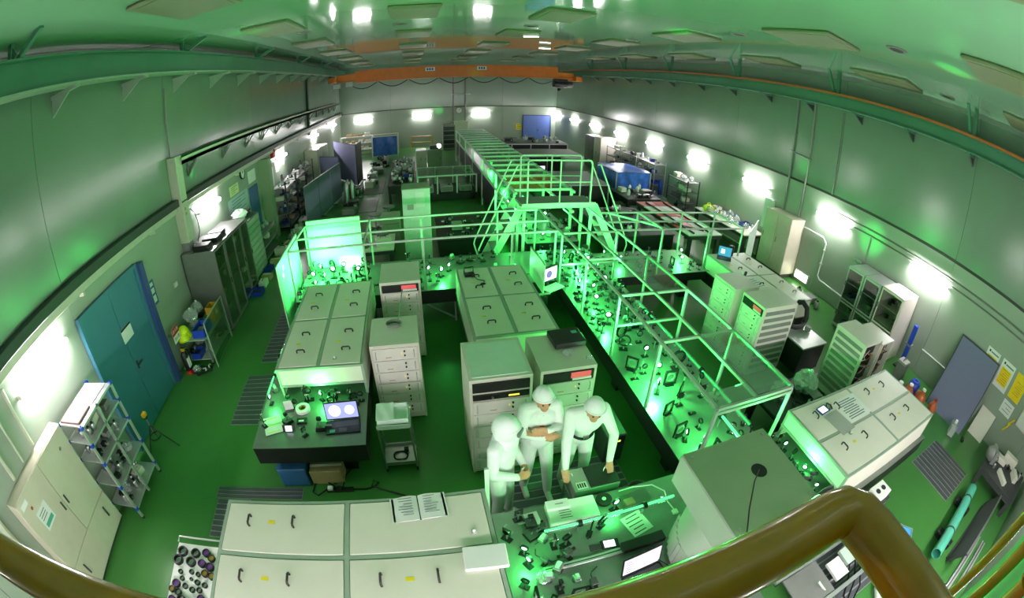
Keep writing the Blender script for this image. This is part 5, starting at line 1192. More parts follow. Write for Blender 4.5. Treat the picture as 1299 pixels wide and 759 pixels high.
t = thing('clear_cover_frame', 'tall clear acrylic cover frame leaning by the junk shelf', 'cover', (-4.18, 7.1, 0), .05); obj('pane', MB().box(-.004, -.55, .02, .004, .55, .95), 'acrylic', t)
for y in (-.55, .55): obj('edge', MB().box(-.01, y-.01, 0, .01, y+.01, .96), 'trim_green', t)
obj('edge', MB().box(-.01, -.55, .95, .01, .55, .97), 'trim_green', t)
cput('cable_coil', -4.55, 6.40, 0, .3, CS, 1.2)
# stainless cabinets
def glass_cabinet(label, x0, x1, y0, y1, h, m, face=1, name='glass_cabinet', rows=1):
    """doors on the +x side (face=1) or -x side (face=-1)"""
    t = thing(name, label, 'cabinet', ((x0+x1)/2, (y0+y1)/2, 0)); xf = x1 if face > 0 else x0; xb = x0 if face > 0 else x1; s = face
    b = MB().box(xb, y0, .04, xb+s*.015, y1, h).box(x0, y0, .04, x1, y0+.012, h).box(x0, y1-.012, .04, x1, y1, h).box(x0, y0+.012, h-.015, x1, y1-.012, h).box(x0, y0+.012, .04, x1, y1-.012, .08)
    obj('body', b, m, t, world=True)
    zs = [.08+(h-.1)*k/4 for k in range(1, 4)]
    for z in zs: obj('shelf_board', MB().box(x0+.02, y0+.014, z-.012, x1-.03, y1-.014, z), m, t, world=True)
    n = max(1, round((y1-y0)/.6)); w = (y1-y0)/n
    for k in range(n):
        a, b2 = y0+k*w+.01, y0+(k+1)*w-.01
        for z0_, z1_ in (((.08, h-.02),) if rows == 1 else ((.08, h*.45), (h*.47, h-.02))):
            d = obj('door', MB().box(xf-s*.0, a, z0_, xf+s*.02, a+.04, z1_).box(xf, b2-.04, z0_, xf+s*.02, b2, z1_).box(xf, a+.04, z0_, xf+s*.02, b2-.04, z0_+.04).box(xf, a+.04, z1_-.04, xf+s*.02, b2-.04, z1_), m, t, world=True)
            obj('pane', MB().box(xf+s*.006, a+.04, z0_+.04, xf+s*.010, b2-.04, z1_-.04), 'acrylic', d, world=True)
            obj('handle', MB().box(xf+s*.02, b2-.03, (z0_+z1_)/2-.06, xf+s*.035, b2-.015, (z0_+z1_)/2+.06), 'dark_grey', d, world=True)
    for x in (x0+.05, x1-.05):
        for y in (y0+.05, y1-.05): obj('foot', MB().cyl((x, y, 0), (x, y, .04), .02, n=8), 'dark_grey', t, world=True)
    return t, [.08]+zs
t, zs = glass_cabinet('stainless cabinet with glass doors beside the junk shelf', XL+.02, -4.24, 7.86, 9.04, 1.86, 'steel')
for i, z in enumerate(zs): clutter(3, -4.85, -4.45, 8.0, 8.9, z, ['optic_block', 'steel_canister', 'instrument', 'carton'], 'in the stainless glass cabinet', 60+i, .85)
for i, (x, y, s_) in enumerate(((-4.6, 8.1, 1), (-4.55, 8.55, 1.3), (-4.6, 8.9, 1))):
    t = thing('black_case', 'flat black case on top of the stainless glass cabinet', 'case', (x, y, 1.86), PI/2, 'black cases on the stainless cabinet'); obj('case', MB().box(-.13*s_, -.2, 0, .13*s_, .2, .10), 'black_paint', t, bevel=.01); obj('handle', MB().tube([(-.05, .2, .05), (-.05, .23, .05), (.05, .23, .05), (.05, .2, .05)], .008, 6), 'dark_grey', t)
t, zs = glass_cabinet('second stainless cabinet with narrow glass doors', XL+.02, -4.32, 9.12, 10.22, 1.80, 'steel')
for i, z in enumerate(zs): clutter(3, -4.85, -4.5, 9.3, 10.1, z, ['pale_case', 'carton', 'instrument'], 'in the second stainless cabinet', 70+i, .8)
t = thing('drawer_cabinet', 'grey cabinet of many shallow drawers with a pale bundle on it', 'cabinet', (-4.7, 10.85, 0)); obj('body', MB().box(XL+.02, 10.3, .03, -4.42, 11.4, 1.62), 'mid_grey', t, world=True)
for k in range(9): d = obj('drawer', MB().box(-4.42, 10.32, .08+k*.17, -4.40, 11.38, .23+k*.17), 'box_grey', t, world=True, bevel=.004); obj('handle', MB().box(-4.40, 10.7, .16+k*.17, -4.385, 11.0, .18+k*.17), 'alu', d, world=True)
obj('foot', MB().box(XL+.04, 10.34, 0, -4.45, 11.36, .03), 'black_paint', t, world=True)
crumple('cloth_bundle', 'pale cloth bundle on the many-drawer cabinet', 'bundle', (-4.72, 10.75, 1.62), .22, 'panel_pale', 12)
cput('instrument', -4.75, 11.15, 1.62, PI/2, 'on top of the many-drawer cabinet', 1.2)
t = thing('wall_clock', 'round wall clock with a black rim beside the notices', 'clock', (XL, 12.22, 2.62)); obj('rim', MB().lathe([(.01, 0), (.18, 0), (.18, .05), (.155, .05), (.155, .03), (.01, .03)], axis='x', n=24), 'black_paint', t, smooth=True); obj('dial', MB().disc((.034, 0, 0), .152, .006, 'x', 24), 'paper', t); obj('hand', MB().bar((.04, 0, 0), (.04, .06, .05), .012), 'print_black', t); obj('hand', MB().bar((.042, 0, 0), (.042, -.02, .12), .01), 'print_black', t)
def wall_notice(label, y0, y1, z0, z1, m='paper', x=XL, s=1, lines=4, lm='print_grey', name='notice', grp=None):
    t = thing(name, label, 'notice', (x, (y0+y1)/2, z0), group=grp); obj('sheet', MB().box(x+s*.001, y0, z0, x+s*.006, y1, z1), m, t, world=True)
    for k in range(lines):
        zz = z1-(z1-z0)*(k+1)/(lines+1); obj('text_line', MB().box(x+s*.006, y0+(y1-y0)*.15, zz-(z1-z0)*.02, x+s*.0075, y1-(y1-y0)*(.15+.25*(k % 2)), zz+(z1-z0)*.02), lm, t, world=True)
    return t
wall_notice('small pale yellow notice under the wall clock', 11.15, 11.85, 2.17, 2.45, mat('notice_yellow', (226, 226, 170), .8))
wall_notice('wide pale blue notice board under the wall clock', 10.95, 12.5, 1.6, 2.12, mat('notice_blue', (176, 198, 206), .8), lines=5)
wall_notice('white notice sheet beyond the green column', 14.5, 15.3, 1.5, 2.2); wall_notice('small white notice near the alarm box', 15.6, 16.0, 1.9, 2.3, lines=2)
t = thing('alarm_box', 'small red alarm box high on the wall', 'alarm', (XL, 15.3, 2.5)); obj('box', MB().box(.001, -.14, 0, .12, .14, .22), 'red_paint', t, bevel=.01); obj('lamp', MB().ball((.1, 0, .27), .06, 10), 'red_paint', t, smooth=True)
J1 = 'on the crowded shelf rack by the slate partition'
for i, (ya, yb) in enumerate(((14.5, 15.9), (16.05, 17.5), (17.65, 19.0))):
    shelf_unit(('crowded dark shelf rack beside the green column', 'crowded dark shelf rack under the alarm box', 'crowded dark shelf rack next to the cream cabinets')[i], -5.0, -4.45, ya, yb, (.15, .6, 1.05, 1.5), 1.75, 'dark_grey', 'mid_grey')
    for k, z in enumerate((.15, .6, 1.05, 1.5)): clutter(5, -4.9, -4.55, ya+.12, yb-.12, z, MIX, J1, 80+i*5+k, 1.0, .11)
clutter(14, -4.3, -3.95, 11.8, 18.6, 0, ['plastic_bag', 'pale_case', 'carton', 'plastic_bag', 'steel_canister'], 'on the floor before the crowded shelf racks', 99, 1.3, .16)
clutter(7, -4.35, -4.0, 9.3, 13.4, 0, ['carton', 'cable_coil', 'storage_bin', 'pale_case'], 'on the floor before the stainless cabinets', 98, 1.1, .16)
shelf_unit('low steel shelf with parts beyond the many-drawer cabinet', -5.0, -4.45, 11.5, 12.9, (.15, .5, .85), .9, 'steel', 'mid_grey')
for k, z in enumerate((.5, .85)): clutter(5, -4.9, -4.55, 11.6, 12.8, z, MIX, 'on the low steel shelf under the clock', 110+k, .9)
for k in range(3):
    a, b = (-3.72+.20*k, 14.2+1.42*k), (-3.72+.20*(k+1)-.01, 14.2+1.42*(k+1)-.03)
    t = thing('partition_panel', 'slate blue upright partition panel behind the green screens', 'partition', ((a[0]+b[0])/2, (a[1]+b[1])/2, 0), group='slate partition panels'); obj('panel', MB().bar((a[0], a[1], .78), (b[0], b[1], .78), .03, 1.44), 'slate_panel', t, world=True); obj('foot', MB().bar((a[0]-.2, a[1]+.1, .03), (a[0]+.2, a[1]+.1, .03), .05, .06), 'dark_grey', t, world=True); obj('top_cap', MB().bar((a[0], a[1], 1.51), (b[0], b[1], 1.51), .04, .02), 'alu', t, world=True)
def cab(name, label, x0, x1, y0, y1, h, m, door_axis='-y', n=2, cat='cabinet'):
    t = thing(name, label, cat, ((x0+x1)/2, (y0+y1)/2, 0)); obj('body', MB().box(x0, y0, .05, x1, y1, h), m, t, world=True, bevel=.005); obj('plinth', MB().box(x0+.03, y0+.03, 0, x1-.03, y1-.03, .05), 'dark_grey', t, world=True)
    for k in range(n):
        if door_axis == '-y': w = (x1-x0)/n; q = MB().box(x0+k*w+.008, y0-.014, .08, x0+(k+1)*w-.008, y0-.001, h-.03); hq = MB().box(x0+(k+.85)*w, y0-.03, h*.5, x0+(k+.85)*w+.02, y0-.014, h*.5+.12)
        elif door_axis == '+x': w = (y1-y0)/n; q = MB().box(x1+.001, y0+k*w+.008, .08, x1+.014, y0+(k+1)*w-.008, h-.03); hq = MB().box(x1+.014, y0+(k+.85)*w, h*.5, x1+.03, y0+(k+.85)*w+.02, h*.5+.12)
        else: w = (y1-y0)/n; q = MB().box(x0-.014, y0+k*w+.008, .08, x0-.001, y0+(k+1)*w-.008, h-.03); hq = MB().box(x0-.03, y0+(k+.15)*w, h*.5, x0-.014, y0+(k+.15)*w+.02, h*.5+.12)
        d = obj('door', q, m, t, world=True, bevel=.003); obj('handle', hq, 'dark_grey', d, world=True)
    return t
cab('tall_cabinet', 'tall cream cabinet beyond the crowded shelf racks', XL+.02, -4.45, 20.2, 21.2, 1.95, 'locker_cream', '+x'); cab('tall_cabinet', 'tall cream cabinet beside the thick dark pipe', XL+.02, -4.45, 21.7, 22.9, 1.9, 'locker_cream', '+x')
def partition(label, a, b, h, m='violet_panel'):
    t = thing('partition_panel', label, 'partition', ((a[0]+b[0])/2, (a[1]+b[1])/2, 0)); obj('panel', MB().bar((a[0], a[1], h/2+.03), (b[0], b[1], h/2+.03), .05, h-.06), m, t, world=True); obj('top_cap', MB().bar((a[0], a[1], h+.01), (b[0], b[1], h+.01), .06, .02), 'dark_grey', t, world=True)
    for p in (a, b): obj('foot', MB().box(p[0]-.15, p[1]-.03, 0, p[0]+.15, p[1]+.03, .04), 'dark_grey', t, world=True)
partition('shorter violet partition in front of the taller violet one', (-4.3, 20.0), (-3.35, 19.4), 1.62); partition('taller violet partition beside the dark aisle', (-4.1, 22.8), (-2.65, 20.2), 1.95); partition('narrow dark end panel of the violet partition', (-2.62, 20.2), (-2.55, 21.6), 1.95, 'black_paint')
t = thing('gas_trolley', 'silver cylinders on a trolley beside the violet partition', 'trolley', (-2.6, 17.2, 0)); obj('base', MB().box(-.3, -.4, .06, .3, .4, .12), 'dark_grey', t)
for k, (x, y) in enumerate(((-.1, -.2), (.1, .05), (-.1, .25))): obj('cylinder', MB().lathe([(.01, .12), (.11, .12), (.11, .75), (.06, .88), (.03, .95), (.01, .95)], (x, y, 0), n=14), 'steel', t, smooth=True)
for x in (-.25, .25): obj('wheel', MB().cyl((x-.02, -.3, .06), (x+.02, -.3, .06), .06, n=12), 'black_paint', t)
clutter(8, -2.6, -2.2, 15.4, 19.6, 0, ['optic_block', 'instrument', 'cable_coil', 'steel_canister'], 'on the floor by the slate partition', 130, 1.5, .2)
# ------------------------------------------------------------------ along the wall with the posters
t = thing('breaker_cabinet', 'big beige breaker cabinet standing at the wall', 'cabinet', (10.1, 8.65, 0))
obj('body', MB().box(9.78, 8.05, .12, XR-.002, 9.2, 1.80), 'locker_cream', t, world=True, bevel=.008); obj('plinth', MB().box(9.82, 8.08, 0, XR-.02, 9.17, .12), 'dark_grey', t, world=True)
for a, b in ((8.06, 8.62), (8.63, 9.19)): d = obj('door', MB().box(9.762, a, .15, 9.779, b, 1.78), 'locker_cream', t, world=True, bevel=.004); obj('handle', MB().box(9.745, b-.08, .95, 9.762, b-.05, 1.1), 'steel', d, world=True)
t = thing('wall_box', 'narrow pale green-lit box on the wall beside the breaker cabinet', 'box', (XR-.1, 9.6, 1.0)); obj('box', MB().box(XR-.16, 9.42, 1.0, XR-.002, 9.78, 1.95), 'panel_pale', t, world=True, bevel=.01); obj('cover', MB().box(XR-.17, 9.46, 1.05, XR-.16, 9.74, 1.9), 'panel_pale', t, world=True)
t = thing('valve_fitting', 'silver valve fitting on the wall over the glass cabinets', 'valve', (XR-.08, 5.75, 1.52)); obj('body', MB().cyl((XR-.14, 5.6, 1.56), (XR-.14, 5.9, 1.56), .06, n=12), 'steel', t, world=True, smooth=True); obj('stem', MB().cyl((XR-.14, 5.75, 1.56), (XR-.002, 5.75, 1.56), .03, n=10), 'steel', t, world=True); obj('wheel', MB().ring((XR-.22, 5.75, 1.56), .06, .08, .02, 'x', 16), 'steel', t, world=True, smooth=True); obj('pipe', MB().cyl((XR-.06, 5.62, 1.6), (XR-.06, 5.62, 2.3), .02, n=8), 'steel', t, world=True)
GC = 'in the glass-door cabinets by the wall'
for i, (a, b) in enumerate(((4.96, 5.50), (4.40, 4.94))):
    t, zs = glass_cabinet(('glass-door cabinet next to the bent pale conduit', 'middle glass-door cabinet between its two neighbours')[i], 9.42, XR-.06, a, b, 1.60, 'alu', -1, rows=2)
    for k, z in enumerate(zs): clutter(3, 9.55, 10.2, a+.1, b-.1, z, ['optic_block', 'steel_canister', 'plastic_bag', 'storage_bin', 'instrument'], GC, 200+i*7+k, .75)
t, zs = glass_cabinet('pale steel cabinet with dark windows beside the blue post', 9.40, XR-.06, 3.66, 4.36, 1.64, 'rack_white', -1, rows=2)
for k, z in enumerate(zs): clutter(3, 9.6, 10.2, 3.75, 4.28, z, ['instrument', 'optic_block', 'carton'], 'behind the dark cabinet windows', 220+k, .85)
t = thing('blue_post', 'upright blue tube standing beside the pale steel cabinet', 'tube', (10.05, 3.32, 0)); obj('tube', MB().box(9.99, 3.26, .04, 10.11, 3.38, 1.12), 'blue_plastic', t, world=True, bevel=.02); obj('foot', MB().box(9.9, 3.17, 0, 10.2, 3.47, .04), 'dark_grey', t, world=True); obj('bracket', MB().box(9.96, 3.23, .6, 10.14, 3.41, .64), 'mid_grey', t, world=True)
t = thing('grey_pump', 'small grey pump case beside the blue post', 'pump', (9.6, 3.1, 0)); obj('case', MB().box(-.14, -.12, 0, .14, .12, .36), 'mid_grey', t, bevel=.01); obj('lid', MB().box(-.15, -.13, .36, .15, .13, .42), 'box_grey', t, bevel=.008); obj('handle', MB().tube([(-.07, 0, .42), (-.07, 0, .47), (.07, 0, .47), (.07, 0, .42)], .01, 6), 'dark_grey', t)
FW = 'on the floor behind the noted pale hood'
for i, (x, y, s_) in enumerate(((8.62, 2.62, 1.3), (8.95, 2.45, 1.2), (9.2, 2.15, 1.2), (9.35, 1.78, 1.0))):
    t = thing('copper_jug', 'orange-brown jug on the floor behind the noted pale hood', 'jug', (x, y, 0), i, 'orange-brown jugs'); t.scale = (s_,)*3
    obj('jug', MB().lathe([(.01, 0), (.10, 0), (.12, .04), (.12, .17), (.07, .24), (.04, .27), (.04, .30), (.01, .30)], n=18), 'copper', t, smooth=True); obj('cap', MB().cyl((0, 0, .30), (0, 0, .33), .045, n=12), 'red_paint' if i > 2 else 'foam_white', t); obj('handle', MB().tube([(.06, 0, .25), (.13, 0, .25), (.14, 0, .14), (.11, 0, .1)], .012, 6), 'copper', t, smooth=True)
t = thing('blue_jar', 'bright blue jar with a ring lid among the orange-brown jugs', 'jar', (9.38, 2.5, 0)); obj('jar', MB().lathe([(.01, 0), (.13, 0), (.15, .03), (.15, .26), (.12, .30), (.01, .30)], n=20), 'blue_plastic', t, smooth=True); obj('lid', MB().ring((0, 0, .31), .05, .11, .04, 'z', 20), 'blue_plastic', t, smooth=True)
t = thing('slate_board', 'big slate grey board leaning against the wall', 'board', (9.9, 1.45, 0))
def lean(u, v): return (9.62+.66*v, .80+1.28*u, 1.58*v)
b = MB(); P = [lean(0, 0), lean(1, 0), lean(1, 1), lean(0, 1)]; Q = [(x+.03, y, z+.0) for x, y, z in P]
b.add(P+Q, [(0,1,2,3),(7,6,5,4),(0,4,5,1),(1,5,6,2),(2,6,7,3),(3,7,4,0)]); obj('panel', b, 'slate_panel', t, world=True)
for u0, u1, v0, v1 in ((0, 1, .985, 1), (0, .02, 0, .985), (.98, 1, 0, .985)):
    e = MB(); pp = [(x-.006, y, z) for x, y, z in (lean(u0, v0), lean(u1, v0), lean(u1, v1), lean(u0, v1))]; qq = [(x+.006, y, z) for x, y, z in pp]; e.add(pp+qq, [(0,1,2,3),(7,6,5,4),(0,4,5,1),(1,5,6,2),(2,6,7,3),(3,7,4,0)]); obj('edge_trim', e, 'dark_grey', t, world=True)
t = thing('water_bottle', 'big clear plastic canister at the foot of the slate board', 'canister', (9.28, 1.02, 0), .4); obj('canister', MB().box(-.12, -.09, 0, .12, .09, .30), 'plastic_wrap', t, bevel=.02); obj('neck', MB().cyl((0, 0, .30), (0, 0, .37), .035, n=12), 'foam_white', t); obj('fill', MB().box(-.10, -.07, .02, .10, .07, .2), 'panel_pale', t)
t = thing('black_brick', 'small black power brick beside the plastic canister', 'power brick', (9.50, .66, 0), .3); obj('brick', MB().box(-.06, -.04, 0, .06, .04, .07), 'black_paint', t, bevel=.008); obj('lead', MB().tube([(.06, 0, .03), (.12, .02, .012), (.2, -.05, .012)], .008, 5), 'cord_black', t)
t = thing('pale_board', 'pale board standing against the wall below the posters', 'board', (10.2, .48, 0)); b = MB(); P = [(10.12, .22, 0), (10.12, .72, 0), (10.34, .72, .62), (10.34, .22, .62)]; Q = [(x+.02, y, z) for x, y, z in P]; b.add(P+Q, [(0,1,2,3),(7,6,5,4),(0,4,5,1),(1,5,6,2),(2,6,7,3),(3,7,4,0)]); obj('panel', b, 'enclosure_white', t, world=True); obj('edge_strip', MB().bar((10.11, .2, .0), (10.33, .2, .62), .012), 'mid_grey', t, world=True)
mat('poster_yellow', (250, 214, 10), .7)
def poster(label, y0, y1, z0, z1, full=False):
    t = thing('poster', label, 'poster', (XR, (y0+y1)/2, z0)); obj('sheet', MB().box(XR-.006, y0, z0, XR-.001, y1, z1), 'poster_yellow' if full else 'paper', t, world=True); w, h = y1-y0, z1-z0
    if not full:
        obj('yellow_field', MB().box(XR-.0075, y0+w*.14, z0+h*.16, XR-.006, y1-w*.14, z0+h*.74), 'poster_yellow', t, world=True); obj('emblem', MB().box(XR-.0075, y1-w*.25, z0+h*.84, XR-.006, y1-w*.14, z0+h*.92), 'print_black', t, world=True); obj('title', MB().box(XR-.0075, y0+w*.1, z0+h*.84, XR-.006, y1-w*.3, z0+h*.89), 'print_grey', t, world=True)
    for k in range(7):
        zz = z0+h*(.22+.075*k); obj('text_line', MB().box(XR-.0085, y0+w*(.2+.04*(k % 2)), zz, XR-.0075, y1-w*(.22+.1*(k % 3)), zz+h*.022), 'bin_yellow', t, world=True)
poster('white poster with a yellow field half behind the slate board', .88, 1.30, 1.16, 1.74); poster('white poster with a yellow field and black emblem', .34, .78, 1.12, 1.75); poster('plain yellow poster with printed lines', -.14, .24, 1.16, 1.74, True)
wall_notice('white sheet with a small diagram under the posters', -.12, .26, .78, 1.08, x=XR, s=-1, lines=3)
t = thing('yellow_strap', 'knotted yellow strap hanging below the white sheet', 'strap', (XR-.03, -.22, .55)); obj('strap', MB().tube([(XR-.03, -.12, .52), (XR-.05, -.2, .66), (XR-.04, -.24, .8), (XR-.05, -.3, .9)], .022, 6), 'poster_yellow', t, world=True, smooth=True); obj('knot', MB().ball((XR-.05, -.22, .74), .045, 8), 'poster_yellow', t, world=True)
t = thing('wall_conduit_box', 'pale box on the wall beyond the yellow strap', 'box', (XR-.05, -.55, .9)); obj('box', MB().box(XR-.12, -.75, .85, XR-.002, -.36, 1.25), 'enclosure_white', t, world=True, bevel=.01); obj('cover', MB().box(XR-.126, -.72, .88, XR-.12, -.39, 1.22), 'paper', t, world=True)
# ------------------------------------------------------------------ floor gratings
def grate(label, x0, x1, y0, y1, along='y', n=9):
    t = thing('floor_grate', label, 'floor grate', ((x0+x1)/2, (y0+y1)/2, 0)); obj('pit', MB().box(x0, y0, .001, x1, y1, .004), 'grate_gap', t, world=True)
    for k in range(n):
        f0, f1 = (k+.10)/n, (k+.86)/n
        if along == 'x': b = MB().box(x0+.01, y0+(y1-y0)*f0, .004, x1-.01, y0+(y1-y0)*f1, .012)
        else: b = MB().box(x0+(x1-x0)*f0, y0+.01, .004, x0+(x1-x0)*f1, y1-.01, .012)
        obj('slat', b, 'grate', t, world=True)
grate('grey floor grating beside the noted pale hood', 7.40, 8.67, .02, 1.16, 'y', 9); grate('dark floor grating beyond the widest pale hood', -3.2, -1.86, 3.42, 3.62, 'x', 3); grate('dark floor grating beside the widest pale hood', -3.16, -2.62, 2.75, 3.40, 'x', 7)
grate('dark floor grating by the flank of the laptop hood', -3.35, -2.82, 4.9, 6.2, 'x', 11); grate('dark floor grating at the foot of the green screen', -3.2, -2.85, 6.6, 8.5, 'x', 14); grate('grey floor grating under the yellow gallery corner', 4.05, 5.5, .0, .85, 'x', 8); grate('dark floor grating under the men in white', .55, 2.3, 2.5, 3.6, 'x', 9)
# ------------------------------------------------------------------ things by the poster wall below the gallery
t = thing('teal_tube', 'long teal tube lying on black stands', 'tube', (7.0, -.4, 0)); a, b = Vector((5.95, -.50, .22)), Vector((8.05, -.29, .22))
d_ = (b-a).normalized(); m = MB(); n = 20; e1 = d_.cross(Vector((0, 0, 1))).normalized(); e2 = d_.cross(e1)
for p, r in ((a, .085), (b, .085), (b, .10), (a, .10)):
    for i in range(n): m.v.append(tuple(p+(e1*math.cos(2*PI*i/n)+e2*math.sin(2*PI*i/n))*r))
for q in range(4):
    for i in range(n): m.f.append((q*n+i, q*n+(i+1) % n, ((q+1) % 4)*n+(i+1) % n, ((q+1) % 4)*n+i))
obj('tube', m, 'teal_pipe', t, world=True, smooth=True)
for f in (.3, .8): p = a+(b-a)*f; obj('stand', MB().box(p.x-.08, p.y-.2, 0, p.x+.08, p.y+.2, .12), 'black_paint', t, world=True, bevel=.01); obj('band', MB().cyl(p-d_*.02, p+d_*.02, .106, n=20), 'dark_grey', t, world=True)
t = thing('long_tray', 'long dark steel tray standing on edge beside the teal tube', 'tray', (7.3, -.72, 0)); obj('tray', MB().obox((7.35, -.88, .22), (2.1, .03, .42), Matrix.Rotation(.5, 3, 'X')), 'dark_grey', t, world=True); obj('lip', MB().bar((6.3, -.99, .40), (8.4, -.99, .40), .04), 'steel', t, world=True); obj('foot', MB().box(6.4, -.86, 0, 8.3, -.74, .03), 'dark_grey', t, world=True)
for i, (y, z) in enumerate(((-1.12, 0), (-1.30, 0))):
    t = thing('aluminium_rail', 'long aluminium profile rail lying on the floor by the tray', 'rail', (6.2, y, z), .03, 'aluminium rails on the floor'); obj('rail', MB().box(-1.3, -.05, 0, 1.3, .05, .07), 'alu', t, bevel=.006); obj('slot', MB().box(-1.29, -.012, .0702, 1.29, .012, .0712), 'dark_grey', t)
    for k in range(4): obj('bolt', MB().cyl((-1+.6*k, .03, .07), (-1+.6*k, .03, .078), .012, n=6), 'steel', t)
BW = 'on the equipment bench under the posters'
bench('low cluttered equipment bench under the posters', 8.55, 9.75, -1.35, -.15, .42, 'dark_grey', 'dark_grey')
t = thing('old_monitor', 'old dark monitor turned aside on the equipment bench', 'monitor', (8.95, -.28, .42), .6); obj('housing', MB().box(-.17, -.02, .05, .17, .1, .32), 'mid_grey', t, bevel=.01); obj('screen', MB().box(-.15, -.026, .08, .15, -.02, .30), 'screen_dark', t); obj('tube_back', MB().lathe([(.16, 0), (.12, .1), (.06, .14), (.01, .14)], (0, .1, .18), 'y', 16), 'mid_grey', t, smooth=True); obj('foot', MB().box(-.1, -.02, 0, .1, .1, .05), 'dark_grey', t)
for i, (x, y, w, d, h, r) in enumerate(((9.3, -.42, .16, .5, .12, .2), (9.55, -.75, .14, .4, .2, .1), (8.8, -.75, .4, .1, .1, .9), (9.25, -1.05, .3, .12, .14, .6))):
    t = thing('cream_housing', 'long cream instrument housing on the equipment bench', 'housing', (x, y, .42), r, 'cream housings on the equipment bench'); obj('housing', MB().box(-w/2, -d/2, 0, w/2, d/2, h), 'enclosure_white', t, bevel=.008); obj('end_plate', MB().box(-w/2+.02, -d/2-.006, .02, w/2-.02, -d/2, h-.02), 'dark_grey', t)
clutter(6, 8.65, 9.65, -1.25, -.3, .42, ['optic_block', 'instrument', 'steel_canister'], BW, 240, .8)
t = thing('step_stool', 'small folding stool with a light blue seat below the gallery', 'stool', (5.37, .16, 0), .6); obj('seat', MB().box(-.16, -.11, .38, .16, .11, .41), mat('seat_blue', (70, 150, 220), .5), t, bevel=.01); obj('rim', MB().tube([(-.18, -.13, .40), (.18, -.13, .40), (.18, .13, .40), (-.18, .13, .40)], .012, 6, True), 'alu', t, smooth=True)
for sx in (-1, 1):
    for sy in (-1, 1): obj('leg', MB().cyl((sx*.16, sy*.11, .39), (sx*.18, sy*.15, 0), .012, n=8), 'alu', t)
t = thing('meter_cart', 'small open cart below the end of the noted hood', 'cart', (4.98, .92, 0))
for z in (.3, .72): obj('shelf', MB().box(-.22, -.16, z-.02, .22, .16, z), 'dark_grey', t)
for x in (-.2, .2):
    for y in (-.14, .14): obj('leg', MB().cyl((x, y, 0), (x, y, .70), .012, n=8), 'steel', t)
t = thing('meter_box', 'white meter box with dark dials on the small open cart', 'meter', (4.98, .92, .72)); obj('case', MB().box(-.17, -.11, 0, .17, .11, .14), 'paper', t, bevel=.008)
for x in (-.08, .06): obj('dial', MB().cyl((x, 0, .14), (x, 0, .15), .04, n=14), 'print_black', t)
UG = 'on the floor below the yellow gallery corner'
t = thing('wiring_rack', 'flat open wiring rack on the floor below the yellow gallery', 'rack', (3.9, .55, 0)); obj('rail', MB().box(-.6, -.35, .1, .9, -.29, .16), 'alu', t); obj('rail', MB().box(-.6, .25, .1, .9, .31, .16), 'alu', t); obj('plate', MB().box(-.5, -.28, .12, .1, .24, .14), 'mid_grey', t); obj('card', MB().box(.2, -.2, .12, .45, .1, .16), 'paper', t); obj('card', MB().box(.5, -.1, .12, .8, .15, .17), 'panel_pale', t)
for x in (-.5, .8):
    for y in (-.32, .28): obj('leg', MB().box(x-.03, y-.03, 0, x+.03, y+.03, .1), 'dark_grey', t)
t = thing('power_adapter', 'black adapter with trailing black leads below the gallery', 'adapter', (4.0, -.25, 0), .4); obj('brick', MB().box(-.09, -.06, 0, .09, .06, .07), 'black_paint', t, bevel=.01)
for k in range(3): obj('lead', MB().tube([(.09, .02*k-.02, .04), (.3, .1+.08*k, .02), (.6, .1+.12*k, .016), (1.0, .3+.1*k, .016), (1.3, .5+.1*k, .016)], .012, 6), 'cord_black', t, smooth=True)
o = obj('white_hose', MB().tube([(3.4, .1, .02), (3.6, .2, .03), (3.7, .05, .02), (3.85, .1, .02), (3.9, .3, .1), (3.8, .5, .2)], .018, 8), 'cord_white', world=True, smooth=True); tag(o, 'white hose curling on the floor below the gallery', 'hose')
for i, (x, y) in enumerate(((4.55, -.35), (4.75, -.15))):
    t = thing('white_block', 'white padded bar lying below the yellow gallery corner', 'bar', (x, y, 0), .9, 'white padded bars'); obj('pad', MB().box(-.3, -.05, .03, .3, .05, .11), 'foam_white', t, bevel=.02); obj('base', MB().box(-.28, -.04, 0, .28, .04, .03), 'mid_grey', t)

# ------------------------------------------------------------------ between the racks and the glass cabinets
t = thing('machine_base', 'black machine base with a shiny steel top beside the louvred rack', 'machine', (6.75, 4.42, 0)); obj('body', MB().box(6.36, 4.10, .15, 7.10, 4.78, .70), 'black_paint', t, world=True, bevel=.01); obj('top_plate', MB().box(6.34, 4.08, .70, 7.12, 4.80, .73), 'alu', t, world=True)
for x in (6.42, 7.04):
    for y in (4.16, 4.72): obj('foot', MB().cyl((x, y, 0), (x, y, .15), .04, n=10), 'dark_grey', t, world=True)
t = thing('bellows_hose', 'pair of thick black hoses arching over the machine base', 'hose', (6.75, 4.95, .73))
for x in (6.50, 6.98): obj('hose', MB().tube([(x, 4.74, .76), (x, 4.70, .95), (x, 4.76, 1.12), (x, 4.90, 1.18), (x, 5.02, 1.12)], .055, 10), 'cord_black', t, world=True, smooth=True)
obj('cross_hose', MB().tube([(6.5, 4.72, .82), (6.65, 4.66, .80), (6.85, 4.66, .80), (6.98, 4.72, .82)], .05, 10), 'cord_black', t, world=True, smooth=True); obj('coupling', MB().box(6.9, 4.5, .73, 7.0, 4.62, .84), 'mid_grey', t, world=True, bevel=.01)
o = obj('steel_sheet', MB().box(6.35, 3.55, .002, 7.6, 4.06, .012), 'steel', world=True); tag(o, 'flat steel sheet on the floor before the black machine base', 'sheet')
bench('low black frame bench under the clear wrap by the louvred rack', 4.62, 5.85, 2.78, 3.62, .58, 'black_paint', 'dark_grey', .06)
FB = 'on the low black frame bench'
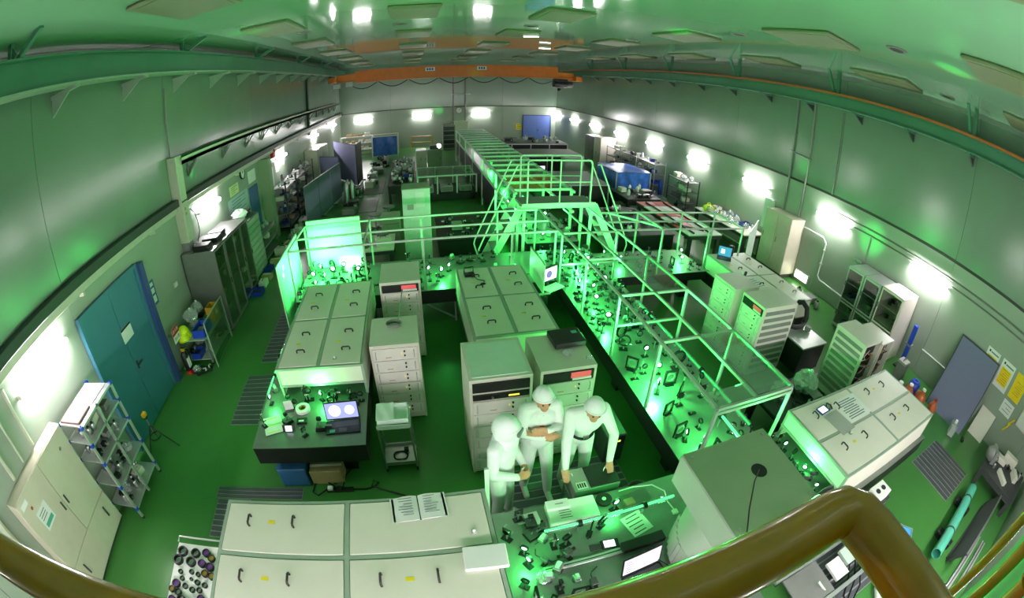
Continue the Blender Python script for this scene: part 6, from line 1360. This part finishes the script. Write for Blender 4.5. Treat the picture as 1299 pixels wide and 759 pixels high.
for i, (x, y, s_) in enumerate(((5.52, 3.25, 2.0), (4.98, 3.3, 1.5))): cput('plastic_bag', x, y, .58, i, FB, s_)
clutter(8, 4.7, 5.75, 2.85, 3.5, .58, ['optic_block', 'instrument', 'cable_coil', 'steel_canister'], FB, 250, .9)
clutter(5, 8.9, 10.1, 6.0, 7.2, 0, ['pale_case', 'steel_canister', 'optic_block', 'instrument'], 'on the floor under the bent pale conduit', 251, 1.2, .16)

# ------------------------------------------------------------------ the far half of the hall
t = thing('tall_locker', 'tall pale locker lit green with a posted diagram behind the cross frame', 'locker', (.03, 11.0, 0)); obj('body', MB().box(-.32, 10.72, .05, .38, 11.35, 1.92), 'panel_pale', t, world=True, bevel=.006); obj('plinth', MB().box(-.3, 10.76, 0, .36, 11.33, .05), 'dark_grey', t, world=True); obj('top_cover', MB().box(-.33, 10.71, 1.92, .39, 11.36, 1.94), 'box_green', t, world=True)
d = obj('door', MB().box(-.31, 10.705, .08, .37, 10.719, 1.90), 'panel_pale', t, world=True, bevel=.003); obj('window', MB().box(-.24, 10.70, 1.25, .32, 10.704, 1.58), 'panel_pale', d, world=True); obj('poster', MB().box(.02, 10.695, 1.45, .24, 10.70, 1.84), 'paper', d, world=True); obj('screen', MB().box(-.2, 10.695, 1.4, -.04, 10.70, 1.54), 'box_grey', d, world=True); obj('label_strip', MB().box(-.12, 10.695, 1.12, .2, 10.70, 1.2), 'paper', d, world=True)
t = thing('canopy_bench', 'dark bench under a glazed canopy frame with pale boxes inside', 'bench', (1.5, 17.2, 0))
obj('bench_top', MB().box(.12, 16.4, .22, 2.38, 18.2, .30), 'black_paint', t, world=True); obj('base', MB().box(.2, 16.5, 0, 2.3, 18.1, .22), 'black_paint', t, world=True)
for x in (.14, .88, 1.62, 2.36):
    for y in (16.42, 18.18): obj('post', MB().bar((x, y, .3), (x, y, 1.0), .05), 'panel_pale', t, world=True)
for y in (16.42, 18.18): obj('rail', MB().bar((.12, y, 1.0), (2.38, y, 1.0), .05), 'panel_pale', t, world=True)
for k in range(3): obj('canopy_pane', MB().box(.17+.74*k, 16.46, 1.0, .85+.74*k, 18.14, 1.02), 'acrylic_green', t, world=True)
for i, x in enumerate((.5, 1.25, 1.98)):
    q = thing('pale_unit', 'pale grey unit under the glazed canopy', 'unit', (x, 16.9, .30), 0, 'units under the glazed canopy'); obj('case', MB().box(-.24, -.25, 0, .24, .25, .24), 'box_grey', q, bevel=.02); obj('panel', MB().box(-.2, -.256, .04, .2, -.25, .2), 'mid_grey', q); obj('knob', MB().cyl((.1, -.05, .24), (.1, -.05, .28), .04, n=10), 'dark_grey', q)
bench('far bench piled with dark optics beyond the tall pale locker', -1.02, .10, 16.4, 21.4, .75, 'black_paint', 'dark_grey', .3)
FO = 'on the far bench beyond the tall locker'
clutter(34, -.92, .0, 16.6, 21.2, .75, ['optic_block', 'steel_canister', 'instrument', 'optic_block', 'cable_coil', 'plastic_bag', 'storage_bin'], FO, 260, 1.5, .13)
cab('green_cabinet', 'squat green cabinet behind the glazed canopy bench', .75, 1.5, 22.9, 23.7, 1.05, 'box_green', '-y', 1); cab('white_cabinet', 'squat white cabinet with shelves beside the green one', .15, .70, 22.9, 23.7, 1.05, 'rack_white', '-y', 2)
cput('instrument', 1.1, 23.2, 1.05, 0, 'on top of the squat green cabinet', 1.5)
t = thing('globe_lamp', 'round glowing globe lamp on the squat green cabinet', 'lamp', (1.35, 23.1, 1.05)); obj('base', MB().disc((0, 0, .02), .12, .04, 'z'), 'dark_grey', t); obj('globe', MB().ball((0, 0, .16), .13, 16), glow('globe_light', (1, .97, .8), 3.0), t, smooth=True)
t = thing('equipment_rack', 'far grey equipment tower against the end wall pipes', 'rack', (2.4, 29.6, 0)); obj('body', MB().box(2.0, 29.3, .05, 2.8, 30.0, 1.7), 'mid_grey', t, world=True); obj('base', MB().box(2.05, 29.35, 0, 2.75, 29.95, .05), 'dark_grey', t, world=True)
for k in range(5): obj('module', MB().box(2.05, 29.285, .15+k*.3, 2.75, 29.3, .4+k*.3), 'black_paint' if k % 2 else 'dark_grey', t, world=True)
t = thing('duct_box', 'pale duct box on the end wall beside the pipes', 'duct box', (3.4, 31.4, 1.1)); obj('box', MB().box(2.95, 31.2, 1.0, 3.9, YB-.002, 1.75), 'cream_duct', t, world=True, bevel=.02); obj('flange', MB().box(2.9, 31.15, 1.72, 3.95, YB-.002, 1.78), 'cream_duct', t, world=True)
t = thing('tarp_booth', 'framed booth behind a blue plastic sheet near the end wall', 'booth', (-1.8, 28.9, 0))
for x in (-2.6, -.95):
    for y in (28.3, 29.6): obj('post', MB().bar((x, y, 0), (x, y, 1.35), .06), 'enclosure_white', t, world=True)
for y in (28.3, 29.6): obj('rail', MB().bar((-2.6, y, 1.35), (-.95, y, 1.35), .06), 'enclosure_white', t, world=True)
obj('sheet', MB().sheet(lambda u, v: (-2.55+1.55*u, 28.26+.05*math.sin(14*u+3*v), .1+1.22*v), 24, 8), 'tarp_blue', t, world=True, smooth=True)
t = thing('white_shelf', 'long white shelf of boxes by the end wall', 'shelf', (-3.8, 30.2, 0)); [obj('end_panel', MB().box(x, 29.9, .05, x+.05, 30.5, 1.3), 'paper', t, world=True) for x in (-4.9, -2.75)]
for z in (.4, .85, 1.3): obj('shelf_board', MB().box(-4.85, 29.9, z-.03, -2.75, 30.5, z), 'paper', t, world=True)
obj('foot', MB().box(-4.9, 29.95, 0, -2.7, 30.45, .05), 'mid_grey', t, world=True)
for k, z in enumerate((.4, .85, 1.3)): clutter(6, -4.7, -2.9, 30.0, 30.4, z, ['pale_case', 'carton', 'pale_case'], 'on the long white shelf by the end wall', 270+k, 1.3)
t = thing('yellow_barrier', 'low yellow tube barrier by the end wall', 'barrier', (.6, 30.4, 0))
for x in (-.1, 1.3): obj('post', MB().cyl((x, 30.4, 0), (x, 30.4, .95), .04, n=8), 'bin_yellow', t, world=True)
for z in (.5, .92): obj('rail', MB().cyl((-.1, 30.4, z), (1.3, 30.4, z), .03, n=8), 'bin_yellow', t, world=True)
clutter(10, -2.4, -.6, 24.5, 28.0, 0, ['optic_block', 'instrument', 'cable_coil', 'carton', 'steel_canister'], 'on the floor before the blue-sheeted booth', 275, 2.2, .2)
clutter(9, -2.3, -1.6, 19.5, 24, 0, ['pale_case', 'instrument', 'plastic_bag'], 'in the dark aisle by the violet partition', 276, 1.8, .2)
t = thing('floor_mat', 'pale grey mat on the far aisle floor', 'mat', (-1.9, 16.6, 0)); obj('mat', MB().box(-.42, -.9, .001, .42, .9, .012), 'mid_grey', t); obj('border', MB().box(-.45, -.93, .0005, .45, .93, .006), 'dark_grey', t)
t = thing('floor_mat', 'second pale grey mat further along the aisle', 'mat', (-1.8, 19.6, 0)); obj('mat', MB().box(-.42, -1.2, .001, .42, 1.2, .012), 'mid_grey', t); obj('border', MB().box(-.45, -1.23, .0005, .45, 1.23, .006), 'dark_grey', t)
def dark_booth(label, x0, x1, y0, y1, h, n, m='mid_grey'):
    t = thing('dark_booth', label, 'booth', ((x0+x1)/2, (y0+y1)/2, 0)); obj('curtain', MB().box(x0+.03, y0+.03, .02, x1-.03, y1-.03, h-.06), 'black_paint', t, world=True); obj('top', MB().box(x0, y0, h-.05, x1, y1, h), m, t, world=True)
    for k in range(n+1):
        x = x0+(x1-x0)*k/n; obj('post', MB().box(x-.025, y0-.005, 0, x+.025, y0+.045, h-.05), 'alu', t, world=True)
    obj('rail', MB().box(x0, y0-.01, h-.07, x1, y0+.03, h-.02), 'alu', t, world=True); return t
dark_booth('black curtained booth beyond the footbridge with a small lit monitor', 4.3, 7.9, 19.5, 21.6, 1.15, 4); dark_booth('wide black curtained booth in front of the blue double door', 4.2, 8.4, 23.2, 25.0, 1.2, 4); dark_booth('low black booth with a glossy top beside the footbridge', 4.75, 7.0, 14.6, 16.9, .95, 3)
cput('instrument', 5.2, 24.0, 1.2, 0, 'on the wide black booth', 1.6); clutter(14, 4.5, 8.2, 23.4, 24.8, 1.2, ['optic_block', 'plastic_bag', 'steel_canister', 'instrument'], 'on the wide black booth', 280, 1.4, .16)
t = thing('monitor', 'small lit monitor at the front of the far black booth', 'monitor', (5.75, 19.3, 0)); obj('pole', MB().cyl((0, 0, .02), (0, 0, .4), .03, n=8), 'dark_grey', t); obj('base', MB().box(-.15, -.1, 0, .15, .1, .02), 'dark_grey', t); obj('housing', MB().box(-.2, -.03, .4, .2, .02, .72), 'black_metal', t); obj('screen', MB().box(-.18, -.036, .42, .18, -.03, .70), 'screen_pink', t)
t = thing('pale_cabinet', 'upright pale panel cabinet between the black booths', 'cabinet', (7.0, 18.6, 0)); obj('body', MB().box(6.55, 18.3, .03, 7.45, 18.9, 1.25), 'box_grey', t, world=True); obj('door', MB().box(6.58, 18.285, .06, 7.42, 18.3, 1.22), 'box_grey', t, world=True); obj('base', MB().box(6.6, 18.35, 0, 7.4, 18.85, .03), 'dark_grey', t, world=True)
# blue wrapped crate
t = thing('wrapped_crate', 'big framed crate wrapped in blue plastic beyond the footbridge', 'crate', (8.45, 16.4, 0)); X0, X1, Y0, Y1, Z0, ZT_ = 7.7, 9.25, 15.45, 17.4, .30, 1.22
obj('base', MB().box(X0+.1, Y0+.1, 0, X1-.1, Y1-.1, Z0), 'black_paint', t, world=True)
for x in (X0, X1):
    for y in (Y0, Y1): obj('post', MB().bar((x, y, Z0), (x, y, ZT_), .04), 'alu', t, world=True)
wv = lambda s: .025*math.sin(s)
obj('sheet', MB().sheet(lambda u, v: (X0+.02+(X1-X0-.04)*u, Y0+wv(19*u+4*v), Z0+(ZT_-Z0)*v), 24, 8), 'tarp_blue', t, world=True, smooth=True)
obj('sheet', MB().sheet(lambda u, v: (X0+wv(17*u+5*v), Y1-(Y1-Y0)*u, Z0+(ZT_-Z0)*v), 24, 8), 'tarp_blue', t, world=True, smooth=True)
obj('sheet', MB().sheet(lambda u, v: (X1+wv(15*u+5*v), Y0+(Y1-Y0)*u, Z0+(ZT_-Z0)*v), 24, 8), 'tarp_blue', t, world=True, smooth=True)
obj('top_sheet', MB().sheet(lambda u, v: (X0+(X1-X0)*u, Y0+(Y1-Y0)*v, ZT_+.02+.03*math.sin(7*u)*math.sin(6*v)), 16, 16), 'tarp_blue', t, world=True, smooth=True)
# red and white covered table
t = thing('covered_table', 'table covered with red and white sheets crossed by black bars', 'table', (7.9, 11.3, 0)); obj('frame', MB().box(7.3, 9.6, .62, 8.5, 12.95, .72), 'dark_grey', t, world=True)
for x in (7.38, 8.42):
    for y in (9.7, 11.3, 12.85): obj('leg', MB().box(x-.05, y-.05, 0, x+.05, y+.05, .62), 'dark_grey', t, world=True)
for k in range(6):
    y = 9.62+.56*k; obj('cover_sheet', MB().box(7.28, y, .72, 7.92, y+.52, .76), 'red_dim' if k % 2 else 'paper', t, world=True, bevel=.006); obj('cover_sheet', MB().box(7.94, y, .72, 8.52, y+.52, .76), 'red_dim' if k in (2, 3, 5) else 'paper', t, world=True, bevel=.006)
for a, b in (((7.5, 9.7, .78), (7.6, 12.8, .78)), ((8.1, 9.7, .78), (8.3, 12.8, .78)), ((7.3, 10.6, .78), (8.0, 9.9, .78))): obj('bar', MB().bar(a, b, .04), 'black_paint', t, world=True)
bench('cluttered white bench along the poster wall', 9.35, 10.3, 9.5, 12.3, .78, 'dark_grey', 'enclosure_white', .1)
WBN = 'on the cluttered white bench'
clutter(20, 9.45, 10.2, 9.6, 12.2, .78, ['pale_case', 'plastic_bag', 'carton', 'bottle', 'plastic_bag', 'storage_bin'], WBN, 290, 1.1, .12)
t = thing('neon_cushion', 'neon yellow bag on the cluttered white bench', 'bag', (9.65, 11.9, .95)); obj('bag', MB().ball((0, 0, .1), .2, 14, (1, 1, .6)), 'neon_yellow', t, smooth=True); obj('strap', MB().tube([(-.1, 0, .2), (-.05, 0, .28), (.05, 0, .28), (.1, 0, .2)], .015, 6), 'neon_yellow', t); t.location.z = .78
S1 = 'on the steel shelf rack by the poster wall'
shelf_unit('steel shelf rack draped with plastic by the poster wall', 9.75, 10.3, 13.45, 14.85, (.15, .55, .95, 1.35), 1.42, 'dark_grey', 'mid_grey')
for k, z in enumerate((.15, .55, .95, 1.35)): clutter(5, 9.85, 10.2, 13.55, 14.75, z, ['plastic_bag', 'optic_block', 'instrument', 'plastic_bag', 'pale_case'], S1, 300+k, 1.1, .12)
S2 = 'on the long steel shelf racks behind the blue crate'
for i, (a, b) in enumerate(((16.0, 17.5), (17.7, 19.2), (19.4, 20.9))):
    shelf_unit(('steel shelf rack with a white back panel behind the blue crate', 'middle steel shelf rack behind the blue crate', 'farthest steel shelf rack past the blue crate')[i], 9.75, 10.3, a, b, (.15, .6, 1.05, 1.5), 1.6, 'alu', 'mid_grey')
    for k, z in enumerate((.15, .6, 1.05, 1.5)): clutter(4, 9.85, 10.2, a+.12, b-.12, z, MIX, S2, 310+i*5+k, 1.1, .13)
t = thing('blue_post', 'short blue drum pipe beside the steel shelf rack', 'tube', (9.8, 15.5, 0)); obj('tube', MB().cyl((0, 0, 0), (0, 0, .95), .08, n=14), 'blue_plastic', t, smooth=True); obj('cap', MB().cyl((0, 0, .95), (0, 0, .98), .09, n=14), 'dark_grey', t)
t = thing('clear_bin', 'clear plastic bin on the floor before the plastic-draped rack', 'bin', (9.2, 14.6, 0)); obj('bin', MB().box(-.28, -.22, 0, .28, .22, .02).box(-.28, -.22, .02, -.26, .22, .5).box(.26, -.22, .02, .28, .22, .5).box(-.26, -.22, .02, .26, -.2, .5).box(-.26, .2, .02, .26, .22, .5), 'plastic_wrap', t); obj('contents', MB().box(-.24, -.18, .02, .24, .18, .25), 'box_grey', t)
bench('dark bench of white parts before the red covered table', 7.2, 8.6, 13.4, 15.0, .7, 'black_paint', 'dark_grey', .2); clutter(9, 7.35, 8.45, 13.55, 14.85, .7, ['optic_block', 'pale_case', 'instrument', 'bottle'], 'on the dark bench before the red table', 330, 1.2, .15)
cab('tall_cabinet', 'tall grey steel cabinet at the far end of the poster wall', 9.6, XR-.02, 22.4, 23.6, 1.75, 'mid_grey', '-x'); cab('tall_cabinet', 'tall white-topped cabinet next to the far shelf racks', 9.5, XR-.02, 21.2, 22.1, 1.85, 'rack_white', '-x')
clutter(12, 4.6, 6.8, 11.0, 13.6, 0, ['instrument', 'optic_block', 'cable_coil'], 'on the dark floor beyond the crosswise frame', 340, 2.0, .2)
bench('black bench beyond the crosswise frame by the footbridge stairs', 4.9, 6.9, 9.8, 12.4, .72, 'black_paint', 'dark_grey', .4); clutter(16, 5.0, 6.8, 9.95, 12.2, .72, ['optic_block', 'instrument', 'cable_coil', 'steel_canister'], 'on the black bench by the footbridge stairs', 341, 1.2, .14)
bench('black bench beyond the crosswise frame beside the tall pale locker', .55, 2.2, 10.6, 12.6, .55, 'black_paint', 'black_metal', .4); clutter(9, .7, 2.1, 10.75, 12.45, .55, ['optic_block', 'instrument', 'cable_coil'], 'on the black bench beside the tall locker', 342, 1.2, .15)
bench('low white bench behind the glowing crosswise table', -1.9, -.6, 10.4, 11.6, .5, 'dark_grey', 'enclosure_white', .1); clutter(6, -1.75, -.75, 10.55, 11.45, .5, ['pale_case', 'instrument', 'carton'], 'on the low white bench behind the glow', 343, 1.3, .15)
for i, (x, y) in enumerate(((-1.3, 13.6), (-.9, 14.4))):
    t = thing('stool', 'round grey lab stool in the aisle behind the glow', 'stool', (x, y, 0), 0, 'round lab stools'); obj('seat', MB().disc((0, 0, .5), .2, .06, 'z', 20), 'mid_grey', t, smooth=True); obj('column', MB().cyl((0, 0, .06), (0, 0, .47), .03, n=10), 'steel', t)
    for k in range(5): a = 2*PI*k/5; obj('leg', MB().bar((0, 0, .07), (.24*math.cos(a), .24*math.sin(a), .03), .04, .03), 'dark_grey', t)
t = thing('green_crates', 'stack of green crates beside the tall pale locker', 'crate', (-.75, 12.6, 0))
for k in range(3): obj('crate', MB().box(-.28, -.25, .02+k*.26, .28, .25, .26+k*.26), 'box_green', t, bevel=.015)
obj('base', MB().box(-.2, -.2, 0, .2, .2, .02), 'dark_grey', t)

# ------------------------------------------------------------------ optics cart beside the widest hood
t = thing('optics_cart', 'white-topped cart covered with loose lens rings', 'cart', (-2.75, 1.75, 0)); obj('top_tray', MB().box(-.30, -.45, .70, .30, .42, .73), 'foam_white', t); obj('side_frame', MB().tube([(-.31, .43, .73), (-.31, .50, .74), (.31, .50, .74), (.31, .43, .73)], .012, 6), 'alu', t, smooth=True)
for x in (-.28, .28):
    for y in (-.42, .40): obj('leg', MB().cyl((x, y, .05), (x, y, .70), .014, n=8), 'steel', t); obj('caster', MB().ball((x, y, .04), .04, 8), 'black_paint', t)
obj('lower_shelf', MB().box(-.28, -.42, .22, .28, .40, .24), 'alu', t)
rr = random.Random(17); spots = [(-.20, .30, .062, 0), (-.02, .30, .056, 0), (-.24, .18, .064, 0), (-.06, .18, .060, 0), (.12, .32, .050, 1), (.20, .26, .045, 2), (.09, .18, .05, 1), (.2, .15, .052, 1), (.15, .06, .045, 2), (.24, .04, .045, 2), (-.03, .06, .032, 0), (.06, .04, .03, 0), (-.02, -.03, .022, 0), (.07, -.06, .034, 0), (.17, -.08, .034, 0), (-.08, -.13, .036, 0), (.02, -.16, .036, 0), (.11, -.15, .034, 0), (.15, -.25, .045, 1), (.22, -.3, .045, 2), (-.2, -.12, .05, 1), (-.16, -.22, .045, 0), (-.25, -.2, .04, 2), (-.1, -.3, .05, 0), (-.22, -.33, .05, 1), (.03, -.32, .05, 0), (-.18, .04, .03, 0), (-.14, -.04, .03, 0)]
rp = {}
for x, y, r, k in spots:
    lab = ('bare black lens ring on the white-topped cart', 'violet coated lens in a black ring on the white-topped cart', 'amber coated lens in a black ring on the white-topped cart')[k]
    if k not in rp:
        q = thing('lens_ring', lab, 'lens', (-2.75+x, 1.75+y, .73), 0, ('bare lens rings', 'violet lenses', 'amber lenses')[k]+' on the cart'); obj('ring', MB().lathe([(.78, 0), (1, 0), (1, .7), (.78, .7), (.78, 0)], n=20), 'black_metal', q, smooth=True)
        if k: obj('lens', MB().disc((0, 0, .35), .78, .2, 'z', 20), ('', 'violet_glass', 'amber_glass')[k], q, smooth=True)
        q.scale = (r,)*3; rp[k] = q
    else: dup(rp[k], (-2.75+x, 1.75+y, .73), rr.uniform(0, 6), sc=r)
crumple('tissue', 'crumpled pale tissue among the lens rings', 'tissue', (-2.72, 1.38, .73), .09, 'panel_pale', 21, .35)
for i, y in enumerate((2.5, 2.75)):
    t = thing('coiled_cable', 'black cable coil hanging at the corner of the widest hood', 'cable', (-2.30, y-.1, 0), 0, 'cable coils at the hood corner')
    for k in range(3): obj('loop', MB().tube([(.09*math.cos(a)*(1+.07*k), .13*math.sin(a), .02+.03*k) for a in [2*PI*i_/18 for i_ in range(18)]], .016, 6, True), 'cord_black', t, smooth=True)
# wall pipes beside the cream locker
for i, y in enumerate((1.75, 2.05, 2.35)):
    pipe([(XL+.05, y, 2.65), (XL+.05, y, 1.86)], .03 if i != 1 else .02, 'pale upright pipe stub on the wall above the cream locker', m='cream_duct', name='wall_pipe', group='pipe stubs above the locker')
pipe([(XL+.06, 1.1, 2.6), (XL+.06, 1.1, .1)], .05, 'thick pale upright pipe beside the cream locker', m='cream_duct', name='wall_pipe')

# small extras
t = thing('clip_device', 'small black clamp device with a lead on the hood behind the racks', 'device', (.86, 6.95, 1.226), .1); obj('body', MB().box(-.09, -.06, 0, .09, .06, .05), 'black_metal', t, bevel=.006); obj('arm', MB().tube([(-.08, .05, .05), (-.08, .05, .14), (.08, .05, .14), (.08, .05, .05)], .012, 6), 'black_paint', t); obj('lead', MB().tube([(.05, -.06, .02), (.1, -.2, .008), (.2, -.28, .008), (.16, -.36, .008)], .007, 5), 'cord_black', t, smooth=True); obj('mouse', MB().ball((.14, -.4, .014), .05, 10, (1, .65, .32)), 'black_paint', t, smooth=True)
t = thing('notice', 'yellow notice on the end wall beside the blue double door', 'notice', (7.62, YB, 1.05)); obj('sheet', MB().box(7.42, YB-.008, 1.05, 7.83, YB-.001, 1.5), 'sticker_yellow', t, world=True)
for k in range(3): obj('text_line', MB().box(7.48, YB-.010, 1.15+k*.12, 7.77, YB-.008, 1.18+k*.12), 'print_black', t, world=True)
t = thing('wall_clock', 'round white clock on the end wall between the pipes', 'clock', (3.3, YB, 2.55)); obj('rim', MB().ring((3.3, YB-.03, 2.55), .2, .24, .055, 'y', 24), 'mid_grey', t, world=True, smooth=True); obj('dial', MB().disc((3.3, YB-.02, 2.55), .2, .03, 'y', 24), 'paper', t, world=True); obj('hand', MB().bar((3.3, YB-.04, 2.55), (3.38, YB-.04, 2.62), .02), 'print_black', t, world=True)
# ------------------------------------------------------------------ added spot lamps over table mirrors, standing in for stray laser reflections
STRAY = 'throwing a stray green reflection onto the hall'
def stray(src, dst, deg, watts, blend=1.0):
    o = put('mirror', src[0], src[1], src[2], rnd.uniform(0, 6), LONG if src[0] > 2.5 else CROSS, .9)
    l = bpy.data.lights.new('stray_reflection_lamp', 'SPOT'); l.energy = watts*3.5*GW; l.color = GREEN; l.spot_size = math.radians(deg); l.spot_blend = blend; l.shadow_soft_size = .01
    s = bpy.data.objects.new('stray_reflection_lamp', l); COL.objects.link(s)
    p = Vector((src[0], src[1], src[2]+.32)); s.location = p; s.rotation_euler = (Vector(dst)-p).to_track_quat('-Z', 'Y').to_euler()
stray((3.74, 6.9, ZT), (XR, 5.6, 2.25), 9, 240); stray((3.74, 6.3, ZT), (XR, 8.5, 3.3), 5, 200)
stray((-2.36, 7.5, ZT), (XL, 8.3, 4.6), 9, 160); stray((-2.38, 8.7, ZT), (XL, 8.25, 5.2), 5, 300); stray((-2.36, 7.75, ZT), (XL, 5.2, 3.3), 12, 80); stray((-.92, 7.55, ZT), (XL, 9.2, 3.3), 5, 200)
stray((3.74, 5.6, ZT), (7.0, 2.6, ZC), 6, 300); stray((2.7, 8.8, ZT), (3.2, 11.5, ZC), 14, 200); stray((2.72, 5.5, ZT), (6.0, 9.0, ZC), 9, 240); stray((2.0, 8.7, ZT), (-3.4, 9.0, ZC), 7, 260); stray((3.7, 8.75, ZT), (3.6, 26, 5.2), 3, 900)
stray((1.3, 8.75, ZT), (1.9, YB, 2.6), 2, 700)  # this spot lamp also stands in for a green exit sign's glow
